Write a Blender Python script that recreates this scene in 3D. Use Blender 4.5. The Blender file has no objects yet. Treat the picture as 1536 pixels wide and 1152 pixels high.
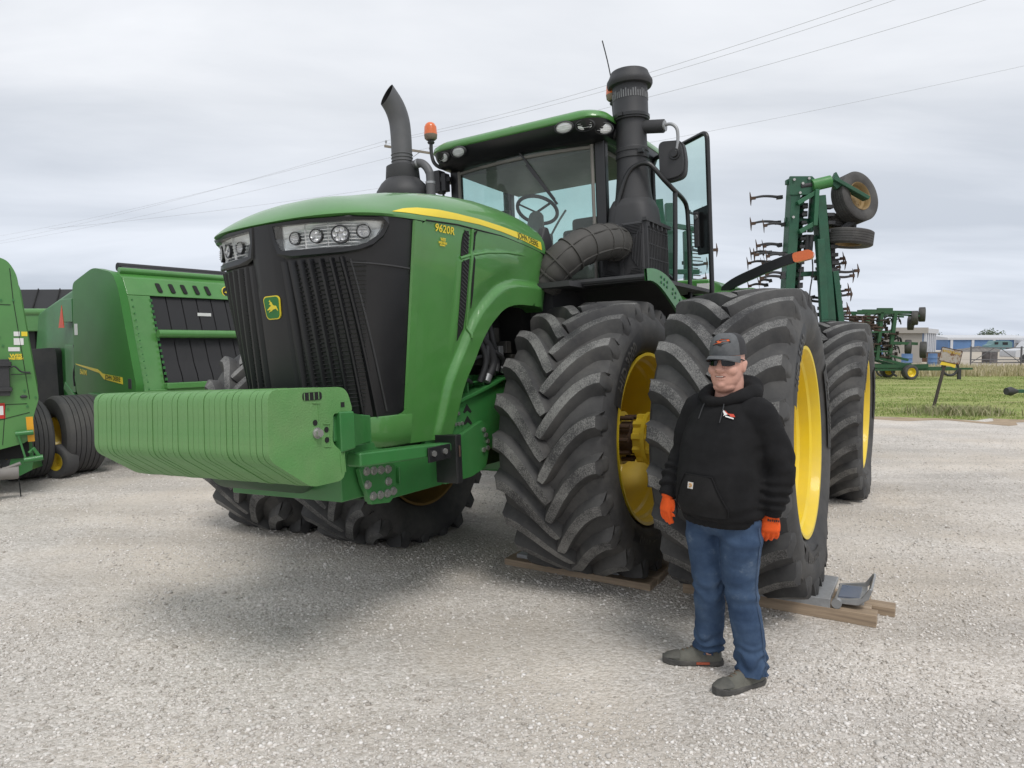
import bpy, math, random
import numpy as np
from mathutils import Vector, Matrix, Euler, Quaternion, noise as mnoise
from mathutils.geometry import delaunay_2d_cdt, tessellate_polygon
PI = math.pi
R = math.radians
SC = bpy.context.scene
COL = SC.collection
random.seed(7)


SPLIT = {'beam_slot', 'belt_gap', 'bolt', 'brace', 'chevron_hole', 'clamp', 'cooling_slot', 'cross_brace', 'drawstring', 'eyelet', 'engine_block', 'fitting', 'frame_flange', 'frame_plate', 'front_frame', 'grille_trim', 'handle_slot', 'harrow_bar', 'harrow_tooth', 'hose', 'hydraulic_ram', 'jeans_seam', 'lace', 'panel_seam', 'pin', 'pipe_clamp', 'post', 'rail', 'rivet', 'sidewall_band', 'slot_mesh', 'wheel', 'white_label', 'window', 'shank', 'belt', 'hub_bolts', 'side_bracket', 'wheel_bracket'}


# ------------------------------------------------------------------ mesh builder
class M:
    def __init__(s):
        s.v = []; s.f = []; s.m = []

    def add(s, vs, fs, m=0, xf=None):
        o = len(s.v)
        if xf is not None:
            vs = [xf @ Vector(p) for p in vs]
        s.v += [tuple(p) for p in vs]
        s.f += [tuple(i + o for i in f) for f in fs]
        s.m += [m] * len(fs)
        return s

    def box(s, c, d, m=0, rot=None, xf=None):
        x, y, z = d[0] / 2, d[1] / 2, d[2] / 2
        vs = [Vector((i * x, j * y, k * z)) for i in (-1, 1) for j in (-1, 1) for k in (-1, 1)]
        if rot is not None:
            q = rot if isinstance(rot, Matrix) else Euler(rot).to_matrix()
            vs = [q @ p for p in vs]
        vs = [p + Vector(c) for p in vs]
        return s.add(vs, [(0, 1, 3, 2), (4, 6, 7, 5), (0, 4, 5, 1), (2, 3, 7, 6), (0, 2, 6, 4), (1, 5, 7, 3)], m, xf)

    def bar(s, a, b, w, h, m=0, up=(0, 0, 1), xf=None):
        a = Vector(a); b = Vector(b); d = b - a; L = d.length; d.normalize()
        u = Vector(up)
        if abs(d.dot(u)) > .98: u = Vector((1, 0, 0))
        y = u.cross(d).normalized(); z = d.cross(y)
        q = Matrix((d, y, z)).transposed()
        return s.box((a + b) / 2, (L, w, h), m, q, xf)

    def tube(s, pts, r, n=12, m=0, caps=True, closed=False, xf=None):
        P = [Vector(p) for p in pts]; k = len(P)
        rs = r if isinstance(r, (list, tuple)) else [r] * k
        vs = []; fs = []; pu = None
        for i in range(k):
            if closed: t = P[(i + 1) % k] - P[i - 1]
            else: t = P[min(i + 1, k - 1)] - P[max(i - 1, 0)]
            if t.length < 1e-9: t = Vector((0, 0, 1))
            t.normalize()
            if pu is None:
                pu = Vector((0, 0, 1)) if abs(t.z) < .9 else Vector((1, 0, 0))
            x = (pu - t * pu.dot(t))
            if x.length < 1e-6: x = t.orthogonal()
            x.normalize(); pu = x; y = t.cross(x)
            for j in range(n):
                a = 2 * PI * j / n
                vs.append(P[i] + (x * math.cos(a) + y * math.sin(a)) * rs[i])
        K = k if closed else k - 1
        for i in range(K):
            for j in range(n):
                a = i * n + j; b = i * n + (j + 1) % n; c = ((i + 1) % k) * n + (j + 1) % n; d = ((i + 1) % k) * n + j
                fs.append((a, b, c, d))
        if caps and not closed:
            fs.append(tuple(range(n - 1, -1, -1))); fs.append(tuple(range((k - 1) * n, k * n)))
        return s.add(vs, fs, m, xf)

    def cyl(s, a, b, r, r2=None, n=24, m=0, caps=True, xf=None):
        return s.tube([a, b], [r, r if r2 is None else r2], n, m, caps, xf=xf)

    def lathe(s, prof, org, axis, n=48, m=0, closed=False, xf=None):
        """prof [(along axis, radius)]"""
        ax = Vector(axis).normalized(); x = ax.orthogonal().normalized(); y = ax.cross(x); o = Vector(org)
        vs = []; fs = []; k = len(prof)
        for (h, r) in prof:
            for j in range(n):
                a = 2 * PI * j / n
                vs.append(o + ax * h + (x * math.cos(a) + y * math.sin(a)) * r)
        for i in range(k if closed else k - 1):
            for j in range(n):
                i2 = (i + 1) % k
                fs.append((i * n + j, i * n + (j + 1) % n, i2 * n + (j + 1) % n, i2 * n + j))
        return s.add(vs, fs, m, xf)

    def prism(s, poly, f0, f1, m=0, xf=None):
        """poly 2D list; f0,f1 map (a,b)->3D for the two faces"""
        n = len(poly)
        vs = [f0(*p) for p in poly] + [f1(*p) for p in poly]
        tri = tessellate_polygon([[Vector((p[0], p[1], 0)) for p in poly]])
        fs = [tuple(t) for t in tri] + [tuple(i + n for i in reversed(t)) for t in tri]
        for i in range(n):
            j = (i + 1) % n
            fs.append((i, j, j + n, i + n))
        return s.add(vs, fs, m, xf)

    def grid(s, rows, m=0, closed=False, xf=None):
        nr = len(rows); nc = len(rows[0]); vs = [p for r in rows for p in r]; fs = []
        for i in range(nr - 1):
            for j in range(nc if closed else nc - 1):
                j2 = (j + 1) % nc
                fs.append((i * nc + j, i * nc + j2, (i + 1) * nc + j2, (i + 1) * nc + j))
        return s.add(vs, fs, m, xf)

    def ell(s, c, r, nu=20, nv=12, m=0, rot=None, xf=None):
        q = Euler(rot).to_matrix() if rot is not None and not isinstance(rot, Matrix) else rot
        vs = []; fs = []
        for i in range(nv + 1):
            t = PI * i / nv
            for j in range(nu):
                a = 2 * PI * j / nu
                p = Vector((r[0] * math.sin(t) * math.cos(a), r[1] * math.sin(t) * math.sin(a), r[2] * math.cos(t)))
                if q is not None: p = q @ p
                vs.append(p + Vector(c))
        for i in range(nv):
            for j in range(nu):
                fs.append((i * nu + j, (i + 1) * nu + j, (i + 1) * nu + (j + 1) % nu, i * nu + (j + 1) % nu))
        return s.add(vs, fs, m, xf)

    def map(s, fn):
        s.v = [tuple(fn(Vector(p))) for p in s.v]; return s

    def join(s, o, xf=None, m=None):
        k = len(s.v)
        s.v += [tuple(xf @ Vector(p)) if xf is not None else p for p in o.v]
        s.f += [tuple(i + k for i in f) for f in o.f]
        s.m += o.m if m is None else [m] * len(o.f)
        return s

    def mesh(s, name, mats, smooth=40, recalc=True):
        import bmesh
        me = bpy.data.meshes.new(name)
        me.from_pydata(s.v, [], s.f)
        if not isinstance(mats, (list, tuple)): mats = [mats]
        for mt in mats: me.materials.append(mt)
        me.polygons.foreach_set('material_index', np.array(s.m, dtype=np.int32))
        if recalc:
            bm = bmesh.new(); bm.from_mesh(me)
            bmesh.ops.remove_doubles(bm, verts=bm.verts, dist=1e-5)
            bmesh.ops.recalc_face_normals(bm, faces=bm.faces)
            bm.to_mesh(me); bm.free()
        if smooth:
            me.polygons.foreach_set('use_smooth', np.ones(len(me.polygons), dtype=bool))
            me.set_sharp_from_angle(angle=R(smooth))
        me.update()
        return me

    def clusters(s, tol=.002):
        n = len(s.v); par = list(range(n))
        def fd(a):
            while par[a] != a: par[a] = par[par[a]]; a = par[a]
            return a
        for f in s.f:
            r = fd(f[0])
            for i in f[1:]: par[fd(i)] = r
        cmp_ = {}
        for k, f in enumerate(s.f): cmp_.setdefault(fd(f[0]), []).append(k)
        bx = []
        for fs in cmp_.values():
            vs = np.array([s.v[i] for k in fs for i in s.f[k]]); bx.append([vs.min(0) - tol, vs.max(0) + tol, fs])
        done = False
        while not done:
            done = True
            for i in range(len(bx)):
                for j in range(len(bx) - 1, i, -1):
                    if (bx[i][0] <= bx[j][1]).all() and (bx[j][0] <= bx[i][1]).all():
                        bx[i] = [np.minimum(bx[i][0], bx[j][0]), np.maximum(bx[i][1], bx[j][1]), bx[i][2] + bx[j][2]]; bx.pop(j); done = False
        return [b[2] for b in bx]

    def sub(s, faces):
        q = M(); mp = {}
        for k in faces:
            for i in s.f[k]:
                if i not in mp: mp[i] = len(q.v); q.v.append(s.v[i])
            q.f.append(tuple(mp[i] for i in s.f[k])); q.m.append(s.m[k])
        return q

    def obj(s, name, mats, parent=None, smooth=40, bevel=0, seg=2, recalc=True, sub=0):
        if name in SPLIT and len(s.f) < 9000:
            cl = s.clusters()
            if 1 < len(cl) <= 100:
                return [s.sub(c).obj_(name, mats, parent, smooth, bevel, seg, recalc, sub) for c in cl][0]
        return s.obj_(name, mats, parent, smooth, bevel, seg, recalc, sub)

    def obj_(s, name, mats, parent=None, smooth=40, bevel=0, seg=2, recalc=True, sub=0):
        o = bpy.data.objects.new(name, s.mesh(name, mats, smooth, recalc))
        COL.objects.link(o)
        if parent is not None: o.parent = parent
        if bevel:
            b = o.modifiers.new('bevel', 'BEVEL'); b.width = bevel; b.segments = seg
            b.limit_method = 'ANGLE'; b.angle_limit = R(38); b.harden_normals = True
        if sub:
            q = o.modifiers.new('sub', 'SUBSURF'); q.levels = sub; q.render_levels = sub
        return o


def tag(o, label=None, cat=None, group=None, kind=None):
    if label: o['label'] = label
    if cat: o['category'] = cat
    if group: o['group'] = group
    if kind: o['kind'] = kind
    return o


def empty(name, loc=(0, 0, 0), rz=0, label=None, cat=None, group=None):
    o = bpy.data.objects.new(name, None); COL.objects.link(o)
    o.empty_display_size = .2
    o.location = loc; o.rotation_euler = (0, 0, rz)
    return tag(o, label, cat, group)


def put(me, name, parent=None, mat=None):
    o = bpy.data.objects.new(name, me); COL.objects.link(o)
    if parent is not None: o.parent = parent
    if mat is not None: o.matrix_local = mat
    return o


def copy_tree(o, parent=None):
    c = o.copy(); COL.objects.link(c)
    if parent is not None: c.parent = parent
    for ch in [x for x in bpy.data.objects if x.parent == o]:
        copy_tree(ch, c)
    return c


def spline(pts, n=8):
    """Catmull-Rom through pts"""
    P = [Vector(p) for p in pts]; out = []
    for i in range(len(P) - 1):
        a = P[max(i - 1, 0)]; b = P[i]; c = P[i + 1]; d = P[min(i + 2, len(P) - 1)]
        for k in range(n):
            t = k / n
            out.append(.5 * ((2 * b) + (c - a) * t + (2 * a - 5 * b + 4 * c - d) * t * t + (3 * b - a - 3 * c + d) * t ** 3))
    out.append(P[-1]); return out


def interp(x, xs, ys):
    return float(np.interp(x, xs, ys))


def sstep(a, b, x):
    t = max(0., min(1., (x - a) / (b - a))); return t * t * (3 - 2 * t)


def text_verts(txt, size=1., ext=.004, bold=0., space=1.):
    cu = bpy.data.curves.new('t', 'FONT'); cu.body = txt; cu.size = size; cu.extrude = ext
    cu.align_x = 'CENTER'; cu.align_y = 'CENTER'; cu.offset = bold; cu.space_character = space; cu.resolution_u = 3
    o = bpy.data.objects.new('t', cu); COL.objects.link(o)
    dg = bpy.context.evaluated_depsgraph_get(); dg.update()
    me = bpy.data.meshes.new_from_object(o.evaluated_get(dg))
    vs = [tuple(v.co) for v in me.vertices]; fs = [tuple(p.vertices) for p in me.polygons]
    bpy.data.objects.remove(o); bpy.data.curves.remove(cu); bpy.data.meshes.remove(me)
    return vs, fs


def text_on(b, txt, size, fn, ext=.002, bold=0., space=1., sx=1., m=0, center=True):
    """fn maps (x,y,z) text space to 3D"""
    vs, fs = text_verts(txt, size, ext, bold, space)
    b.add([fn(v[0] * sx, v[1], v[2]) for v in vs], fs, m); return b


# ------------------------------------------------------------------ materials
MT = {}


def newmat(name):
    m = bpy.data.materials.new(name); m.use_nodes = True
    nt = m.node_tree; b = nt.nodes['Principled BSDF']
    MT[name] = m
    return m, nt, b


def N(nt, t, **k):
    n = nt.nodes.new(t)
    for a, v in k.items():
        if a.startswith('i_'):
            key = a[2:]
            n.inputs[int(key) if key.isdigit() else key.replace('_', ' ')].default_value = v
        else: setattr(n, a, v)
    return n


def ramp(nt, src, stops):
    r = nt.nodes.new('ShaderNodeValToRGB'); e = r.color_ramp.elements
    while len(e) < len(stops): e.new(.5)
    for q, (p, c) in zip(e, stops):
        q.position = p
        q.color = (c[0], c[1], c[2], 1) if isinstance(c, (tuple, list)) else (c, c, c, 1)
    nt.links.new(src, r.inputs[0]); return r


def mix(nt, fac, a, b):
    n = nt.nodes.new('ShaderNodeMix'); n.data_type = 'RGBA'
    for i, x in ((0, fac), (6, a), (7, b)):
        if isinstance(x, (int, float)): n.inputs[i].default_value = x
        elif isinstance(x, (tuple, list)): n.inputs[i].default_value = (x[0], x[1], x[2], 1)
        else: nt.links.new(x, n.inputs[i])
    return n.outputs[2]


def simple(name, col, rough=.5, metal=0., dirt=0., dcol=(.33, .29, .25), dscale=6., coat=0., bump=0., bscale=60., spec=.5, var=.12):
    """painted / plastic surface with large scale tone variation, dust and fine grain"""
    m, nt, b = newmat(name)
    tc = N(nt, 'ShaderNodeTexCoord')
    n1 = N(nt, 'ShaderNodeTexNoise', i_Scale=dscale, i_Detail=6., i_Roughness=.62)
    nt.links.new(tc.outputs['Object'], n1.inputs['Vector'])
    lo = [max(0, c * (1 - var)) for c in col]; hi = [c * (1 + var) for c in col]
    c = ramp(nt, n1.outputs[0], [(.3, lo), (.7, hi)]).outputs[0]
    if dirt > 0:
        n2 = N(nt, 'ShaderNodeTexNoise', i_Scale=dscale * .45, i_Detail=9., i_Roughness=.7)
        nt.links.new(tc.outputs['Object'], n2.inputs['Vector'])
        r = ramp(nt, n2.outputs[0], [(.38, 0.), (.78, dirt)])
        c = mix(nt, r.outputs[0], c, dcol)
        rr = ramp(nt, n2.outputs[0], [(.35, rough), (.8, min(1, rough + .35 * dirt + .1))])
        nt.links.new(rr.outputs[0], b.inputs['Roughness'])
    else:
        b.inputs['Roughness'].default_value = rough
    nt.links.new(c, b.inputs['Base Color'])
    b.inputs['Metallic'].default_value = metal
    b.inputs['Coat Weight'].default_value = coat
    b.inputs['Coat Roughness'].default_value = .06
    b.inputs['Specular IOR Level'].default_value = spec
    if bump:
        n3 = N(nt, 'ShaderNodeTexNoise', i_Scale=bscale, i_Detail=5.)
        nt.links.new(tc.outputs['Object'], n3.inputs['Vector'])
        bp = N(nt, 'ShaderNodeBump', i_Strength=bump, i_Distance=.01)
        nt.links.new(n3.outputs[0], bp.inputs['Height']); nt.links.new(bp.outputs[0], b.inputs['Normal'])
    return m


def glass(name, tint=(.75, .9, .88), rough=.02, mixf=.12, dust=.05):
    """thin tinted pane: transparent with a fresnel reflection and a film of dust"""
    m, nt, b = newmat(name)
    nt.nodes.remove(b); out = nt.nodes['Material Output']
    tr = N(nt, 'ShaderNodeBsdfTransparent', i_Color=(*tint, 1)); gl = N(nt, 'ShaderNodeBsdfGlossy', i_Roughness=rough)
    df = N(nt, 'ShaderNodeBsdfDiffuse', i_Color=(.55, .56, .53, 1))
    lw = N(nt, 'ShaderNodeLayerWeight', i_Blend=.5); pw = N(nt, 'ShaderNodeMath', operation='POWER', i_1=5.); nt.links.new(lw.outputs['Facing'], pw.inputs[0])
    fr = N(nt, 'ShaderNodeMath', operation='MULTIPLY_ADD', i_1=.9, i_2=.045); nt.links.new(pw.outputs[0], fr.inputs[0]); tc = N(nt, 'ShaderNodeTexCoord')
    nz = N(nt, 'ShaderNodeTexNoise', i_Scale=3., i_Detail=8.); nt.links.new(tc.outputs['Object'], nz.inputs[0])
    rp = ramp(nt, nz.outputs[0], [(.35, dust * .4), (.75, dust * 1.6)])
    m1 = N(nt, 'ShaderNodeMixShader'); m2 = N(nt, 'ShaderNodeMixShader')
    nt.links.new(rp.outputs[0], m1.inputs[0]); nt.links.new(tr.outputs[0], m1.inputs[1]); nt.links.new(df.outputs[0], m1.inputs[2])
    nt.links.new(fr.outputs[0], m2.inputs[0]); nt.links.new(m1.outputs[0], m2.inputs[1]); nt.links.new(gl.outputs[0], m2.inputs[2])
    nt.links.new(m2.outputs[0], out.inputs[0])
    return m


GREEN = simple('green paint', (.068, .235, .050), .32, dirt=.22, dcol=(.21, .27, .15), coat=.55, dscale=2.2, var=.1, bump=.035, bscale=2.6)
GREEND = simple('dusty green paint', (.095, .265, .075), .5, dirt=.40, dcol=(.27, .31, .17), coat=.05, dscale=3.5, var=.14, bump=.35, bscale=110)
GREENF = simple('frame green paint', (.034, .185, .045), .38, dirt=.22, dcol=(.15, .17, .11), coat=.2, dscale=4, var=.12)
GREENC = simple('implement green paint', (.012, .085, .045), .45, dirt=.3, dcol=(.09, .12, .08), dscale=5, var=.2)
YELLOW = simple('yellow paint', (.80, .585, .018), .42, dirt=.26, dcol=(.45, .38, .25), coat=.15, dscale=4, var=.06)
YELD = simple('yellow decal', (.80, .62, .04), .35, var=.03)
BLACK = simple('black plastic', (.0085, .009, .0105), .33, dirt=.10, dcol=(.07, .068, .065), dscale=4)
BLACKM = simple('black moulded plastic', (.030, .031, .034), .55, dirt=.3, dcol=(.11, .105, .10), dscale=4, bump=.1, bscale=200)
BLACKG = simple('black metal paint', (.014, .015, .016), .3, dirt=.12, dcol=(.1, .09, .08), dscale=6)
VOID = simple('dark engine bay', (.008, .008, .008), .8, var=.4)
GREYM = simple('grey galvanised steel', (.34, .35, .36), .42, .55, dirt=.3, dcol=(.3, .28, .25), dscale=9)
STEEL = simple('bolt steel', (.5, .5, .48), .35, .8, dirt=.3, dcol=(.25, .22, .18), dscale=30)
RUST = simple('rusty steel', (.092, .058, .040), .8, .2, dirt=.5, dcol=(.06, .035, .025), dscale=20, bump=.3)
WHITE = simple('white decal', (.75, .75, .73), .5, var=.05)
RED = simple('red decal', (.55, .03, .02), .45)
ORANGE = simple('amber lens', (.75, .14, .015), .25, coat=.6, dirt=.18, dcol=(.5, .3, .2))
EXH = simple('exhaust steel', (.105, .107, .112), .5, .25, dirt=.35, dcol=(.16, .15, .145), dscale=7)
SOOT = simple('soot', (.004, .004, .004), .95)
CHROME = simple('lamp reflector', (.84, .85, .85), .28, .12, var=.03)
YELSH = simple('shaded yellow rim', (.22, .125, .02), .7, dirt=.7, dcol=(.05, .04, .03), dscale=5)  # right-wheel rims: shade under the tractor painted into the yellow, with dark blotches
LENS = glass('clear lens', (.97, .98, .98), .03, dust=.02)
PANE = glass('tinted cab glass', (.68, .85, .82), .01, dust=.085)
SEATM = simple('seat fabric', (.16, .15, .13), .8, bump=.2, bscale=300)
INTER = simple('cab trim', (.20, .19, .17), .7)


def rubber(name, dust, scale=60., base=(.032, .032, .034)):
    m, nt, b = newmat(name)
    tc = N(nt, 'ShaderNodeTexCoord')
    n1 = N(nt, 'ShaderNodeTexNoise', i_Scale=3., i_Detail=8., i_Roughness=.65)
    n2 = N(nt, 'ShaderNodeTexNoise', i_Scale=scale, i_Detail=3., i_Roughness=.6)
    n4 = N(nt, 'ShaderNodeTexVoronoi', i_Scale=scale * 1.6)
    for n in (n1, n2, n4): nt.links.new(tc.outputs['Object'], n.inputs['Vector'])
    c = ramp(nt, n1.outputs[0], [(.3, base), (.7, (.082, .081, .079))]).outputs[0]
    if dust:
        sp = N(nt, 'ShaderNodeMath', operation='MULTIPLY_ADD', i_1=.75, i_2=-.1)
        nt.links.new(n2.outputs[0], sp.inputs[0])
        ad = N(nt, 'ShaderNodeMath', operation='ADD'); nt.links.new(sp.outputs[0], ad.inputs[0])
        ml = N(nt, 'ShaderNodeMath', operation='MULTIPLY', i_1=.85); nt.links.new(n1.outputs[0], ml.inputs[0])
        nt.links.new(ml.outputs[0], ad.inputs[1])
        f = ramp(nt, ad.outputs[0], [(.60, 0.), (.84, dust)])
        c = mix(nt, f.outputs[0], c, (.34, .335, .32))
    else:
        n5 = N(nt, 'ShaderNodeTexNoise', i_Scale=2.1, i_Detail=9., i_Roughness=.72); nt.links.new(tc.outputs['Object'], n5.inputs['Vector'])
        c = mix(nt, ramp(nt, n5.outputs[0], [(.48, 0.), (.72, .38)]).outputs[0], c, (.17, .16, .145))
    nt.links.new(c, b.inputs['Base Color'])
    b.inputs['Roughness'].default_value = .72
    b.inputs['Specular IOR Level'].default_value = .35
    bp = N(nt, 'ShaderNodeBump', i_Strength=.35 if dust else .15, i_Distance=.006)
    nt.links.new(n2.outputs[0], bp.inputs['Height']); nt.links.new(bp.outputs[0], b.inputs['Normal'])
    return m


RUB = rubber('tyre rubber', 0)
LUGTOP = rubber('worn lug face', .52, 130.)
RUBD = rubber('sidewall rubber', 0, 60, (.034, .033, .033))
RUBDARK = simple('dark tyre band', (.02, .02, .021), .6)
RUBTXT = simple('raised tyre lettering', (.06, .058, .055), .6)
# ------------------------------------------------------------------ camera, sky, sun
CAMH, PITCH = 1.74, math.atan(63 / 1065.)
cd = bpy.data.cameras.new('camera'); cam = bpy.data.objects.new('camera', cd); COL.objects.link(cam)
cam.location = (0, 0, CAMH); cam.rotation_euler = (PI / 2 - PITCH, 0, 0)
cd.sensor_width = 36; cd.lens = 36 * 1065 / 1536.; cd.clip_end = 3000; cd.clip_start = .05
SC.camera = cam
SC.view_settings.view_transform = 'Standard'; SC.view_settings.look = 'None'
SC.view_settings.exposure = 0.36; SC.view_settings.gamma = 1
SUN_EL, SUN_AZ = R(58), R(20)
w = bpy.data.worlds.new('World'); SC.world = w; w.use_nodes = True
nt = w.node_tree; bg = nt.nodes['Background']; bg.inputs[1].default_value = .1
sky = N(nt, 'ShaderNodeTexSky', sky_type='NISHITA', sun_disc=False, sun_elevation=SUN_EL, sun_rotation=PI - SUN_AZ)
tc = N(nt, 'ShaderNodeTexCoord'); sp = N(nt, 'ShaderNodeSeparateXYZ'); nt.links.new(tc.outputs['Generated'], sp.inputs[0])
zz = N(nt, 'ShaderNodeMath', operation='ADD', i_1=.16); nt.links.new(sp.outputs[2], zz.inputs[0])
zc = N(nt, 'ShaderNodeMath', operation='MAXIMUM', i_1=.05); nt.links.new(zz.outputs[0], zc.inputs[0])
dv = N(nt, 'ShaderNodeVectorMath', operation='DIVIDE'); nt.links.new(tc.outputs['Generated'], dv.inputs[0])
cb = N(nt, 'ShaderNodeCombineXYZ', i_2=1.)
nt.links.new(zc.outputs[0], cb.inputs[0]); nt.links.new(zc.outputs[0], cb.inputs[1]); nt.links.new(zc.outputs[0], cb.inputs[2])
nt.links.new(cb.outputs[0], dv.inputs[1])
mp = N(nt, 'ShaderNodeMapping'); mp.inputs['Scale'].default_value = (.40, .95, 1); mp.inputs['Rotation'].default_value = (0, 0, R(12))
mp.inputs['Location'].default_value = (3.1, 1.7, 0)
nt.links.new(dv.outputs[0], mp.inputs[0])
n1 = N(nt, 'ShaderNodeTexNoise', i_Scale=1.5, i_Detail=7., i_Roughness=.52, i_Distortion=.3); nt.links.new(mp.outputs[0], n1.inputs[0])
n2 = N(nt, 'ShaderNodeTexNoise', i_Scale=.5, i_Detail=3.); nt.links.new(mp.outputs[0], n2.inputs[0])
av = N(nt, 'ShaderNodeMath', operation='ADD'); nt.links.new(n1.outputs[0], av.inputs[0]); nt.links.new(n2.outputs[0], av.inputs[1])
cl = ramp(nt, av.outputs[0], [(.0, (6., 6.15, 6.5)), (1., (7.6, 7.7, 7.95))])
rm = N(nt, 'ShaderNodeMapRange', i_1=.83, i_2=1.17); nt.links.new(av.outputs[0], rm.inputs[0])
c_lo = mix(nt, rm.outputs[0], (5.6, 5.85, 6.25), (7.85, 7.98, 8.25))
# clouds thicken and grey towards the horizon
hz = N(nt, 'ShaderNodeMapRange', i_1=-.02, i_2=.30, i_3=.0, i_4=1.); nt.links.new(sp.outputs[2], hz.inputs[0])
dk = mix(nt, hz.outputs[0], (.72, .77, .86), (1, 1, 1))
mu = N(nt, 'ShaderNodeMix', data_type='RGBA', blend_type='MULTIPLY'); mu.inputs[0].default_value = 1
nt.links.new(c_lo, mu.inputs[6]); nt.links.new(dk, mu.inputs[7])
fin = mix(nt, .94, sky.outputs[0], mu.outputs[2]); nt.links.new(fin, bg.inputs[0])
sl = bpy.data.lights.new('sun', 'SUN'); sl.energy = 1.3; sl.angle = R(20); sl.color = (1, .965, .92)
so = bpy.data.objects.new('sun', sl); COL.objects.link(so)
# light travels along -Z of the lamp; sun stands high behind the camera's right shoulder
so.rotation_euler = (PI / 2 - SUN_EL, 0, SUN_AZ)


# ------------------------------------------------------------------ ground
def ground_mat():
    m, nt, b = newmat('gravel')
    tc = N(nt, 'ShaderNodeTexCoord')
    big = N(nt, 'ShaderNodeTexNoise', i_Scale=.45, i_Detail=5., i_Roughness=.6)
    v1 = N(nt, 'ShaderNodeTexVoronoi', i_Scale=46., i_Randomness=1.)
    v2 = N(nt, 'ShaderNodeTexVoronoi', i_Scale=95., i_Randomness=1.)
    fine = N(nt, 'ShaderNodeTexNoise', i_Scale=160., i_Detail=3.)
    for n in (big, v1, v2, fine): nt.links.new(tc.outputs['Object'], n.inputs['Vector'])
    s1 = N(nt, 'ShaderNodeSeparateColor'); nt.links.new(v1.outputs['Color'], s1.inputs[0])
    s2 = N(nt, 'ShaderNodeSeparateColor'); nt.links.new(v2.outputs['Color'], s2.inputs[0])
    st = ramp(nt, s1.outputs[0], [(0., (.40, .36, .315)), (.35, (.565, .53, .485)), (.7, (.64, .605, .56)), (1., (.78, .74, .70))])
    st2 = ramp(nt, s2.outputs[0], [(0., (.36, .33, .29)), (.5, (.56, .515, .465)), (1., (.72, .685, .645))])
    c = mix(nt, .45, st.outputs[0], st2.outputs[0])
    sand = ramp(nt, big.outputs[0], [(.45, 0.), (.62, .6)])
    c = mix(nt, sand.outputs[0], c, (.63, .56, .475))
    # damp, darker tone in broad patches
    big2 = N(nt, 'ShaderNodeTexNoise', i_Scale=.8, i_Detail=4.); nt.links.new(tc.outputs['Object'], big2.inputs['Vector'])
    da = ramp(nt, big2.outputs[0], [(.35, .86), (.65, 1.06)])
    mu = N(nt, 'ShaderNodeMix', data_type='RGBA', blend_type='MULTIPLY'); mu.inputs[0].default_value = 1
    nt.links.new(c, mu.inputs[6]); nt.links.new(da.outputs[0], mu.inputs[7])
    mp = N(nt, 'ShaderNodeMapping'); mp.inputs['Scale'].default_value = (.12, 1.5, 1); mp.inputs['Rotation'].default_value = (0, 0, R(-28)); nt.links.new(tc.outputs['Object'], mp.inputs[0])
    trk = N(nt, 'ShaderNodeTexNoise', i_Scale=1., i_Detail=3.); nt.links.new(mp.outputs[0], trk.inputs[0])
    tr = ramp(nt, trk.outputs[0], [(.36, .88), (.5, 1.0), (.64, 1.07)])
    mu2 = N(nt, 'ShaderNodeMix', data_type='RGBA', blend_type='MULTIPLY'); mu2.inputs[0].default_value = 1
    nt.links.new(mu.outputs[2], mu2.inputs[6]); nt.links.new(tr.outputs[0], mu2.inputs[7])
    nt.links.new(mu2.outputs[2], b.inputs['Base Color']); b.inputs['Roughness'].default_value = .95
    b.inputs['Specular IOR Level'].default_value = .2
    iv = N(nt, 'ShaderNodeMath', operation='SUBTRACT', i_0=1.); nt.links.new(v1.outputs['Distance'], iv.inputs[1])
    iv2 = N(nt, 'ShaderNodeMath', operation='MULTIPLY_ADD', i_1=-.5); nt.links.new(v2.outputs['Distance'], iv2.inputs[0]); nt.links.new(iv.outputs[0], iv2.inputs[2])
    bp = N(nt, 'ShaderNodeBump', i_Strength=.55, i_Distance=.015)
    nt.links.new(iv2.outputs[0], bp.inputs['Height']); nt.links.new(bp.outputs[0], b.inputs['Normal'])
    return m


GRAVEL = ground_mat()
g = M(); S = 2500.
ring = [-S, -300, -60, -20, -8, 0, 8, 20, 60, 300, S]
g.grid([[(x, y + 30, 0) for x in ring] for y in ring])
tag(g.obj('ground', GRAVEL), kind='structure')

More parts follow.
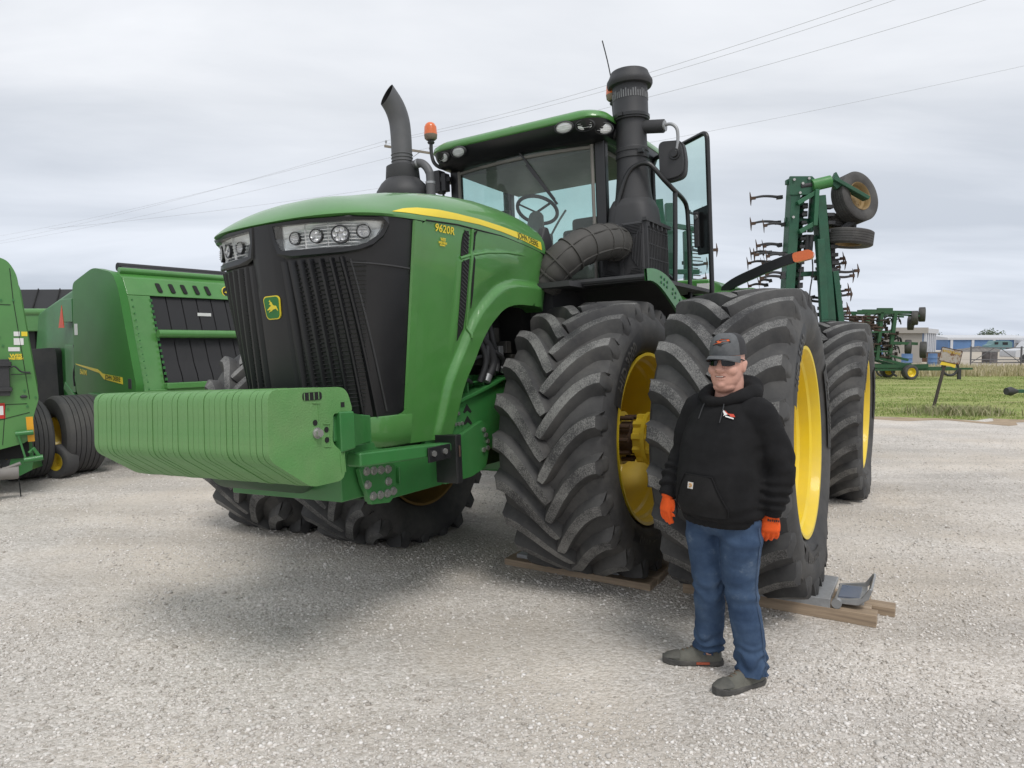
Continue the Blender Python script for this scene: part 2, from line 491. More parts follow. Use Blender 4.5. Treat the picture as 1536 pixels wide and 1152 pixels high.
# loose stones lying on the yard, one mesh
def stones():
    rng = np.random.default_rng(3)
    n = 150000
    d = 2.5 + 11.5 * rng.random(n) ** 1.5
    x = (rng.random(n) * 2 - 1) * (d * .76 + .3)
    den = np.array([mnoise.noise(Vector((a_ * .9, b_ * .9, 3.))) + .5 * mnoise.noise(Vector((a_ * 2.3, b_ * 2.3, 9.))) for a_, b_ in zip(x, d)])
    k_ = rng.random(n) < .60 + 1.1 * den
    x = x[k_]; d = d[k_]; n = len(x)
    t = (1 + 5 ** .5) / 2
    ico = np.array([(-1, t, 0), (1, t, 0), (-1, -t, 0), (1, -t, 0), (0, -1, t), (0, 1, t), (0, -1, -t), (0, 1, -t), (t, 0, -1), (t, 0, 1), (-t, 0, -1), (-t, 0, 1)]) / 1.9
    fc = np.array([(0, 11, 5), (0, 5, 1), (0, 1, 7), (0, 7, 10), (0, 10, 11), (1, 5, 9), (5, 11, 4), (11, 10, 2), (10, 7, 6), (7, 1, 8), (3, 9, 4), (3, 4, 2), (3, 2, 6), (3, 6, 8), (3, 8, 9), (4, 9, 5), (2, 4, 11), (6, 2, 10), (8, 6, 7), (9, 8, 1)])
    sz = .0034 + .0078 * rng.random(n) ** 2.8 + .009 * (rng.random(n) > .994)
    a = rng.random(n) * 2 * PI
    jit = 1 + .75 * (rng.random((n, 12, 1)) - .5)
    v = ico[None] * jit
    v[:, :, 0] *= (.8 + .6 * rng.random((n, 1))); v[:, :, 2] *= (.5 + .3 * rng.random((n, 1)))
    v *= sz[:, None, None]
    c, s_ = np.cos(a)[:, None], np.sin(a)[:, None]
    X = v[:, :, 0] * c - v[:, :, 1] * s_ + x[:, None]; Y = v[:, :, 0] * s_ + v[:, :, 1] * c + d[:, None]
    Z = v[:, :, 2] + (sz * .16)[:, None]
    V = np.stack([X, Y, Z], 2).reshape(-1, 3).astype(np.float32)
    Fc = (fc[None] + (np.arange(n) * 12)[:, None, None]).reshape(-1).astype(np.int32)
    me = bpy.data.meshes.new('gravel_stones')
    me.vertices.add(len(V)); me.vertices.foreach_set('co', V.ravel())
    me.loops.add(len(Fc)); me.loops.foreach_set('vertex_index', Fc)
    k = len(Fc) // 3
    me.polygons.add(k); me.polygons.foreach_set('loop_start', np.arange(k, dtype=np.int32) * 3)
    me.update(calc_edges=True)
    m, nt, b = newmat('loose stone')
    gi = N(nt, 'ShaderNodeNewGeometry')
    r = ramp(nt, gi.outputs['Random Per Island'], [(0., (.36, .325, .285)), (.2, (.52, .487, .447)), (.6, (.62, .59, .55)), (.88, (.72, .68, .635)), (1., (.80, .775, .745))])
    nt.links.new(r.outputs[0], b.inputs['Base Color']); b.inputs['Roughness'].default_value = .9
    b.inputs['Specular IOR Level'].default_value = .25
    me.materials.append(m)
    o = bpy.data.objects.new('gravel_stones', me); COL.objects.link(o)
    tag(o, 'pale grey loose gravel stones strewn over the yard', 'gravel', kind='stuff')


stones()
# ------------------------------------------------------------------ tractor: local x forward, y to its left, z up; front frame leans 2.8 deg
TH = R(30.7); ROLL = R(2.8)
FWv = Vector((-math.sin(TH), -math.cos(TH), 0)); LF0 = Vector((math.cos(TH), -math.sin(TH), 0)); UP0 = Vector((0, 0, 1))
LFv = LF0 * math.cos(ROLL) + UP0 * math.sin(ROLL); UPv = UP0 * math.cos(ROLL) - LF0 * math.sin(ROLL)
ORG = Vector((-.151, 5.895, 0))
RM = Matrix((FWv, LFv, UPv)).transposed()
TR = empty('tractor', ORG, 0, 'big green articulated tractor on dual tyres with a long sloping hood and front weights', 'tractor')
TR.rotation_euler = RM.to_euler()
UNROLL = Matrix.Rotation(-ROLL, 4, 'X')      # rear frame stands level


def toworld(p): return ORG + RM @ Vector(p)


WR = 1.03; NL = 22


def tyre_profile():
    return [(-.33, .62), (-.37, .65), (-.405, .73), (-.415, .80), (-.405, .87), (-.375, .915), (-.30, .943), (-.15, .958), (0, .964), (.15, .958), (.30, .943), (.375, .915), (.405, .87), (.415, .80), (.405, .73), (.37, .65), (.33, .62)]


def r_base(s): return interp(abs(s), [0, .15, .30, .375, .405], [.964, .958, .943, .915, .87])


def build_tyre(rot=0.):
    """axis along y (outwards +), front = +x; slots 0 rubber 1 worn lug face"""
    b = M()
    b.lathe(tyre_profile(), (0, 0, 0), (0, 1, 0), 96)
    for sg in (1, -1):
        for k in range(NL):
            a0 = rot + (k + (0 if sg > 0 else .5)) * 2 * PI / NL
            vs = []; fs = []; ms = []; T_ = [0, .06, .18, .32, .46, .60, .74, .87, .96, 1.0]
            for i, t in enumerate(T_):
                s = -.016 + t * .403
                al = .39 * math.sin(t * PI / 2)
                ds = .403; da = .39 * PI / 2 * math.cos(t * PI / 2)
                L = math.hypot(ds, da); tx, ty = ds / L, da / L       # along lug in (s, r*alpha)
                nx, ny = -ty, tx
                wt = .035 + .007 * t; wb = wt + .024 + .020 * t
                if i == 0: wt *= .72; wb *= .75
                rt = 1.03 - .030 * (max(0, s) / .4) ** 2; rb = r_base(s) - .014
                for (wd, rr, cap) in ((-wb, rb, .402), (-wt * 1.16, rt - .016, .388), (-wt * .84, rt, .372), (wt * .84, rt, .372), (wt * 1.16, rt - .016, .388), (wb, rb, .402)):
                    ss = s + nx * wd; aa = al + ny * wd / rr
                    if ss > cap: ss = cap
                    vs.append((rr * math.cos(a0 + aa), sg * ss, rr * math.sin(a0 + aa)))
            # buttress running down the shoulder
            for (s, rt, rb, wt) in ((.396, .945, .90, .040), (.405, .885, .86, .040), (.404, .845, .84, .028)):
                for (wd, rr, so_) in ((-wt - .03, rb, -.03), (-wt * 1.16, rt - .008, -.006), (-wt * .84, rt, 0), (wt * .84, rt, 0), (wt * 1.16, rt - .008, -.006), (wt + .03, rb, -.03)):
                    aa = .39 + wd / rr
                    vs.append((rr * math.cos(a0 + aa), sg * (s + so_), rr * math.sin(a0 + aa)))
            n = len(vs) // 6
            for i in range(n - 1):
                for j in range(5):
                    fs.append((i * 6 + j, i * 6 + j + 1, (i + 1) * 6 + j + 1, (i + 1) * 6 + j))
                    ms.append(1 if (j == 2 and i < 9) else 0)
            fs.append((0, 1, 2, 3, 4, 5)); ms.append(0)
            o = len(b.v); b.v += vs; b.f += [tuple(q + o for q in f) for f in fs]; b.m += ms
    return b


def sit(b, v0, hubz, zc, unroll, sg):
    """flatten the tyre where it meets the ground at world height zc; b moved to its hub"""
    out = []
    for p in b.v:
        q = Vector((p[0], p[1] * sg + v0, p[2] + hubz)); 
        wv = (ORG + RM @ q) if not unroll else None
        z = wv.z if wv is not None else q.z
        d = zc + .30 - z
        if d > 0:
            k = min(1, d / .34)
            q.y += (1 if p[1] > 0 else -1) * sg * .035 * math.sin(k * PI / 2) * (1 if abs(p[1]) > .3 else .3)
        if z < zc:
            dz = (zc - z) * .985
            q += (RM.transposed() @ Vector((0, 0, dz))) if not unroll else Vector((0, 0, dz))
        out.append(tuple(q))
    b.v = out
    return b


RIMP = [(.35, .622), (.375, .632), (.372, .610), (.345, .598), (.315, .590), (.30, .572), (.235, .568), (.215, .552), (.10, .546), (.085, .535), (-.03, .530), (-.05, .52), (-.10, .47), (-.14, .36), (-.12, .26), (-.10, .20), (-.10, .0)]
RIMB = [(-.35, .622), (-.375, .632), (-.372, .610), (-.31, .585), (-.2, .56), (-.13, .53)]


def wheel(v0, hubz, u0, zc, sg, unroll=False, rot=0., detail=True, outer=True):
    t = sit(build_tyre(rot), 0, 0, -99, True, sg)
    for i, p in enumerate(t.v): t.v[i] = (p[0], p[1], p[2])
    # place then flatten
    pts = M(); pts.v = [(p[0] + u0, p[1], p[2]) for p in t.v]; pts.f = t.f; pts.m = t.m
    q = M(); q.v = [tuple(p) for p in pts.v]; q.f = pts.f; q.m = pts.m
    for i, p in enumerate(q.v):
        q.v[i] = p
    b = M(); b.f = q.f; b.m = q.m
    b.v = q.v
    res = []
    for p in b.v:
        s = p[1]; x = Vector((p[0], s + v0, p[2] + hubz))
        if unroll: z = x.z
        else: z = (ORG + RM @ x).z
        d = zc + .30 - z
        if d > 0:
            k = min(1, d / .34)
            x.y += (1 if s > 0 else -1) * .04 * math.sin(k * PI / 2) * (1 if abs(s) > .3 else .3)
        if z < zc:
            dz = Vector((0, 0, (zc - z) * .985))
            x += dz if unroll else RM.transposed() @ dz
        res.append(tuple(UNROLL @ x) if unroll else tuple(x))
    b.v = res
    root = b.obj('tyre', [RUB, LUGTOP], TR, smooth=32)
    rb = M(); o = Vector((u0, v0, hubz))
    rb.lathe(RIMP, (0, 0, 0), (0, sg, 0), 72)
    rb.lathe(RIMB, (0, 0, 0), (0, sg, 0), 72)
    for k in range(10):
        a = 2 * PI * k / 10
        rb.cyl((.25 * math.cos(a), -.115 * sg, .25 * math.sin(a)), (.25 * math.cos(a), -.085 * sg, .25 * math.sin(a)), .02, n=8)
    X = Matrix.Translation(o)
    if unroll: X = UNROLL @ X
    rb.v = [tuple(X @ Vector(p)) for p in rb.v]
    rb.obj('rim', YELLOW if sg > 0 else YELSH, root, smooth=35)
    if detail:
        # raised lettering on a dark band of the outer sidewall
        bd = M(); lt = M()
        for c0 in (R(46), R(166), R(286)):
            def P(x, y, z, c0=c0):
                a = c0 + x / .78; r = .765 + y
                return X @ Vector((r * math.cos(a), sg * (.4165 - .6 * (y) ** 2 * 4 + z), r * math.sin(a)))
            rows = [[P(x, y, .0035) for x in np.linspace(-.33, .33, 25)] for y in (-.062, -.03, 0, .03, .062)]
            bd.grid(rows)
            text_on(lt, 'HID 3000', .10, lambda x, y, z: P(x, y, .006 + z), ext=.001, bold=.003, space=1.12)
        bd.obj('sidewall_band', RUBDARK, root)
        lt.obj('lettering', RUBTXT, root, smooth=0)
    return root


HUB = .964; SP = (1.04, 2.12)
wheel(SP[0], HUB, 0, .085, 1, rot=.115, outer=False)
wheel(SP[1], HUB, 0, .105, 1, rot=.20)
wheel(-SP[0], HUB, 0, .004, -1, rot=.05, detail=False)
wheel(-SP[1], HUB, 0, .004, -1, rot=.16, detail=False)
RW = -3.912
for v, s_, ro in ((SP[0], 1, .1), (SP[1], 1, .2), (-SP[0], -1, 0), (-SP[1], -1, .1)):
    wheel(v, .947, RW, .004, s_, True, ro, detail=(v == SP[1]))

# ---- front axle and hubs between the duals
b = M()
b.cyl((0, -2.2, HUB), (0, 2.2, HUB), .085, n=24)
b.box((0, 0, HUB), (.62, 1.0, .5))
b.cyl((0, -.62, HUB), (0, .62, HUB), .22, n=28)
b.obj('front_axle', GREENF, TR, bevel=.02)
for sg in (1, -1):
    b = M()
    b.cyl((0, sg * .92, HUB), (0, sg * 1.20, HUB), .20, n=32)
    prof = []
    lob = []
    for k in range(72):
        a = 2 * PI * k / 72
        lob.append((.165 + .018 * (1 if math.sin(a * 10) > .2 else -.3), a))
    b.grid([[(r * math.cos(a), sg * v, HUB + r * math.sin(a)) for r, a in lob] for v in (1.33, 1.60)], closed=True)
    b.grid([[(r * k * math.cos(a), sg * 1.60, HUB + r * k * math.sin(a)) for r, a in lob] for k in (1, .5)], closed=True)
    b.grid([[(r * k * math.cos(a), sg * 1.33, HUB + r * k * math.sin(a)) for r, a in lob] for k in (1, .5)], closed=True)
    b.cyl((0, sg * 1.40, HUB), (0, sg * 1.43, HUB), .195, n=40)
    h = b.obj('hub', YELLOW, TR, smooth=30)
    b = M()
    b.cyl((0, sg * 1.20, HUB), (0, sg * 1.33, HUB), .125, n=28)
    for k in range(10):
        a = 2 * PI * k / 10
        b.cyl((.16 * math.cos(a), sg * 1.20, HUB + .16 * math.sin(a)), (.16 * math.cos(a), sg * 1.30, HUB + .16 * math.sin(a)), .017, n=8)
    b.obj('hub_bolts', RUST, h, smooth=30)

# ---- hood geometry functions
HN = 2.9


def bw(z): return .51 + .19 * (z - 1.3) / 1.12


def face(phi, z, off=0.):
    k = (z - 1.3) / 1.12; un = 2.13 + .12 * k; uc = 1.64 + .06 * k
    e = 2 / HN
    def P(ph):
        s = abs(math.sin(ph * PI / 2)) ** e * (1 if ph > 0 else -1); c = max(0., math.cos(ph * PI / 2)) ** e
        return Vector((uc + (un - uc) * c, bw(z) * s, z))
    p = P(phi)
    if off:
        a = P(max(-1, phi - .01)); c = P(min(1, phi + .01)); t = (c - a); n = Vector((t.y, -t.x, 0))
        if n.length > 0: n.normalize()
        if n.x < 0 and abs(phi) < .8: n = -n
        p = p + n * off
    return p


PHI = [x for x in np.linspace(-1, 1, 61)]
ZT = 2.405                                     # foot of the lid over the grille


def lid_edge(u, v):
    return interp(u, [.2, .47, .82, 1.35, 1.70, 2.25], [2.378, 2.408, 2.436, 2.440, 2.420, 2.400])


def spine(u): return interp(u, [.12, .3, .6, .9, 1.2, 1.5, 1.75, 1.95], [2.66, 2.715, 2.735, 2.735, 2.71, 2.665, 2.61, 2.555])


def lid_point(o, q):
    """o edge point (u,v); q 0..1 from the edge to the spine"""
    th = q * PI / 2
    us = o[0] if o[0] < 1.55 else 1.55 + (o[0] - 1.55) * .30
    z0 = lid_edge(o[0], o[1]); zs = spine(us)
    k = math.sin(th) ** .80
    e = 1 - math.cos(th) ** .62
    nose = sstep(1.5, 2.1, o[0])
    e2 = e * (1 - nose) + nose * (q ** 1.25)
    k2 = k * (1 - nose) + nose * (math.sin(th) ** 1.0)
    return Vector((o[0] + (us - o[0]) * (q if nose < .01 else e2), o[1] * (1 - e2), z0 + (zs - z0) * k2))


edge = []
for u in np.linspace(.16, 1.66, 26): edge.append((u, -.698 + .012 * (1 - sstep(.1, .6, u))))
for ph in PHI:
    p = face(ph, 2.41, .014 * (1 - sstep(.55, .95, abs(ph)))); edge.append((p.x, p.y))
for u in np.linspace(1.66, .16, 26): edge.append((u, .698 - .012 * (1 - sstep(.1, .6, u))))
b = M()
rows = [[lid_point(o, q) + Vector((-.03 * sstep(1.6, 2.0, o[0]) if i == 0 else 0, 0, -.012 if i == 0 else 0)) for o in edge] for i, q in enumerate([0, 0, .03, .08, .15, .24, .34, .45, .57, .7, .85, 1])]
b.grid(rows)
b.obj('hood', GREEN, TR, smooth=50)

# yellow stripe lies on the lid's flank; lettering on it
def on_lid(u, z, off, sg=1):
    """point on the lid flank at height z"""
    lo, hi = 0., 1.
    vv = .698 - .012 * (1 - sstep(.1, .6, u))
    if u > 1.68:                                # follow the nose plan curve
        a, c = 0., 1.
        for _ in range(40):
            m_ = (a + c) / 2
            if face(m_, 2.41, .014 * (1 - sstep(.55, .95, abs(m_)))).x > u: a = m_
            else: c = m_
        vv = face(a, 2.41, .014 * (1 - sstep(.55, .95, abs(a)))).y
    o = (u, vv)
    for _ in range(40):
        q = (lo + hi) / 2
        if lid_point(o, q).z < z: lo = q
        else: hi = q
    p = lid_point(o, lo); p2 = lid_point(o, min(1, lo + .01)); t = (p2 - p).normalized()
    n = Vector((0, t.z, -t.y))
    if n.y < 0: n = -n
    p = p + n * off
    return Vector((p.x, sg * p.y, p.z))


st_u = [1.93, 1.83, 1.71, 1.52, 1.345, 1.09, .815, .52, .34, .225]
st_hi = [2.428, 2.462, 2.483, 2.499, 2.504, 2.507, 2.498, 2.483, 2.470, 2.462]
st_lo = [2.426, 2.433, 2.439, 2.451, 2.463, 2.470, 2.460, 2.436, 2.416, 2.400]
for sg in (1, -1):
    b = M(); us = np.linspace(1.93, .225, 40)
    rows = []
    for u in us:
        h = interp(-u, [-x for x in st_u], st_hi); l = interp(-u, [-x for x in st_u], st_lo)
        rows.append([on_lid(u, l + (h - l) * k / 4, .0025, sg) for k in range(5)])
    b.grid(rows)
    st = b.obj('hood_stripe', YELD, TR)
    if sg > 0:
        b = M()
        def fn(x, y, z):
            u = .44 - x
            c = (interp(-u, [-x_ for x_ in st_u], st_hi) + interp(-u, [-x_ for x_ in st_u], st_lo)) / 2
            return on_lid(u, c + y * .93, .004 + z)
        text_on(b, 'JOHN DEERE', .064, fn, ext=.0006, bold=.0004, sx=.86)
        b.obj('lettering', simple('dark green lettering', (.012, .045, .015), .5), st, smooth=0)
    # dark seam under the lid
    b = M()
    b.tube([(u, sg * (bw(lid_edge(u, 0)) + .002), lid_edge(u, 0) - .008) for u in np.linspace(1.66, .2, 24)], .005, 6)
    b.obj('hood_seam', VOID, TR)

# ---- side panels with the wheel arch cut out
ARCH = [(1.234, 1.091), (1.203, 1.228), (1.175, 1.379), (1.131, 1.487), (1.076, 1.577), (1.011, 1.705), (.932, 1.812), (.852, 1.882), (.783, 1.93), (.691, 1.961), (.583, 1.975), (.429, 1.977), (.254, 1.969), (.164, 1.943)]
ARCHS = [(p.x, p.y) for p in spline([(a[0], a[1], 0) for a in ARCH], 3)]


def darch(u, z):
    return min(math.hypot(u - a[0], z - a[1]) for a in ARCHS)


def side_v(u, z):
    v = bw(z) + .012 * sstep(1.3, .6, u)
    d = darch(u, z)
    v += .042 * (1 - sstep(.135, .172, d)) * (.6 + .4 * sstep(1.0, 1.4, z))
    # character line sweeping back from the vents
    zr = interp(u, [.37, .52, .75, 1.0, 1.18, 1.29], [2.325, 2.33, 2.325, 2.30, 2.265, 2.235])
    f = sstep(.40, .75, u) * (1 - sstep(1.27, 1.32, u))
    v += .014 * sstep(zr + .04, zr - .02, z) * f * (1 if z < zr else .0) * sstep(.16, .30, d)
    if u < .32: v -= .05 * ((.32 - u) / .2) ** 2
    return v


out = [(1.695, 2.39), (1.69, 2.2), (1.675, 1.94), (1.66, 1.6), (1.645, 1.34), (1.635, 1.28), (1.635, 1.105)] + ARCHS + [(.185, 2.06), (.14, 2.15), (.135, 2.21), (.16, 2.30), (.205, 2.372)] + [(u, lid_edge(u, 0) - .012) for u in np.linspace(.25, 1.66, 22)]


def dens(poly, st):
    r = []
    for i in range(len(poly)):
        a = poly[i]; c = poly[(i + 1) % len(poly)]; n = max(1, int(math.hypot(a[0] - c[0], a[1] - c[1]) / st))
        for k in range(n): r.append((a[0] + (c[0] - a[0]) * k / n, a[1] + (c[1] - a[1]) * k / n))
    return r


def inside(p, poly):
    r = False
    for i in range(len(poly)):
        a = poly[i]; c = poly[i - 1]
        if (a[1] > p[1]) != (c[1] > p[1]) and p[0] < (c[0] - a[0]) * (p[1] - a[1]) / (c[1] - a[1]) + a[0]: r = not r
    return r


outd = dens(out, .028); nb = len(outd)
ptsin = []
for i in range(0, 90):
    for j in range(0, 84):
        u = .13 + i * .018 + (.009 if j % 2 else 0); z = 1.09 + j * .0165
        if inside((u, z), outd) and min(math.hypot(u - a[0], z - a[1]) for a in outd) > .011: ptsin.append((u, z))
cv, ce, cf, _, _, _ = delaunay_2d_cdt([Vector(p) for p in outd + ptsin], [(i, (i + 1) % nb) for i in range(nb)], [], 1, 1e-6)
pan = {}
for sg in (1, -1):
    b = M()
    b.add([(p.x, sg * side_v(p.x, p.y), p.y) for p in cv], [tuple(f) for f in cf])
    # turned-in lip of the arch
    b.grid([[(a[0], sg * (side_v(*a) - w_), a[1]) for a in ARCHS] for w_ in (0, .012, .05, .16)])
    pan[sg] = b.obj('side_panel', GREEN, TR, smooth=60)
    # tall dark cooling slots
    b = M()
    for poly in ([(1.283, 2.235), (1.288, 2.33), (1.28, 2.385), (1.262, 2.408), (1.222, 2.410), (1.208, 2.30), (1.200, 2.275)],
                 [(1.281, 2.212), (1.27, 2.05), (1.262, 1.85), (1.245, 1.72), (1.185, 1.80), (1.196, 2.0), (1.203, 2.24)],
                 [(1.160, 2.292), (1.168, 2.38), (1.158, 2.412), (1.125, 2.425), (1.142, 2.39), (1.140, 2.305)],
                 [(1.160, 2.262), (1.156, 2.08), (1.138, 1.95), (1.124, 1.93), (1.132, 2.1), (1.140, 2.275)]):
        d_ = dens(poly, .03)
        n = len(d_)
        b.prism(d_, lambda u, z: (u, sg * (side_v(u, z) + .0035), z), lambda u, z: (u, sg * (side_v(u, z) - .01), z))
    vt = b.obj('cooling_slot', VOID, pan[sg], smooth=0)
    b = M()
    for zk in np.linspace(1.80, 2.38, 26):
        if 2.205 < zk < 2.25: continue
        u0 = 1.206; u1 = 1.268
        b.bar((u0, sg * (side_v(u0, zk) + .004), zk), (u1, sg * (side_v(u1, zk + .03) + .004), zk + .03), .003, .006)
    b.obj('slot_mesh', BLACKM, vt)
    # pressed ribs beside the slots
    b = M()
    for pts in ([(1.185, 2.428), (1.178, 2.33), (1.178, 2.2), (1.172, 2.0), (1.15, 1.83), (1.135, 1.74)],):
        b.tube([(u, sg * (side_v(u, z) + .002), z) for u, z in [(p.x, p.y) for p in spline([(q[0], q[1], 0) for q in pts], 5)]], .012, 8)
    b.tube([(u, sg * (side_v(u, interp(u, [.37, .52, .75, 1.0, 1.18, 1.29], [2.325, 2.33, 2.325, 2.30, 2.265, 2.235])) + .004 - .016 * sstep(.7, .42, u)), interp(u, [.37, .52, .75, 1.0, 1.18, 1.29], [2.325, 2.33, 2.325, 2.30, 2.265, 2.235])) for u in np.linspace(.42, 1.292, 30)], .012, 8)
    b.obj('pressed_rib', GREEN, pan[sg], smooth=60)
# lettering on the side the photograph shows
b = M()
text_on(b, '9620R', .062, lambda x, y, z: (1.475 - x, bw(2.385) + .012 * sstep(1.3, .6, 1.475 - x) + .005 + z + .17 * y, 2.385 + y), ext=.0006, bold=.0012, sx=1.18, space=1.05)
b.obj('lettering', YELD, pan[1], smooth=0)
b = M()
for r_, tx, sz in ((.0, 'WES', .026), (-.020, 'WESTERN', .019), (-.034, 'EQUIPMENT', .010)):
    text_on(b, tx, sz, lambda x, y, z: (1.485 - x, bw(2.325 + r_) + .005 + z + .17 * y, 2.325 + r_ + y), ext=.0004, bold=.0008)
b.obj('dealer_decal', YELD, pan[1], smooth=0)

# ---- grille, its frame and the headlights
b = M()
zs = [1.285, 1.30, 1.4, 1.5, 1.6, 1.7, 1.8, 1.9, 2.0, 2.1]
b.grid([[face(p, z, -.012 if -1 < p < 1 else 0) for p in PHI] for z in zs if z < 2.19])
LAMPO = [(.034, 2.298), (.05, 2.226), (.09, 2.204), (.25, 2.20), (.451, 2.205), (.56, 2.217), (.64, 2.238), (.73, 2.288), (.772, 2.345), (.765, 2.386), (.5, 2.387), (.2, 2.386), (.024, 2.386)]
PF = np.linspace(-1, 1, 161); ZF = np.linspace(2.1, 2.40, 41)
gf = M(); gf.grid([[face(p, z, -.012 if -1 < p < 1 else 0) for p in PF] for z in ZF])
keep = []
for q in gf.f:
    i, j = q[0] // 161, q[0] % 161
    if not inside((abs((PF[j] + PF[j + 1]) / 2), (ZF[i] + ZF[i + 1]) / 2), LAMPO): keep.append(q)
gf.f = keep; gf.m = [0] * len(keep); b.join(gf)
GR = b.obj('grille', BLACK, TR, smooth=60)
b = M()
for sg in (1, -1):
    for pt, pb, z0, z1 in ((.062, .105, 2.18, 1.30), (.098, .174, 2.18, 1.47), (.155, .274, 2.178, 1.40), (.215, .368, 2.176, 1.36), (.286, .472, 2.175, 1.318), (.36, .594, 2.175, 1.302), (.436, .719, 2.178, 1.295)):
        P = []; Q = []; W_ = []
        for k in range(13):
            t = k / 12.; z = z0 + (z1 - z0) * t; ph = (pt + (pb - pt) * t) * sg
            P.append((ph, z))
        dp = .015
        b = M(); rows = [[face(p - dp * 1.5, z, -.011) for p, z in P], [face(p - dp * .5, z, .014) for p, z in P], [face(p + dp * .5, z, .014) for p, z in P], [face(p + dp * 1.5, z, -.011) for p, z in P]]
        b.grid(rows); b.obj('grille_fin', BLACK, GR, smooth=40)
# centre spine with the badge
b = M()
cs = [(-.060, -.012), (-.042, .010), (-.015, .014), (.015, .014), (.042, .010), (.060, -.012)]
b.grid([[face(p * (1 if z > 2.0 else 1 + (2.0 - z) * .6), z, o) for p, o in cs] for z in np.linspace(1.30, 2.39, 14)])
b.obj('grille_spine', BLACK, GR, smooth=35)
# perforated screens between fins: fine dark grey grid
b = M()
for sg in (1, -1):
    b = M()
    for k in range(34):
        z = 1.36 + k * .024
        b.tube([face(sg * p, z, -.006) for p in np.linspace(.12, .62, 16)], .0035, 4)
    b.obj('grille_screen', BLACKG, GR, smooth=0)
# dark outer cheek plate lines
b = M()
for sg in (1, -1):
    b.tube([face(sg * (.50 + .32 * t), 2.17 - .85 * t, -.008) for t in np.linspace(0, 1, 12)], .006, 6)
    b.tube([face(sg * p, 2.17 - .04 * p, -.006) for p in np.linspace(.5, .96, 10)], .005, 6)
b.obj('grille_trim', BLACKM, GR)


def emblem():
    c = Vector((0, .012, 1.935)); x0 = face(.02, 1.935, .017).x
    def rr(w_, h, r, n=6):
        out_ = []
        for (cx, cy, a0) in ((w_ - r, h - r, 0), (-w_ + r, h - r, 90), (-w_ + r, -h + r, 180), (w_ - r, -h + r, 270)):
            for k in range(n + 1):
                a = R(a0 + 90 * k / n); out_.append((cx + r * math.cos(a), cy + r * math.sin(a)))
        return [(p[0] * (1 + .10 * p[1] / h), p[1]) for p in out_]
    def f(d): return lambda y, z: (x0 + d + .107 * (z), c.y + y, c.z + z)
    b = M(); b.prism(rr(.062, .066, .028), f(-.004), f(.003)); o = b.obj('badge', YELD, GR, smooth=30)
    b = M(); b.prism(rr(.056, .060, .024), f(0), f(.005)); o2 = b.obj('badge_field', simple('badge green', (.02, .16, .03), .35), o, smooth=30)
    deer = [(-.046, -.012), (-.030, -.004), (-.020, .004), (-.012, .008), (-.004, .010), (-.014, .020), (-.020, .019), (-.018, .024), (-.010, .028), (-.014, .036), (-.024, .040), (-.014, .040), (-.012, .046), (-.006, .034), (.002, .032), (.004, .026), (.010, .016), (.024, .010), (.036, .010), (.040, .004), (.046, -.010), (.050, -.022), (.042, -.016), (.034, -.008), (.020, -.010), (.006, -.012), (-.004, -.020), (-.018, -.022), (-.030, -.028), (-.028, -.022), (-.014, -.014), (-.016, -.010), (-.034, -.014)]
    b = M(); b.prism([(-p[0] * .92 if False else p[0] * .92, p[1] * .95) for p in deer], f(.004), f(.007)); b.obj('leaping_deer', YELD, o2, smooth=0)


emblem()


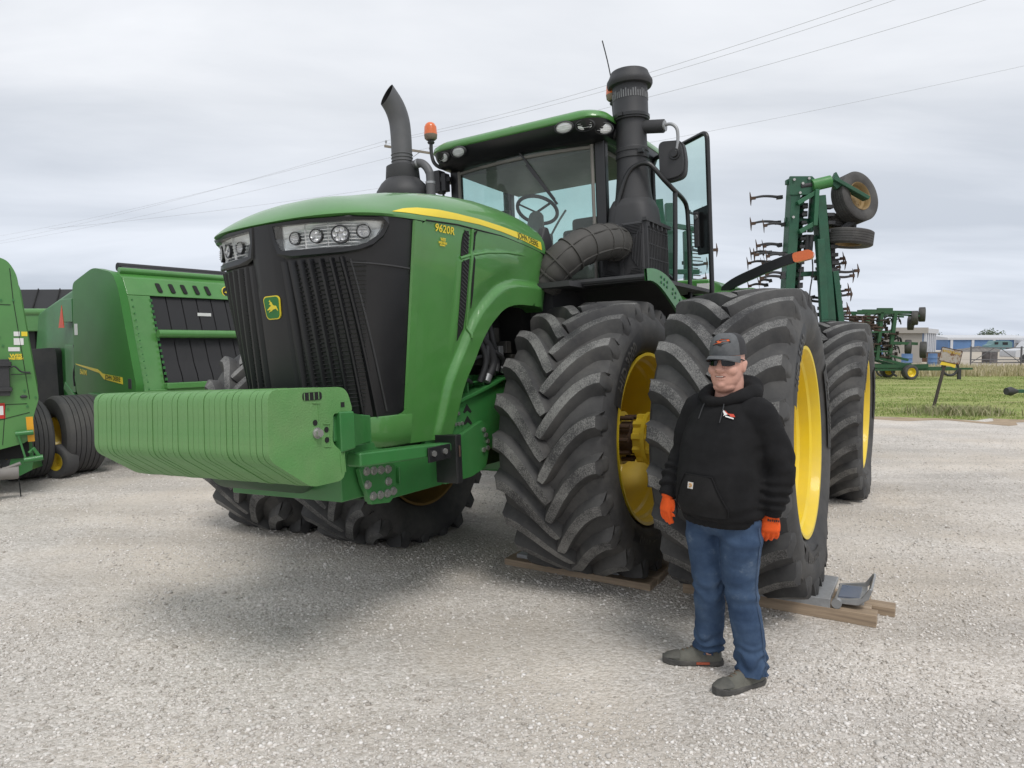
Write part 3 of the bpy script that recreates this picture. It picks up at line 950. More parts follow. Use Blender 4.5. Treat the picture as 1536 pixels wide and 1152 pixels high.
def lampcluster(sg):
    pol = [(.041, 2.302), (.064, 2.237), (.25, 2.228), (.452, 2.227), (.55, 2.235), (.622, 2.251), (.702, 2.292), (.735, 2.33), (.750, 2.370), (.598, 2.369), (.344, 2.362), (.133, 2.367), (.036, 2.373)]
    bez = [(.027, 2.298), (.04, 2.219), (.08, 2.192), (.25, 2.188), (.451, 2.193), (.56, 2.205), (.652, 2.226), (.743, 2.283), (.785, 2.345), (.775, 2.392), (.5, 2.392), (.2, 2.390), (.016, 2.392)]
    b = M(); n = len(pol)
    ro = [[face(sg * p[0], p[1], .010) for p in bez], [face(sg * p[0], p[1], .020) for p in [((a[0] + 3 * c[0]) / 4, (a[1] + 3 * c[1]) / 4) for a, c in zip(pol, bez)]], [face(sg * p[0], p[1], .016) for p in pol], [face(sg * p[0], p[1], -.07) for p in pol]]
    b.grid(ro, closed=True)
    h = b.obj('headlight', BLACK, TR, smooth=35)
    # back wall of the lamp and its reflectors
    b = M(); d_ = dens(pol, .05)
    b.prism(d_, lambda p, z: face(sg * p, z, -.018), lambda p, z: face(sg * p, z, -.030))
    cells = [(.13, 2.298, .034), (.265, 2.297, .037), (.43, 2.298, .047), (.60, 2.312, .036)]
    for i in (0, 1, 2):
        p = (cells[i][0] + cells[i + 1][0]) / 2 - .004
        b.add([face(sg * p, 2.235, -.019), face(sg * p, 2.365, -.019), face(sg * p, 2.365, -.004), face(sg * p, 2.235, -.004)], [(0, 1, 2, 3)])
    for k in range(7):
        z = 2.24 + k * .018
        b.tube([face(sg * p, z, -.017) for p in np.linspace(.07, .64, 20)], .0025, 5)
    b.obj('reflector', CHROME, h, smooth=30)
    for i, (p, z, r) in enumerate(cells):
        c = face(sg * p, z, -.020); c2 = face(sg * p, z, .0); ax = (c2 - c).normalized()
        b = M()
        b.lathe([(0, r * .35), (.006, r * .75), (.016, r * .90)], c, ax, 24); b.lathe([(.016, r * .90), (.020, r * .95), (.020, r * 1.05), (0, r * 1.08)], c, ax, 24, m=1)
        b.lathe([(0, .0001), (.004, r * .3), (.0, r * .4)], c, ax, 16)
        x = ax.orthogonal().normalized(); y = ax.cross(x)
        if i in (1, 2):
            for k in range(6 if i == 2 else 3):
                a = 2 * PI * k / (6 if i == 2 else 3) + .4
                q = c + ax * .008 + (x * math.cos(a) + y * math.sin(a)) * r * .58
                b.lathe([(0, r * .26), (.008, r * .30), (.012, r * .26), (.004, .001)], q, ax, 14)
        else:
            for k in (-2, -1, 0, 1, 2):
                b.cyl(c + ax * .018 + Vector((0, -r * .8, k * r * .32)), c + ax * .018 + Vector((0, r * .8, k * r * .32)), .002, n=5)
        b.obj('bulb', [simple('lamp bowl', (.55, .56, .57), .25, .35) if 'lamp bowl' not in MT else MT['lamp bowl'], BLACKG], h, smooth=40)
    b = M(); b.prism(dens(pol, .05), lambda p, z: face(sg * p, z, .010), lambda p, z: face(sg * p, z, .013))
    b.obj('lens', LENS, h, smooth=30)


lampcluster(1); lampcluster(-1)
# green chin below the grille, wrapping the corners
b = M()
b.grid([[face(p, 1.290, -.010) for p in PHI], [face(p, 1.292, .003) for p in PHI], [face(p, 1.283, .008) for p in PHI], [face(p, 1.20, .010) for p in PHI], [face(p, 1.115, .006) for p in PHI], [face(p, 1.105, -.004) for p in PHI], [face(p, 1.105, -.10) for p in PHI]])
for sg in (1, -1):                              # rounded corner where chin meets cheek
    cor = [(.86, 1.288), (.90, 1.290), (.94, 1.30), (.975, 1.325), (.995, 1.37), (1.0, 1.42)]
    b.grid([[face(sg * p, z, .004) for p, z in cor], [face(sg * max(p, .9), 1.27 if p < 1 else z, .004) for p, z in cor]])
    b.grid([[face(sg * p, z, o) for z in np.linspace(1.28, 2.40, 14)] for p, o in ((.968, -.008), (.972, .006), (1.0, .006))])
b.obj('chin', GREEN, TR, smooth=50)

# ---- engine seen through the arch
b = M()
b.box((.55, 0, 1.72), (1.9, .62, 1.1)); b.box((.0, 0, 1.9), (.5, 1.0, .55))
b.box((1.55, 0, 1.7), (.1, .9, 1.0))
en = b.obj('engine', VOID, TR)
b = M()
for pts, r in (([(.735, .47, 1.45), (.665, .49, 1.57), (.745, .49, 1.715), (.88, .45, 1.81), (1.0, .4, 1.86)], .030), ([(.82, .47, 1.44), (.785, .50, 1.56), (.80, .50, 1.66), (.87, .47, 1.78), (.98, .42, 1.9)], .022),
               ([(.78, .47, 1.45), (.76, .5, 1.62), (.72, .47, 1.8), (.7, .4, 1.92)], .02), ([(.62, .46, 1.55), (.75, .48, 1.62), (.9, .47, 1.6)], .014), ([(.5, .46, 1.5), (.55, .5, 1.6), (.7, .5, 1.66)], .016),
               ([(1.1, .44, 1.4), (1.0, .47, 1.46), (.9, .45, 1.44)], .014), ([(.6, .42, 1.9), (.62, .46, 1.75), (.56, .46, 1.6), (.6, .47, 1.5)], .022)):
    b.tube(spline(pts, 6), r, 10)
b.obj('hose', BLACKM, en)
b = M()
b.cyl((.745, .47, 1.435), (.715, .475, 1.485), .034, n=14); b.box((.52, .45, 1.64), (.06, .05, .10)); b.cyl((.50, .47, 1.50), (.52, .49, 1.54), .026, n=12)
b.cyl((1.12, .42, 1.75), (1.0, .47, 1.75), .025, n=10)
b.obj('fitting', GREYM, en, bevel=.004)
b = M()
for k in range(9):
    b.box((.25 + .1 * k, .40 + .02 * (k % 3), 1.5 + .09 * ((k * 5) % 4)), (.07, .12, .05 + .02 * (k % 4)))
b.obj('engine_block', simple('oily metal', (.03, .032, .03), .5, .3, dirt=.3), en, bevel=.006)

# ---- front frame
FP = [(2.07, 1.03), (2.03, .90), (1.995, .815), (1.88, .80), (1.31, .795), (1.17, .83), (1.0, .93), (.60, .96), (-.5, .96), (-.5, 1.43), (.47, 1.435), (.60, 1.415), (.85, 1.360), (1.14, 1.302), (1.34, 1.22), (1.45, 1.105), (1.50, 1.045), (1.83, 1.035)]
b = M()
for sg in (1, -1):
    b.prism(FP, lambda u, z: (u, sg * .465, z), lambda u, z: (u, sg * .43, z))
FR = b.obj('front_frame', GREENF, TR, bevel=.006)
b = M()
for sg in (1, -1):
    b.prism([(-.5, 1.450), (.47, 1.440), (.60, 1.418), (.85, 1.362), (1.14, 1.304), (1.30, 1.26), (1.30, 1.285), (1.14, 1.33), (.85, 1.388), (.60, 1.444), (.47, 1.466), (-.5, 1.476)], lambda u, z: (u, sg * .50, z), lambda u, z: (u, sg * .33, z))
    b.box((.835, sg * .40, 1.44), (.21, .10, .012), rot=(0, .03, 0)); b.box((.735, sg * .40, 1.43), (.012, .10, .115)); b.box((.835, sg * .352, 1.43), (.21, .012, .115)); b.box((.935, sg * .40, 1.42), (.012, .10, .12))
b.obj('frame_flange', GREENF, FR, bevel=.006)
b = M()
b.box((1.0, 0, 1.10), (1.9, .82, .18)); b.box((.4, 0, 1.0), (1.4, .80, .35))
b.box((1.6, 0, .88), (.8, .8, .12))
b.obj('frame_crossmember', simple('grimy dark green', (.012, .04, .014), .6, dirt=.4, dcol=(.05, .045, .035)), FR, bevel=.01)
# doubler plates
b = M()
b.prism([(1.345, 1.07), (1.31, .80), (1.02, .80), (.83, .84), (.78, .95), (.78, 1.13), (.86, 1.17), (1.19, 1.08)], lambda u, z: (u, .50, z), lambda u, z: (u, .466, z))
b.prism([(2.10, 1.02), (2.075, .93), (2.015, .808), (1.86, .79), (1.80, .83), (1.80, 1.0), (1.86, 1.03)], lambda u, z: (u, .50, z), lambda u, z: (u, .466, z))
b.box((1.75, .478, .93), (.012, .024, .10))
b.obj('frame_plate', GREENF, FR, bevel=.005)
b = M()
for (u, z) in [(2.048, 1.0), (1.99, .995), (1.93, .99), (1.87, .985), (2.045, .925), (1.872, .915), (2.005, .855), (1.945, .85), (1.885, .848), (1.832, .852)]:
    b.cyl((u, .50, z), (u, .518, z), .019, n=6); b.cyl((u, .50, z), (u, .506, z), .025, n=14)
for (u, z) in [(.85, 1.105), (.826, 1.065), (.806, 1.02), (.808, .972), (.862, .965)]:
    b.cyl((u, .50, z), (u, .515, z), .017, n=6)
for (u, z) in [(1.10, 1.24), (1.10, 1.17), (1.14, 1.17), (1.06, 1.17)]:
    b.cyl((u, .466, z), (u, .478, z), .013, n=6)
b.obj('bolt', STEEL, FR, smooth=30)
b = M()
for dz in (0, -.08):
    b.prism([(1.035, 1.245 + dz), (.988, 1.295 + dz), (.935, 1.240 + dz), (.95, 1.230 + dz), (.985, 1.252 + dz), (1.02, 1.235 + dz)], lambda u, z: (u, .468, z), lambda u, z: (u, .46, z))
b.obj('chevron_hole', VOID, FR, smooth=0)
# step rail and black stop bracket
b = M()
b.prism([(2.26, 1.135), (1.70, 1.105), (1.40, 1.085), (1.40, 1.035), (1.70, 1.03), (2.26, 1.06)], lambda u, z: (u, .66 - (2.26 - u) * .02, z), lambda u, z: (u, .56 - (2.26 - u) * .02, z))
b.obj('weight_arm', GREENF, TR, bevel=.012)
b = M()
b.box((1.585, .663, 1.045), (.22, .012, .09)); b.box((1.40, .63, .985), (.05, .10, .30)); b.box((1.43, .60, .985), (.012, .16, .30))
br = b.obj('stop_bracket', BLACKG, TR, bevel=.004)
b = M()
for u in (1.65, 1.54): b.cyl((u, .669, 1.05), (u, .682, 1.05), .018, n=6)
b.obj('bolt', STEEL, br, smooth=30)
b = M(); b.box((1.41, .688, 1.035), (.012, .004, .07)); b.obj('rust_patch', RUST, br)

# ---- suitcase weights
def rnd(poly, rad, n=4):
    out_ = []
    for i in range(len(poly)):
        p = Vector(poly[i][:2]); a = Vector(poly[i - 1][:2]); c = Vector(poly[(i + 1) % len(poly)][:2])
        r = poly[i][2] if len(poly[i]) > 2 else rad
        d1 = (a - p); d2 = (c - p); l = min(r, d1.length * .45, d2.length * .45)
        q1 = p + d1.normalized() * l; q2 = p + d2.normalized() * l
        for k in range(n + 1):
            t = k / n; out_.append(tuple((1 - t) ** 2 * q1 + 2 * t * (1 - t) * p + t * t * q2))
    return out_


WP = rnd([(2.855, 1.497, .06), (2.365, 1.485, .06), (2.325, 1.355, .03), (2.463, 1.358, .02), (2.478, 1.215, .03), (2.398, 1.150, .02), (2.405, 1.022, .05), (2.625, 1.022, .045), (2.868, 1.185, .045)], .03, 5)
NW = 34; pitch = 1.38 / NW
b = M()
b.prism(WP, lambda u, z: (u, -pitch * .455, z), lambda u, z: (u, pitch * .455, z))
wo = b.obj('suitcase_weight', GREEND, TR, smooth=30, bevel=.008, seg=2)
wo.modifiers[0].harden_normals = False
wo.location = (0, -.69 + pitch / 2, 0)
wts = [wo]
for k in range(1, NW):
    c = wo.copy(); COL.objects.link(c)
    c.location = (random.uniform(-.0028, .0022), -.69 + pitch * (k + .5), random.uniform(-.0025, .0015))
    wts.append(c)
last = wts[-1]; last.location = (0, .69 - pitch / 2, 0); last.rotation_euler = (0, 0, 0)
b = M(); yv = pitch * .455
slot = rnd([(2.655, 1.472), (2.535, 1.470), (2.535, 1.432), (2.655, 1.434)], .015)
b.prism(slot, lambda u, z: (u, yv + .003, z), lambda u, z: (u, yv - .02, z))
for (u, z) in ((2.585, 1.325), (2.515, 1.285), (2.515, 1.235)):
    b.cyl((u, yv - .02, z), (u, yv + .003, z), .014, n=16)
b.prism([(2.41, 1.41), (2.385, 1.41), (2.385, 1.385), (2.41, 1.385)], lambda u, z: (u, yv + .002, z), lambda u, z: (u, yv - .01, z))
b.obj('handle_slot', VOID, last, smooth=30)
b = M()
for (u0, z0, u1, z1) in ((2.597, 1.42, 2.548, 1.415), (2.548, 1.25, 2.597, 1.25), (2.535, 1.315, 2.49, 1.31), (2.49, 1.20, 2.535, 1.205), (2.43, 1.17, 2.425, 1.06)):
    b.bar((u0, yv + .002, z0), (u1, yv + .002, z1), .006, .006)
b.bar((2.56, yv + .001, 1.415), (2.555, yv + .001, 1.25), .005, .005); b.bar((2.493, yv + .001, 1.31), (2.49, yv + .001, 1.20), .005, .005)
b.bar((2.405, yv + .001, 1.17), (2.40, yv + .001, 1.06), .005, .005)
for du in (.0, .03, .06, .09): b.box((2.555 + du, yv - .002, 1.452), (.006, .012, .036))
b.obj('cast_rim', GREEND, last, bevel=.002)
b = M(); b.cyl((2.578, yv, 1.275), (2.578, yv + .028, 1.275), .020, n=6); b.cyl((2.578, yv, 1.275), (2.578, yv + .008, 1.275), .027, n=16); b.obj('bolt', STEEL, last, smooth=30)
# carrier the weights hang on
b = M()
b.box((2.40, 0, 1.28), (.10, 1.34, .13)); b.box((2.2, 0, 1.22), (.45, .9, .12)); b.box((2.02, 0, 1.0), (.35, .9, .30))
b.prism([(2.36, 1.36), (2.02, 1.31), (2.02, 1.155), (2.38, 1.17)], lambda u, z: (u, .53, z), lambda u, z: (u, .49, z))
b.prism([(2.43, 1.365), (2.33, 1.36), (2.33, 1.17), (2.43, 1.16)], lambda u, z: (u, .70, z), lambda u, z: (u, .49, z))
b.add([(2.33, .69, 1.35), (2.33, .69, 1.18), (2.04, .535, 1.17), (2.04, .535, 1.30)], [(0, 1, 2, 3)])
b.obj('weight_carrier', GREENF, TR, bevel=.008)
b = M()
b.lathe([(-.50, .0), (-.46, .10), (-.38, .16), (.22, .16), (.28, .12), (.36, .0)], (2.25, 0, 1.06), (0, 1, 0), 40)
b.obj('tow_guard', simple('dark guard green', (.014, .06, .02), .5, dirt=.3, dcol=(.1, .1, .08)), TR, smooth=40)  # guard in a darker green than the frame
# ------------------------------------------------------------------ exhaust
EX = Vector((-.1, -.87, 0))
b = M()
b.lathe([(2.0, .0), (2.0, .225), (3.07, .225), (3.075, .245), (3.10, .247), (3.135, .24), (3.20, .20), (3.245, .155), (3.255, .142)], EX, (0, 0, 1), 40)
b.box(EX + Vector((.16, .165, 2.95)), (.01, .01, .25))
ex = b.obj('exhaust_can', simple('black exhaust can', (.030, .031, .034), .5, dirt=.3, dcol=(.12, .115, .11)), TR, smooth=40)
b = M()
b.lathe([(3.24, .15), (3.25, .155), (3.36, .145), (3.375, .118)], EX, (0, 0, 1), 36)
b.obj('sleeve', BLACKM, ex, smooth=40)
b = M()
pp = spline([(-.1, -.87, 3.3), (-.1, -.87, 3.5), (-.1, -.87, 3.64), (-.088, -.875, 3.78), (-.045, -.893, 3.90), (.04, -.93, 4.02)], 8)
n = len(pp)
cn = Vector((.78, -.37, .42)).normalized(); c0_ = pp[-4]
for rad_, col_ in ((.093, 0), (.086, 1)):
    q = M(); q.tube(pp, [rad_] * n, 28, caps=False)
    for i_, p_ in enumerate(q.v):                # the mouth is cut off plumb
        h_ = (Vector(p_) - c0_).dot(cn)
        if h_ > 0 and Vector(p_).z > 3.6: q.v[i_] = tuple(Vector(p_) - (pp[-1] - pp[-5]).normalized() * (h_ / cn.dot((pp[-1] - pp[-5]).normalized())))
    b.join(q, m=col_)
for z in (3.40, 3.43, 3.46): b.lathe([(z, .094), (z + .006, .099), (z + .012, .094)], EX, (0, 0, 1), 28)
b.obj('tail_pipe', [EXH, SOOT], ex, smooth=50, recalc=False)
b = M()
pq = spline([(-.1, -.74, 3.355), (-.1, -.68, 3.365), (-.1, -.62, 3.335), (-.1, -.575, 3.27), (-.1, -.565, 3.18), (-.1, -.565, 2.6)], 6)
b.tube(pq, .037, 14); b.tube([(-.1, -.565, 3.16), (-.1, -.565, 2.6)], .042, 14)
b.obj('vent_pipe', EXH, ex, smooth=50)
b = M(); b.cyl((-.1, -.70, 3.363), (-.1, -.682, 3.365), .041, n=16); b.cyl((-.1, -.565, 3.16), (-.1, -.565, 3.18), .044, n=16)
b.obj('pipe_clamp', GREYM, ex)

# ------------------------------------------------------------------ cab
CU0, CU1, CV = -.80, -1.95, .76
ZB, ZR = 2.12, 3.44
b = M()
for sg in (1, -1):
    b.bar((CU0, sg * CV, ZB), (CU0, sg * (CV + .005), ZR + .06), .10, .085, up=(1, 0, 0))
    b.bar((CU1 + .1, sg * .80, ZB), (CU1 + .1, sg * .80, ZR + .06), .10, .09, up=(1, 0, 0))
    b.bar((-1.6, sg * .80, ZR + .02), (CU1 + .1, sg * .80, ZR + .02), .08, .06); b.bar((CU0, sg * .78, ZR + .02), (-1.6, sg * .80, ZR + .02), .08, .06)
    b.bar((CU0, sg * .78, ZB + .06), (CU1, sg * .80, ZB + .06), .09, .16)
b.bar((CU0, -CV, ZB + .04), (CU0, CV, ZB + .04), .08, .14); b.bar((CU0, -CV, ZR + .04), (CU0, CV, ZR + .04), .07, .08)
b.bar((CU1, -.80, ZB + .2), (CU1, .80, ZB + .2), .08, .5)
CAB = b.obj('cab_frame', BLACKG, TR, bevel=.014)
b = M(); b.box((-1.38, 0, 2.07), (1.16, 1.52, .12)); b.box((-1.5, 0, 1.7), (.8, .9, .7)); b.obj('cab_floor', VOID, CAB, bevel=.01)
# windscreen, right and rear panes
def pane(name, rows, parent=CAB):
    q = M(); q.grid(rows); return q.obj(name, PANE, parent, smooth=60)


pane('windscreen', [[(CU0 + .03 + .10 * (1 - (v / .72) ** 2), v, z) for v in np.linspace(-.715, .715, 15)] for z in (2.2, 2.6, 3.0, 3.46)])
pane('side_window', [[(u, -.79, z) for u in (CU0 - .05, -1.5, CU1 + .15)] for z in (2.28, 2.9, 3.45)])
pane('rear_window', [[(CU1 - .02, v, z) for v in (-.75, 0, .75)] for z in (2.62, 3.0, 3.45)])
# rubber border of the windscreen
b = M()
fr = [(CU0 + .035 + .10 * (1 - (v / .72) ** 2), v, 3.40) for v in np.linspace(-.70, .70, 15)]
b.tube(fr, .016, 8)
b.tube([(CU0 + .05, -.70, 2.2), (CU0 + .05, -.70, 3.42)], .016, 8); b.tube([(CU0 + .05, .70, 2.2), (CU0 + .05, .70, 3.42)], .016, 8)
b.obj('window_seal', INTER, CAB)
# roof
def plan(u0, u1, hv, r, n=6):
    o = []
    for (cu, cv, a0) in ((u0 - r, hv - r, 0), (u1 + r, hv - r, 90), (u1 + r, -hv + r, 180), (u0 - r, -hv + r, 270)):
        for k in range(n + 1):
            a = R(a0 + 90 * k / n); o.append((cu + r * math.cos(a), cv + r * math.sin(a)))
    # gentle bow of the front edge
    return [(p[0] + (.05 * (1 - (p[1] / hv) ** 2) if p[0] > u0 - r - .01 else 0), p[1]) for p in o]


def slab(rings):
    q = M(); n = len(rings[0][0])
    q.grid([[(p[0], p[1], z) for p in pl] for pl, z in rings], closed=True)
    k = len(q.v); q.f.append(tuple(range(n))); q.f.append(tuple(range(k - 1, k - n - 1, -1))); q.m += [0, 0]
    return q


b = slab([(plan(-.68, -2.02, .80, .12), 3.43), (plan(-.60, -2.05, .86, .14), 3.455), (plan(-.545, -2.07, .89, .16), 3.53), (plan(-.53, -2.07, .895, .16), 3.575)])
VIS = b.obj('roof_visor', BLACK, CAB, smooth=40)
b = slab([(plan(-.53, -2.08, .90, .16), 3.573), (plan(-.52, -2.09, .905, .16), 3.585), (plan(-.525, -2.09, .90, .17), 3.62), (plan(-.56, -2.07, .86, .18), 3.655), (plan(-.68, -2.0, .76, .2), 3.685), (plan(-.95, -1.85, .5, .2), 3.71), (plan(-1.2, -1.7, .2, .1), 3.72)])
b.obj('roof_shell', GREEN, CAB, smooth=50)
b = M()
hp = [(-.80, -.27, 3.685), (-.80, -.26, 3.735), (-.80, -.12, 3.745), (-.80, -.11, 3.695)]
b.tube(hp, .010, 8)
b.obj('roof_handle', BLACKM, CAB)
# six oval work lights sunk in the visor
for (v, z, a) in ((-.735, 3.520, -.35), (-.53, 3.525, -.1), (.56, 3.53, .06), (.735, 3.525, .20), (.86, 3.50, .75)):
    u = -.535 + .05 * (1 - (v / .89) ** 2) - (.03 if abs(v) > .7 else 0) - (.09 if v > .8 else 0)
    ax = Vector((math.cos(a), math.sin(a), -.45)).normalized(); x = Vector((0, 0, 1)).cross(ax).normalized(); y = ax.cross(x)
    X = Matrix((x, y, ax)).transposed().to_4x4(); X.translation = Vector((u, v, z)) - ax * .012
    q = M(); q.lathe([(.0, 1.2), (.018, 1.18), (.024, 1.05), (.016, 1.0)], (0, 0, 0), (0, 0, 1), 28)
    q.v = [(p[0] * .075, p[1] * .044, p[2]) for p in q.v]
    q.v = [tuple(X @ Vector(p)) for p in q.v]
    wl = q.obj('work_light', BLACKM, CAB, smooth=40)
    q = M(); q.lathe([(.016, .0), (.020, .4), (.016, .8), (.006, 1.02)], (0, 0, 0), (0, 0, 1), 24)
    q.v = [(p[0] * .075, p[1] * .044, p[2]) for p in q.v]
    for k in (-1, 0, 1): q.bar((-.06, .016 * k, .021), (.06, .016 * k, .021), .002, .003)
    q.v = [tuple(X @ Vector(p)) for p in q.v]
    q.obj('light_glass', CHROME, wl, smooth=40)
# wiper
b = M()
b.tube([(-.64, .0, 3.50), (-.66, .17, 3.26), (-.675, .36, 2.985)], .010, 6); b.bar((-.655, .10, 3.33), (-.672, .385, 2.94), .012, .02)
b.cyl((-.62, 0, 3.50), (-.69, 0, 3.50), .025, n=12)
b.obj('wiper', BLACKM, CAB)
# beacons
for nm, pts, base in (('beacon', [(-.72, -.80, 3.46), (-.66, -.86, 3.475), (-.65, -.92, 3.53), (-.65, -.945, 3.62), (-.65, -.945, 3.72)], Vector((-.65, -.945, 3.715))),
                      ('beacon', [(-1.0, .80, 3.60), (-.95, .845, 3.64), (-.93, .85, 3.70), (-.92, .85, 3.78)], Vector((-.92, .85, 3.775)))):
    q = M(); q.tube(spline(pts, 5), .018, 10)
    q.lathe([(0, 0), (0, .03), (.012, .036), (.02, .03), (.03, .03), (.035, .022)], base, (0, 0, 1), 20)
    st = q.obj('beacon_stalk', BLACKM, CAB, smooth=40)
    q = M(); q.lathe([(.035, .0), (.035, .045), (.05, .06), (.085, .064)], base, (0, 0, 1), 28); q.obj('beacon_base', simple('weathered beacon base', (.22, .17, .12), .7, dirt=.5), st, smooth=40)
    q = M(); q.lathe([(.085, .064), (.12, .061), (.16, .056), (.185, .047), (.20, .030), (.205, .0)], base, (0, 0, 1), 28)
    for k in range(20):
        a = 2 * PI * k / 20; q.tube([base + Vector((.0625 * math.cos(a), .0625 * math.sin(a), .088)), base + Vector((.055 * math.cos(a), .055 * math.sin(a), .165))], .0025, 4)
    q.obj(nm, ORANGE, st, smooth=40)
# aerial
b = M(); b.tube(spline([(-1.95, .45, 3.66), (-1.93, .45, 4.2), (-1.85, .44, 4.5), (-1.75, .42, 4.74)], 4), [.008] * 6 + [.006] * 7, 6); b.obj('aerial', BLACKM, CAB)
# interior
b = M()
b.box((-1.72, .06, 2.42), (.52, .50, .16)); b.box((-1.95, .06, 2.68), (.14, .48, .52)); b.box((-1.98, .06, 2.98), (.10, .30, .16))
b.box((-1.72, .36, 2.58), (.42, .10, .08)); b.box((-1.70, -.26, 2.60), (.5, .12, .10)); b.cyl((-1.72, .06, 2.13), (-1.72, .06, 2.36), .14, n=20)
b.obj('operator_seat', SEATM, CAB, bevel=.045, seg=3)
b = M()
b.tube([(-1.0, -.05, 2.13), (-1.02, -.05, 2.6), (-1.08, -.06, 2.86), (-1.16, -.09, 2.98)], [.13, .10, .085, .07], 14)
b.box((-1.02, -.05, 2.50), (.24, .30, .55))
b.obj('steering_column', INTER, CAB, bevel=.02)
b = M(); c = Vector((-1.20, -.10, 3.04)); ax = Vector((-.52, 0, .85)).normalized(); x = ax.orthogonal().normalized(); y = ax.cross(x)
b.tube([c + (x * math.cos(a) + y * math.sin(a)) * .20 for a in np.linspace(0, 2 * PI, 33)[:-1]], .018, 10, closed=True)
for k in range(3):
    a = 2 * PI * k / 3 + .5; b.bar(c - ax * .03, c + (x * math.cos(a) + y * math.sin(a)) * .20, .03, .012)
b.obj('steering_wheel', BLACKM, CAB, smooth=50)
b = M()
b.box((-1.62, -.55, 2.5), (.7, .28, .5)); b.box((-1.2, -.52, 3.0), (.04, .22, .17)); b.tube([(-1.3, -.58, 2.7), (-1.22, -.55, 2.95)], .015, 6); b.box((-1.86, 0, 2.4), (.1, 1.2, .4))
b.tube(spline([(-1.05, .12, 2.75), (-1.07, .20, 2.88), (-1.08, .27, 2.97)], 4), .012, 6)
b.obj('console', INTER, CAB, bevel=.02)
b = M(); b.box((-1.38, 0, 3.415), (1.1, 1.45, .05)); b.obj('headliner', INTER, CAB)
b = M(); b.tube(spline([(-1.9, -.7, 3.02), (-1.5, -.72, 3.05), (-.9, -.66, 3.1)], 6), .018, 8); b.obj('grab_bar', INTER, CAB)
# right mirror and its bracket
b = M()
b.bar((-.76, -.80, 3.36), (-.72, -.90, 3.36), .05, .14, up=(1, 0, 0)); b.box((-.70, -.90, 3.345), (.10, .07, .21)); b.box((-.70, -.83, 3.33), (.08, .05, .17))
b.cyl((-.70, -.86, 3.25), (-.70, -.86, 3.12), .012, n=8); b.cyl((-.70, -.88, 3.23), (-.70, -.88, 3.26), .04, n=12); b.ell((-.70, -.84, 3.08), (.06, .11, .05))
b.obj('mirror_bracket', BLACKM, CAB, bevel=.01)
# left mirror on its arm
b = M()
b.tube([(-.88, .84, 3.50), (-.88, 1.0, 3.525), (-.90, 1.14, 3.52), (-.9, 1.30, 3.495)], [.05, .052, .056, .056], 16)
ma = b.obj('mirror_arm', BLACKM, CAB, smooth=40)
b = M(); b.tube(spline([(-.9, 1.28, 3.50), (-.9, 1.36, 3.50), (-.9, 1.41, 3.45), (-.9, 1.415, 3.35), (-.9, 1.395, 3.25)], 6), .014, 10); b.cyl((-.9, 1.30, 3.495), (-.9, 1.315, 3.495), .045, n=16); b.obj('steel_tube', GREYM, ma, smooth=50)
b = M()
mp_ = rnd([(1.235, 3.385), (1.445, 3.36), (1.47, 3.20), (1.455, 3.05), (1.30, 3.03), (1.24, 3.09)], .06, 5)
b.prism(mp_, lambda v, z: (-.93, v, z), lambda v, z: (-1.0, v, z))
b.prism([(v * .9 + .135, z * .9 + .32) for v, z in mp_], lambda v, z: (-.895, v, z), lambda v, z: (-.935, v, z))
mi = b.obj('mirror', BLACKM, ma, smooth=40, bevel=.012)
b = M(); b.cyl((-.885, 1.385, 3.245), (-.93, 1.385, 3.245), .048, n=18); b.cyl((-.865, 1.385, 3.245), (-.885, 1.385, 3.245), .03, n=14); b.obj('mirror_pivot', BLACKG, mi, bevel=.004)

# open door, hinged at the rear post
HA, HB = Vector((-1.86, .86, 0)), Vector((-1.35, 1.54, 0)); dd = (HB - HA).normalized(); dn = Vector((dd.y, -dd.x, 0))
def dp(t, z, o=0.): return HA + (HB - HA) * t + Vector((0, 0, z)) + dn * o
dpoly = rnd([(0.0, 3.50), (1.0, 3.515), (1.0, 2.06), (.55, 2.10), (.30, 2.30), (0, 2.45)], .08, 5)
pane('door_glass', [[dp(t, z) for t in (.03, .5, .97)] for z in (2.28, 2.9, 3.49)])
b = M()
b.tube([dp(t, z) for t, z in dpoly], .022, 8, closed=True)
DO = b.obj('door', BLACKG, CAB, smooth=50)
b = M(); b.prism([(.74, 2.87), (.99, 2.88), (.99, 2.45), (.80, 2.46)], lambda t, z: dp(t, z, .012), lambda t, z: dp(t, z, -.02)); b.obj('latch_plate', BLACKG, DO, bevel=.006)
b = M(); b.bar(dp(.84, 2.84, -.05), dp(.84, 2.50, -.05), .05, .04, up=(1, 0, 0)); b.bar(dp(.84, 2.84, .04), dp(.84, 2.52, .04), .05, .035, up=(1, 0, 0)); b.obj('door_handle', BLACKM, DO, bevel=.012)
b = M(); b.cyl(dp(.86, 2.79, .055), dp(.86, 2.79, .065), .022, n=14); b.obj('lock', GREYM, DO)
# handrails
b = M()
b.tube(spline([(-.70, .90, 2.62), (-.72, .93, 2.85), (-.75, 1.0, 3.08), (-.77, 1.08, 3.17), (-.78, 1.2, 3.17), (-.83, 1.31, 3.03), (-.95, 1.35, 2.965), (-1.20, 1.35, 2.93), (-1.31, 1.35, 2.87), (-1.335, 1.35, 2.70), (-1.34, 1.35, 2.38), (-1.31, 1.35, 1.95)], 6), .020, 10)
b.tube([(-.985, 1.35, 2.95), (-.95, 1.35, 2.55), (-.90, 1.35, 2.15)], .020, 10)
b.obj('handrail', BLACKG, TR, smooth=50)
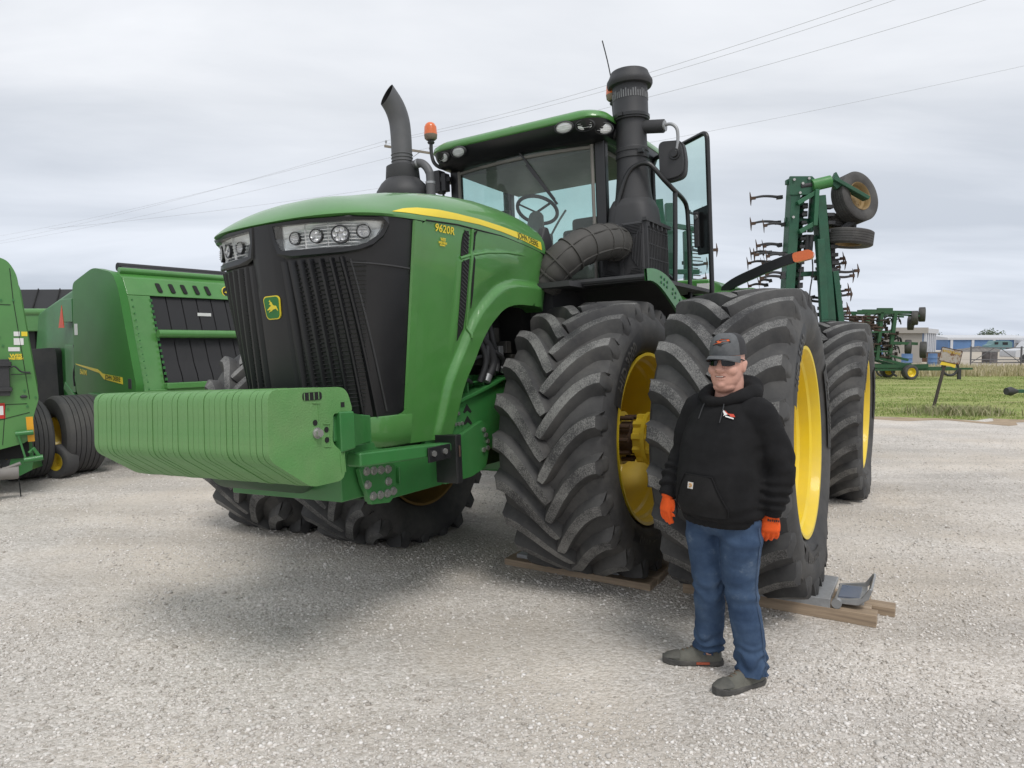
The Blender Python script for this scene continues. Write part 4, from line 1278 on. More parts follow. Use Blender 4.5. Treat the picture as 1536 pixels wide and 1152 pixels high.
# deck and fender over the front left wheel
for sg in (1, -1):
    b = M()
    b.box((-.80, sg * 1.065, 2.135), (1.70, .81, .03))
    b.prism([(.05, 2.12), (.05, 2.15), (-.5, 2.15), (-1.6, 2.15), (-1.6, 1.95), (-.3, 2.10)], lambda u, z: (u, sg * .68, z), lambda u, z: (u, sg * .66, z))
    b.tube([(.05, sg * .62, 2.15), (.05, sg * 1.47, 2.145)], .022, 8)
    b.box((.12, sg * .78, 2.13), (.30, .30, .04)); b.box((-.2, sg * .60, 1.95), (.6, .2, .35))
    b.grid([[(1.20 * math.cos(a), sg * v, HUB + 1.20 * math.sin(a) - .01) for a in np.linspace(R(93), R(150), 14)] for v in (.66, 1.47)])
    dk = b.obj('deck', BLACKM, TR, smooth=40)
    b = M()
    rows = []
    for v in (1.455, 1.475):
        for rr in (0, 1):
            row = []
            for k in range(22):
                t = k / 21.; a = R(84) + R(66) * t
                ro_ = 1.235 + .02 * math.sin(t * PI); ri = ro_ - (.085 + .075 * sstep(0, .45, t))
                r_ = ro_ if rr else ri
                row.append((r_ * math.cos(a), sg * v, HUB + r_ * math.sin(a)))
            rows.append(row)
    b.grid([rows[0], rows[1]]); b.grid([rows[2], rows[3]]); b.grid([rows[1], rows[3]]); b.grid([rows[0], rows[2]])
    fe = b.obj('fender', GREENF, TR, smooth=40)
    b = M()
    for t in (.22, .27, .32, .42, .47, .55):
        a = R(84) + R(66) * t
        for r_ in (1.205, 1.165): b.cyl((r_ * math.cos(a), sg * 1.475, HUB + r_ * math.sin(a)), (r_ * math.cos(a), sg * 1.481, HUB + r_ * math.sin(a)), .011, n=8)
    b.obj('bolt', GREENC, fe)
# ---- air intake: filter housing, stack, cap, ducted hose
b = M()
b.box((-.90, 1.0, 2.44), (.60, .40, .48))
AB = b.obj('air_filter_box', BLACKM, TR, bevel=.02, seg=3)
b = M()
# louvred front face: four mitred panels of nested ridges
for (v0, v1) in ((.815, 1.0), (1.005, 1.19)):
    for k in range(7):
        t = .008 + k * .012
        for (z0, z1, sgz) in ((2.215, 2.44, 1), (2.665, 2.445, -1)):
            zz0 = z0 + sgz * t; 
            if v0 < .9: b.tube([(-.594, v0 + .0, zz0), (-.594, v1 - .01 - t * 1.0, zz0)], .0045, 5)
            else: b.tube([(-.594, v0 + .01 + t * 1.0, zz0), (-.594, v1, zz0)], .0045, 5)
    for k in range(7):
        t = .015 + k * .013
        if v0 > .9: b.tube([(-.594, v1 - t, 2.22 + t * 1.6), (-.594, v1 - t, 2.66 - t * 1.6)], .0045, 5)
        else: b.tube([(-.594, v0 + t, 2.22 + t * 1.6), (-.594, v0 + t, 2.66 - t * 1.6)], .0045, 5)
b.box((-.593, 1.0, 2.44), (.02, .03, .47))
# ribbed cover on the outer side
for k in range(14):
    u = -.64 - k * .04; b.box((u, 1.205, 2.44), (.010, .018, .46))
for k in range(4): b.box((-.90, 1.204, 2.26 + k * .12), (.58, .014, .010))
b.box((-.62, 1.21, 2.44), (.02, .03, .50)); b.box((-.9, 1.21, 2.69), (.62, .04, .03))
for k in range(5): b.box((-.66 - k * .11, 1.21, 2.665), (.03, .03, .06))
b.obj('louvre', BLACKM, AB, bevel=.002)
SX, SY = -.90, 1.01
def sq(hu, hv, z, r, n=5):
    return [(p[0] + SX, p[1] + SY, z) for p in [(x, y) for x, y in [(q[0], q[1]) for q in rnd([(hu, hv), (-hu, hv), (-hu, -hv), (hu, -hv)], r, n)]]]
b = M()
b.grid([sq(.215, .195, 2.66, .09), sq(.21, .19, 2.72, .10), sq(.205, .185, 2.84, .13), sq(.20, .18, 2.86, .15), sq(.175, .165, 2.905, .16), sq(.165, .16, 2.91, .16)], closed=True)
b.lathe([(2.90, .165), (2.96, .155), (3.08, .142), (3.20, .135), (3.27, .132)], (SX, SY, 0), (0, 0, 1), 36)
b.lathe([(3.26, .135), (3.265, .142), (3.29, .142), (3.295, .136), (3.315, .136), (3.32, .142), (3.345, .142), (3.35, .135), (3.36, .132), (3.60, .130)], (SX, SY, 0), (0, 0, 1), 36)
ST = b.obj('intake_stack', BLACKM, TR, smooth=40)
b = M()
b.lathe([(3.585, .128), (3.59, .152), (3.62, .156), (3.635, .150), (3.88, .150), (3.885, .158)], (SX, SY, 0), (0, 0, 1), 40)
b.lathe([(3.875, .15), (3.88, .185), (3.90, .195), (3.925, .195), (3.95, .18), (3.985, .165), (4.0, .16), (4.005, .155), (3.995, .145), (3.995, 0)], (SX, SY, 0), (0, 0, 1), 40)
pc = b.obj('precleaner_cap', BLACKM, ST, smooth=40)
b = M()
for k in range(46):
    a = 2 * PI * k / 46
    h0, h1 = 3.76, 3.76 + .06 + .012 * math.sin(k * 1.7)
    b.box((SX + .151 * math.cos(a), SY + .151 * math.sin(a), (h0 + h1) / 2), (.004, .009, h1 - h0), rot=(0, 0, a))
b.obj('reflective_strip', simple('scuffed reflective strip', (.20, .205, .21), .5, dirt=.7, dcol=(.08, .08, .08), dscale=30), pc, smooth=0)
b = M()
b.lathe([(3.60, .151), (3.605, .162), (3.63, .162), (3.635, .151)], (SX, SY, 0), (0, 0, 1), 30); b.box((SX + .15, SY - .03, 3.618), (.05, .04, .03)); b.box((SX + .10, SY + .12, 3.30), (.05, .04, .03))
b.obj('clamp', BLACKG, ST, smooth=40)
hp = spline([(-.58, .97, 2.50), (-.42, .97, 2.51), (-.22, .95, 2.48), (-.02, .87, 2.41), (.08, .77, 2.31), (.10, .68, 2.22), (.10, .62, 2.15)], 8)
b = M(); n = len(hp)
b.tube(hp, [.138 + .004 * math.sin(i * 0.9) for i in range(n)], 28)
HO = b.obj('intake_hose', simple('grey rubber hose', (.055, .053, .048), .6, dirt=.3, dcol=(.12, .11, .10)), TR, smooth=60)
b = M()
for i in range(3, n - 2, 6):
    t = (hp[i + 1] - hp[i - 1]).normalized(); b.lathe([(-.008, .136), (-.006, .147), (.006, .147), (.008, .136)], hp[i], t, 28)
for a in (.6, 1.8, 3.0, 4.2, 5.4):
    pts = []
    pu = Vector((0, 0, 1))
    for i in range(n):
        t = (hp[min(i + 1, n - 1)] - hp[max(i - 1, 0)]).normalized(); x = (pu - t * pu.dot(t)).normalized(); pu = x; y = t.cross(x)
        pts.append(hp[i] + (x * math.cos(a) + y * math.sin(a)) * .139)
    b.tube(pts, .007, 6)
b.obj('hose_rib', MT['grey rubber hose'], HO, smooth=50)
b = M()
b.prism([(.20, 2.14), (.09, 2.14), (.0, 2.30), (-.02, 2.50), (.04, 2.60), (.10, 2.60), (.155, 2.50), (.17, 2.38), (.14, 2.22)], lambda u, z: (u, .66, z), lambda u, z: (u, .60, z))
b.obj('hood_seal', BLACKM, TR, bevel=.015)

# ------------------------------------------------------------------ rear frame (level)
b = M()
b.box((-3.6, 0, 1.15), (2.6, .95, .55)); b.cyl((RW, -2.2, .95), (RW, 2.2, .95), .10, n=20); b.cyl((RW, -.7, .95), (RW, .7, .95), .26, n=24); b.cyl((-2.0, 0, .75), (-2.0, 0, 1.6), .16, n=20)
b.box((-1.4, 0, 1.2), (1.2, .7, .5))
RF = b.obj('rear_frame', GREENF, TR, bevel=.02); RF.matrix_local = UNROLL
b = M()
b.box((-3.3, 0, 2.0), (1.6, 2.2, .80)); b.box((-3.7, 0, 2.28), (1.4, 2.9, .10))
for sg in (1, -1): b.prism([(-2.9, 2.30), (-3.9, 2.30), (-4.7, 2.22), (-4.7, 2.17), (-2.75, 2.17), (-2.7, 2.25)], lambda u, z: (u, sg * 1.75, z), lambda u, z: (u, sg * .8, z))
TK = b.obj('fuel_tank', GREEN, RF, bevel=.05, seg=3)
b = M(); b.box((-2.497, 1.03, 2.32), (.006, .13, .07)); b.obj('warning_label', WHITE, TK)
for sg in (1, -1):
    b = M()
    P = spline([(-3.0, sg * 1.0, 2.0), (-3.0, sg * 1.263, 2.276), (-3.0, sg * 1.6, 2.42), (-3.0, sg * 1.85, 2.50), (-3.0, sg * 1.97, 2.53)], 6)
    b.grid([[p + Vector((du, 0, dz)) for p in P] for du, dz in ((-.03, -.055), (.03, -.055), (.03, .055), (-.03, .055), (-.03, -.055))])
    la = b.obj('marker_arm', BLACK, TR, bevel=.006)
    b = M()
    b.prism(rnd([(1.955, 2.575), (2.12, 2.60), (2.175, 2.56), (2.15, 2.50), (1.97, 2.475)], .035, 5), lambda v, z: (-2.955, sg * v, z), lambda v, z: (-3.045, sg * v, z))
    b.obj('marker_lamp', ORANGE, la, bevel=.012, seg=3)
# ------------------------------------------------------------------ wheels of the implements
def rib_tyre(r, w, hub, grooves=5, seg=48):
    """axis x; returns tyre builder"""
    b = M(); pr = [(-w * .36, hub), (-w * .46, hub + (r - hub) * .2), (-w * .5, hub + (r - hub) * .55), (-w * .47, r * .93), (-w * .42, r * .985)]
    n = grooves
    for k in range(n + 1):
        a = -w * .40 + w * .80 * k / (n + 1); c = -w * .40 + w * .80 * (k + 1) / (n + 1)
        pr += [(a + w * .006, r), (c - w * .012, r)]
        if k < n: pr += [(c - w * .010, r - .022), (c + w * .004, r - .022)]
    pr += [(w * .42, r * .985), (w * .47, r * .93), (w * .5, hub + (r - hub) * .55), (w * .46, hub + (r - hub) * .2), (w * .36, hub)]
    b.lathe(pr, (0, 0, 0), (1, 0, 0), seg)
    return b


def rim_disc(hub, w, off=.25):
    b = M()
    b.lathe([(w * .40, hub * 1.05), (w * .42, hub * 1.02), (w * .36, hub * .95), (w * .1, hub * .86), (w * .02, hub * .7), (w * .06, hub * .45), (w * .12, hub * .3), (w * .14, 0)], (0, 0, 0), (1, 0, 0), 32)
    b.lathe([(-w * .40, hub * 1.05), (-w * .36, hub * .95), (-w * .05, hub * .86), (w * .02, hub * .7)], (0, 0, 0), (1, 0, 0), 32)
    for k in range(6):
        a = 2 * PI * k / 6; b.cyl((w * .04, hub * .5 * math.cos(a), hub * .5 * math.sin(a)), (w * .10, hub * .5 * math.cos(a), hub * .5 * math.sin(a)), hub * .05, n=6)
    return b


RUBW = rubber('worn grey rubber', 0, 60, (.07, .07, .075))
GROOVE = RUBD
TYC = {}


def imp_wheel(r, w, hub, parent, mat4, tmat=None, rmat=None, grooves=5):
    key = (r, w, hub, grooves)
    if key not in TYC: TYC[key] = (rib_tyre(r, w, hub, grooves).mesh('tyre', tmat or RUBW, 30), {}, rim_disc(hub, w))
    t = put(TYC[key][0], 'tyre', parent, mat4)
    rm = rmat or YELLOW
    if rm.name not in TYC[key][1]: TYC[key][1][rm.name] = TYC[key][2].mesh('rim', rm, 35)
    put(TYC[key][1][rm.name], 'rim', t)
    return t


def frame4(x, y, z, o):
    m = Matrix((x, y, z)).transposed().to_4x4(); m.translation = Vector(o); return m


BELT = simple('black baler belt', (.016, .016, .018), .6, dirt=.2, dcol=(.06, .06, .06), dscale=3)
BGREEN = simple('glossy green panel', (.040, .175, .034), .3, dirt=.06, coat=.0, dscale=1.5, spec=.22)

# ------------------------------------------------------------------ round baler behind the tractor's nose
BR = Vector((.79, -.613, 0)).normalized(); BWd = Vector((.613, .79, 0)).normalized()
BA = empty('round_baler', (0, 0, 0), 0, 'green round baler with black belts in its tailgate, standing behind the tractor nose', 'baler', 'round balers parked in the yard')
BA.matrix_world = frame4(BR, BWd, Vector((0, 0, 1)), (-5.2, 9.5, 0))
W_ = 2.35
SPANEL = rnd([(-1.30, 2.58, .10), (-.60, 2.76, .14), (-.02, 2.66, .12), (.14, 2.45, .1), (.58, 1.15, .1), (.50, .95, .1), (-.35, .72, .1), (-1.28, .98, .1), (-1.34, 1.4, .1)], .1, 5)
for sg, b0 in ((-1, 0.), (1, W_)):
    b = M(); b.prism(SPANEL, lambda a, z: (a, b0 + .0, z), lambda a, z: (a, b0 + sg * .10, z))
    sp_ = b.obj('side_panel', BGREEN, BA, bevel=.035, seg=3, smooth=30)
    if sg < 0:
        b = M()
        b.prism([(-1.28, 1.43), (-.55, 1.365), (-.40, 1.31), (.19, 1.275), (.20, 1.185), (-.36, 1.235), (-.50, 1.315), (-1.25, 1.415)], lambda a, z: (a, -.103, z), lambda a, z: (a, -.098, z))
        ys = b.obj('stripe', YELD, sp_, smooth=0)
        q = M(); text_on(q, 'JOHN DEERE', .085, lambda x, y, z: (-.09 + x, -.1045 - z, 1.255 - .06 * x + y), ext=.001, bold=.001, sx=.93); q.obj('lettering', MT['dark green lettering'], ys, smooth=0)
        q = M(); text_on(q, '561M', .10, lambda x, y, z: (-1.02 + x, -.103 - z, 1.31 - .06 * x + y), ext=.001, bold=.002); q.obj('lettering', YELD, sp_, smooth=0)
        q = M(); q.box((.40, -.102, 1.20), (.09, .008, .13)); q.obj('latch', BLACKM, sp_, bevel=.01)
        q = M(); q.box((-1.22, -.102, 1.92), (.10, .006, .16)); q.obj('warning_label', WHITE, sp_)
# the rear edge a(z) of the tailgate
def ra(z): return interp(z, [1.0, 1.15, 2.45, 2.62], [.56, .58, .13, .02])
b = M()
b.prism([(-1.3, 2.5), (-.55, 2.70), (-.04, 2.60), (.06, 2.43), (.50, 1.15), (.42, .97), (-.35, .75), (-1.25, 1.0)], lambda a, z: (a, .02, z), lambda a, z: (a, W_ - .02, z))
b.obj('bale_chamber', BELT, BA)
b = M()
def rq(b0, b1, z0, z1, off=.0, th=.03):
    v = []
    for z in (z0, z1):
        for bb in (b0, b1):
            v.append((ra(z) + off, bb, z)); v.append((ra(z) + off - th, bb, z))
    b.add(v, [(0, 2, 6, 4), (1, 5, 7, 3), (0, 4, 5, 1), (2, 3, 7, 6), (4, 6, 7, 5), (0, 1, 3, 2)])
rq(.0, .30, 1.0, 2.36, .01); rq(W_ - .30, W_, 1.0, 2.36, .01); rq(0, W_, 2.36, 2.60, .012)
rq(0, W_, 1.0, 1.12, .01); rq(.28, W_ - .28, 1.12, 1.2, .05, .12)
b.prism([(.02, 2.60), (-.10, 2.68), (-.16, 2.68), (-.16, 2.58), (.0, 2.57)], lambda a, z: (a, 0, z), lambda a, z: (a, W_, z))
TG = b.obj('tailgate_frame', GREEN, BA, bevel=.012)
b = M(); b.tube([(ra(1.85) + .06, .28, 1.85), (ra(1.85) + .06, W_ - .28, 1.85)], .055, 16); b.obj('roller', GREEN, TG)
b = M(); b.tube([(-.09, .02, 2.695), (-.09, W_ - .02, 2.695)], .045, 12); b.obj('top_tube', GREEN, TG)
# belts
for k in range(8):
    bb = .31 + k * .218
    if bb + .2 > W_ - .28: break
    b = M()
    b.grid([[(ra(z) - .03 + (.03 if z < 1.45 else 0), x, z) for x in (bb, bb + .205)] for z in (1.18, 1.3, 1.45, 1.5, 1.9, 2.36)])
    b.grid([[(-.15 - .1 * t, x, 2.70 + .035 * math.sin(t * PI)) for x in (bb, bb + .205)] for t in (0, .3, .6, 1)])
    b.obj('belt', BELT, BA)
b = M(); b.tube([(-.28, .08, 2.76), (-.28, W_ - .1, 2.76)], .06, 12); b.box((-.2, 1.15, 2.74), (.25, 2.1, .05), rot=(0, .25, 0)); b.obj('belt_roller', BELT, BA, bevel=.01)
b = M()
for b0 in (.44, .62, .79, .97, 1.14, 1.72, 1.88, 2.04):
    pl = rnd([(b0 - .035, 2.545), (b0 + .025, 2.545), (b0 + .045, 2.415), (b0 - .015, 2.415)], .02)
    b.prism(pl, lambda y, z: (ra(z) + .016, y, z), lambda y, z: (ra(z) + .0, y, z))
b.obj('beam_slot', VOID, TG, smooth=0)
b = M(); c_ = (ra(2.48) + .014, 1.44, 2.48); b.lathe([(0, .0), (.004, .075), (0, .08)], c_, (1, 0, .2), 24); bd_ = b.obj('badge', YELD, TG)
b = M(); b.lathe([(0, .0), (.006, .066), (0, .07)], c_, (1, 0, .2), 24)
b.obj('badge_field', BLACK, bd_)
b = M()
dq = [(-.046, -.012), (-.030, -.004), (-.012, .008), (-.014, .020), (-.010, .028), (-.014, .040), (-.006, .034), (.004, .026), (.010, .016), (.036, .010), (.046, -.010), (.050, -.022), (.034, -.008), (.006, -.012), (-.018, -.022), (-.028, -.022), (-.014, -.014), (-.034, -.014)]
b.prism(dq, lambda y, z: (c_[0] + .012 - z * .25, c_[1] + y, c_[2] + z), lambda y, z: (c_[0] + .006 - z * .25, c_[1] + y, c_[2] + z)); b.obj('leaping_deer', YELD, bd_, smooth=0)
b = M(); b.box((ra(2.15) - .01, 1.03, 2.13), (.008, .20, .045)); b.obj('warning_label', WHITE, TG)
b = M()
for k in range(16): b.box((ra(2.30 - k * .075) + .015, .295 - .0 * k, 2.30 - k * .075), (.012, .03, .035))
for k in range(14): b.cyl((ra(2.3 - .09 * k) + .01, .05, 2.3 - .09 * k), (ra(2.3 - .09 * k) + .02, .05, 2.3 - .09 * k), .010, n=6)
b.obj('rivet', GREENF, TG)
# body in front of the tailgate, undercarriage
b = M(); b.prism([(-3.3, 1.2), (-3.0, 2.2), (-1.5, 2.55), (-1.3, 2.4), (-1.3, .8), (-2.2, .6), (-3.2, .7)], lambda a, z: (a, .02, z), lambda a, z: (a, W_ - .02, z)); b.obj('front_body', GREENF, BA, bevel=.05)
b = M(); b.box((-.55, W_ / 2, .52), (.16, 3.1, .14)); b.box((-.6, -.10, .78), (.35, .10, .5)); b.box((-.6, W_ + .10, .78), (.35, .10, .5)); b.box((-.9, -.06, 1.15), (.5, .05, .55), rot=(0, .4, 0)); b.obj('axle', GREENF, BA, bevel=.01)
for b0 in (-.46, W_ + .46):
    imp_wheel(.52, .52, .23, BA, Matrix.Translation((-.50, b0, .515)) @ Matrix.Rotation(-PI / 2 if b0 < 0 else PI / 2, 4, 'Z'), grooves=6)
b = M()
b.tube([(-1.36, -.05, 1.30), (-1.33, -.05, 1.75), (-1.2, -.05, 2.2)], .03, 10); b.tube([(-1.36, -.05, 1.25), (-1.34, -.05, 1.6)], .045, 10)
b.tube(spline([(-1.40, -.08, 1.1), (-1.36, -.1, 1.3), (-1.30, -.08, 1.5), (-1.38, -.08, 1.7)], 5), .012, 6)
b.obj('lift_cylinder', BLACKM, BA)
b = M(); b.box((-1.62, .0, 1.35), (.35, .1, .7)); b.box((-1.62, .0, .98), (.5, .12, .12), rot=(0, .5, 0)); b.box((-1.62, -.04, 2.2), (.40, .06, .34)); b.obj('side_bracket', GREENF, BA, bevel=.01)
b = M(); P3 = [(-1.92, 1.95), (-1.78, 2.28), (-1.72, 1.95)]
b.prism(P3, lambda a, z: (a + .0, -.075, z), lambda a, z: (a, -.068, z)); b.obj('slow_vehicle_sign', simple('red orange reflector', (.75, .07, .02), .4), BA, smooth=0)
imp_wheel(.20, .16, .10, BA, Matrix.Translation((-3.0, W_ + .2, .2)) @ Matrix.Rotation(PI / 2, 4, 'Z'), grooves=0)

# ------------------------------------------------------------------ baler at the left edge of the photograph
LB = empty('round_baler', (0, 0, 0), 0, 'green round baler cut by the left edge, white and yellow decals on its flat side', 'baler', 'round balers parked in the yard')
LX = Vector((.83, .556, 0)).normalized(); LN = Vector((.556, -.83, 0)).normalized()
LBM = frame4(LX, -LN, Vector((0, 0, 1)), (-5.36, 8.0, 0)); LBI = LBM.inverted()
LB.matrix_world = LBM     # x right, y away, z up
LP = rnd([(-2.4, 2.4, .1), (-1.2, 2.72, .1), (-.24, 2.66, .09), (-.15, 2.5, .08), (.012, 1.10, .05), (-.04, .93, .05), (-.08, .62, .1), (-.5, .52, .1), (-2.4, .60, .1)], .08, 5)
b = M(); b.prism(LP, lambda a, z: (a, .0, z), lambda a, z: (a, .08, z)); lp = b.obj('side_panel', GREEN, LB, bevel=.03, seg=3)
b = M(); b.prism([(-2.4, 2.3), (-1.2, 2.6), (-.28, 2.55), (-.08, 1.1), (-.2, .7), (-2.4, .7)], lambda a, z: (a, .08, z), lambda a, z: (a, 2.3, z)); b.obj('bale_chamber', GREENF, LB, bevel=.03)
b = M(); b.prism(LP, lambda a, z: (a, 2.3, z), lambda a, z: (a, 2.38, z)); b.obj('side_panel', GREEN, LB, bevel=.03)
b = M()
b.tube([(-.21, -.004, 2.55), (-.19, -.004, 2.2), (-.075, -.004, 1.1)], .003, 6); b.tube([(-2.3, -.004, 2.18), (-.215, -.004, 2.15)], .003, 6); b.tube([(-2.2, -.004, 1.02), (-.1, -.004, 1.05)], .003, 6); b.tube([(-.30, -.004, 1.05), (-.34, -.004, .6)], .003, 6); b.tube([(-2.2, -.004, .88), (-.36, -.004, .88), (-.08, -.004, .95)], .003, 6)
b.obj('panel_seam', VOID, lp)
b = M(); b.tube([(-2.2, .1, 2.70), (-.40, .1, 2.74), (-.32, .1, 2.70)], .05, 12); b.obj('top_tube', GREENF, LB)
b = M(); b.box((-.17, -.003, 1.83), (.055, .006, .05)); b.box((-.155, -.003, 1.745), (.09, .006, .075)); b.box((-.20, -.003, 1.66), (.105, .006, .045)); b.obj('white_label', WHITE, lp)
b = M(); b.box((-.10, -.003, 1.83), (.055, .006, .05)); text_on(b, 'WES', .055, lambda x, y, z: (-.185 + x, -.004 - z, 1.585 + y), ext=.001, bold=.002); text_on(b, 'WESTERN', .030, lambda x, y, z: (-.185 + x, -.004 - z, 1.555 + y), ext=.001, bold=.002); b.obj('dealer_decal', YELD, lp, smooth=0)
b = M(); b.box((-.08, -.004, .76), (.065, .008, .28), rot=(0, -.04, 0)); b.obj('reflector', simple('amber reflective tape', (.75, .36, .02), .4), lp)
b = M(); b.box((-.37, -.003, .98), (.13, .006, .17)); b.obj('warning_label', RED, lp)
b = M(); b.box((-.37, -.007, .985), (.10, .004, .10)); b.obj('label_text_block', WHITE, lp)
b = M(); b.box((-.37, -.04, 1.35), (.24, .08, .40)); b.box((-.33, -.05, 1.50), (.2, .1, .05)); b.box((-.33, -.05, 1.22), (.2, .1, .04)); b.tube(spline([(-.26, -.08, 1.45), (-.20, -.07, 1.47), (-.14, -.05, 1.41), (-.06, -.03, 1.40)], 5), .010, 6); b.tube([(-.24, -.05, 1.38), (-.05, -.03, 1.385)], .006, 5)
b.obj('hose_holder', BLACKM, LB, bevel=.01)
b = M(); b.ell((-.13, -.01, 1.13), (.035, .012, .018)); b.obj('cap', BLACKM, lp)
b = M()
for (x, z) in ((-.30, 2.2), (-.19, 2.2), (-.35, 1.86), (-.33, 1.80), (-.34, 1.74), (-.3, 1.7), (-.12, 1.2), (-.28, 1.0), (-.1, 1.02), (-.02, 1.12)): b.cyl((x, -.002, z), (x, -.014, z), .012, n=8)
b.obj('bolt', GREENF, lp)
# drawn step, arms and gauge wheel below
b = M()
b.tube([(-.22, -.05, .72), (-.05, -.05, .73)], .03, 10); b.bar((-.20, -.06, .74), (-.13, -.06, .42), .02, .02); b.tube([(-.15, -.06, .42), (.03, -.06, .44)], .032, 10); b.tube([(.0, -.06, .44), (-.06, -.06, .55), (-.1, -.06, .5)], .02, 8)
b.prism([(-.24, .60), (-.07, .60), (-.06, .40), (-.08, .28), (-.2, .22), (-.30, .3)], lambda a, z: (a, .12, z), lambda a, z: (a, .16, z))
b.bar((-.12, .35, .30), (.03, 1.08, .24), .03, .12)
b.obj('gauge_wheel_arm', GREENF, LB, bevel=.006)
imp_wheel(.215, .20, .11, LB, LBI @ Matrix.Translation((-5.80, 9.05, .215)) @ Matrix.Rotation(R(-106), 4, 'Z'), grooves=0)
ga_ = LBI @ Vector((-5.9, 8.95, .24)); gb_ = LBI @ Vector((-5.50, 8.25, .30))
b = M(); b.cyl(ga_ - Vector((.05, .02, 0)), ga_, .03, n=10); b.obj('axle_bolt', GREYM, LB)
b = M(); b.tube(spline([(-.8, -.10, .34), (-.5, -.10, .30), (-.25, -.1, .30)], 4), .07, 12); b.tube([(-.6, -.12, .55), (-.36, -.12, .34), (-.18, -.12, .40)], .02, 8); b.cyl((-.30, -.1, .30), (-.2, -.1, .30), .075, n=14)
b.obj('drive_shaft', simple('grey plastic guard', (.20, .19, .18), .6, dirt=.4), LB)
b = M(); b.box((-.7, .5, .55), (1.2, .8, .25)); b.tube(spline([(-.22, -.12, .40), (-.20, -.14, .2), (-.19, -.14, .03)], 4), .007, 6); b.tube(spline([(-.35, -.12, .40), (-.42, -.14, .15), (-.41, -.14, .0)], 4), .009, 6); b.obj('pickup_housing', VOID, LB, bevel=.02)
b = M(); b.prism([(-.50, .42), (-.42, .42), (-.40, -.0), (-.52, -.0)], lambda a, z: (a, -.20, z), lambda a, z: (a, -.12, z)); b.obj('parking_stand', simple('weathered pale paint', (.30, .30, .22), .7, dirt=.5), LB)
for ww in ((-6.25, 9.0), (-8.3, 7.2)):
    imp_wheel(.50, .46, .22, LB, LBI @ Matrix.Translation((ww[0], ww[1], .495)) @ Matrix.Rotation(R(-128), 4, 'Z'), grooves=6)

# ------------------------------------------------------------------ third baler, between the two
TB = empty('round_baler', (-7.4, 11.5, 0), R(-4), 'round baler with a sloping black belt top standing between the other two green balers', 'baler', 'round balers parked in the yard')
b = M()
b.grid([[(x, y, z) for x in (-.95, .55)] for y, z in ((.02, 2.25), (.25, 2.45), (.45, 2.62), (1.4, 2.55))])
b.grid([[(x, .05, z) for x in (-.95, .6)] for z in (.9, 1.95)]); b.box((-.2, .8, 1.6), (1.5, 1.3, 1.3)); b.obj('belt', BELT, TB)
b = M()
for k, x in enumerate((-.72, -.36, .02)): b.bar((x, .0, 2.25), (x - .22, .45, 2.63), .015, .02)
for x in (-.55, -.35, -.15, .05, .25): b.box((x, .04, 1.4), (.015, .02, 1.1))
b.obj('belt_gap', VOID, TB)
b = M(); b.box((-.2, .0, 2.08), (1.55, .12, .34)); b.tube([(-.95, -.03, 2.22), (.55, -.03, 2.22)], .06, 12); b.box((-.95, .9, 1.6), (.1, 1.9, 1.8)); b.box((.62, .9, 1.6), (.1, 1.9, 1.8)); b.obj('tailgate_frame', GREEN, TB, bevel=.02)
b = M(); b.prism(rnd([(.02, 1.62, .08), (.60, 1.66, .1), (.64, .62, .08), (.0, .62, .08)], .06), lambda x, z: (x, -.78, z), lambda x, z: (x, -.45, z)); sh = b.obj('plastic_shield', simple('dark plastic shield', (.022, .022, .027), .3, dirt=.1), TB, bevel=.05, seg=3)
b = M(); b.box((.22, -.785, 1.03), (.11, .008, .09)); b.obj('warning_label', WHITE, sh); b = M(); b.box((.10, -.785, 1.03), (.13, .008, .09)); b.obj('warning_label', simple('orange decal', (.6, .2, .02), .5), sh); b = M(); b.box((.14, -.785, .945), (.16, .008, .05)); b.obj('warning_label', RED, sh)
b = M(); b.box((-.2, .8, .55), (2.0, .14, .14)); b.obj('axle', GREENF, TB)
for x in (-1.3, .95): imp_wheel(.50, .46, .22, TB, Matrix.Translation((x, .8, .5)) @ Matrix.Rotation(PI if x < 0 else 0, 4, 'Z'), grooves=6)
# ------------------------------------------------------------------ folded field cultivator behind the rear wheel
FC = empty('field_cultivator', (0, 12.2, 0), 0, 'tall folded green field cultivator with its wings and raised tyres standing behind the tractor', 'cultivator', 'folded field cultivators')
sc_ = 12.2 / 11.8
def K(x, z): return (x * sc_, (z - 1.74) * sc_ + 1.74)
def mast(name, pts, w, d, y=0., mat=GREENC):
    b = M()
    for i in range(len(pts) - 1):
        a = K(*pts[i]); c = K(*pts[i + 1]); b.bar((a[0], y, a[1]), (c[0], y, c[1]), d, w, up=(0, 1, 0))
    return b.obj(name, mat, FC, bevel=.008)
mast('wing_beam', [(4.62, 4.42), (4.55, 2.6), (4.46, .5)], .24, .16)
mast('wing_beam', [(4.84, 4.1), (4.78, 2.6), (4.72, .5)], .10, .12, .3)
mast('wing_beam', [(5.02, 4.12), (5.24, 2.1), (5.38, .6)], .24, .16)
mast('wing_beam', [(5.28, 3.2), (5.42, 2.1), (5.5, .6)], .10, .12, .35)
mast('wing_beam', [(4.98, 3.4), (5.08, 2.1), (5.12, .6)], .10, .12, -.2)
mast('wing_beam', [(2.42, 4.1), (2.56, 2.6), (2.62, .5)], .20, .16, .2); mast('wing_beam', [(2.68, 4.1), (2.72, 2.6), (2.75, .5)], .14, .14, .5); mast('wing_beam', [(2.95, 3.6), (3.0, 2.4), (3.0, .5)], .12, .14, .3)
b = M()
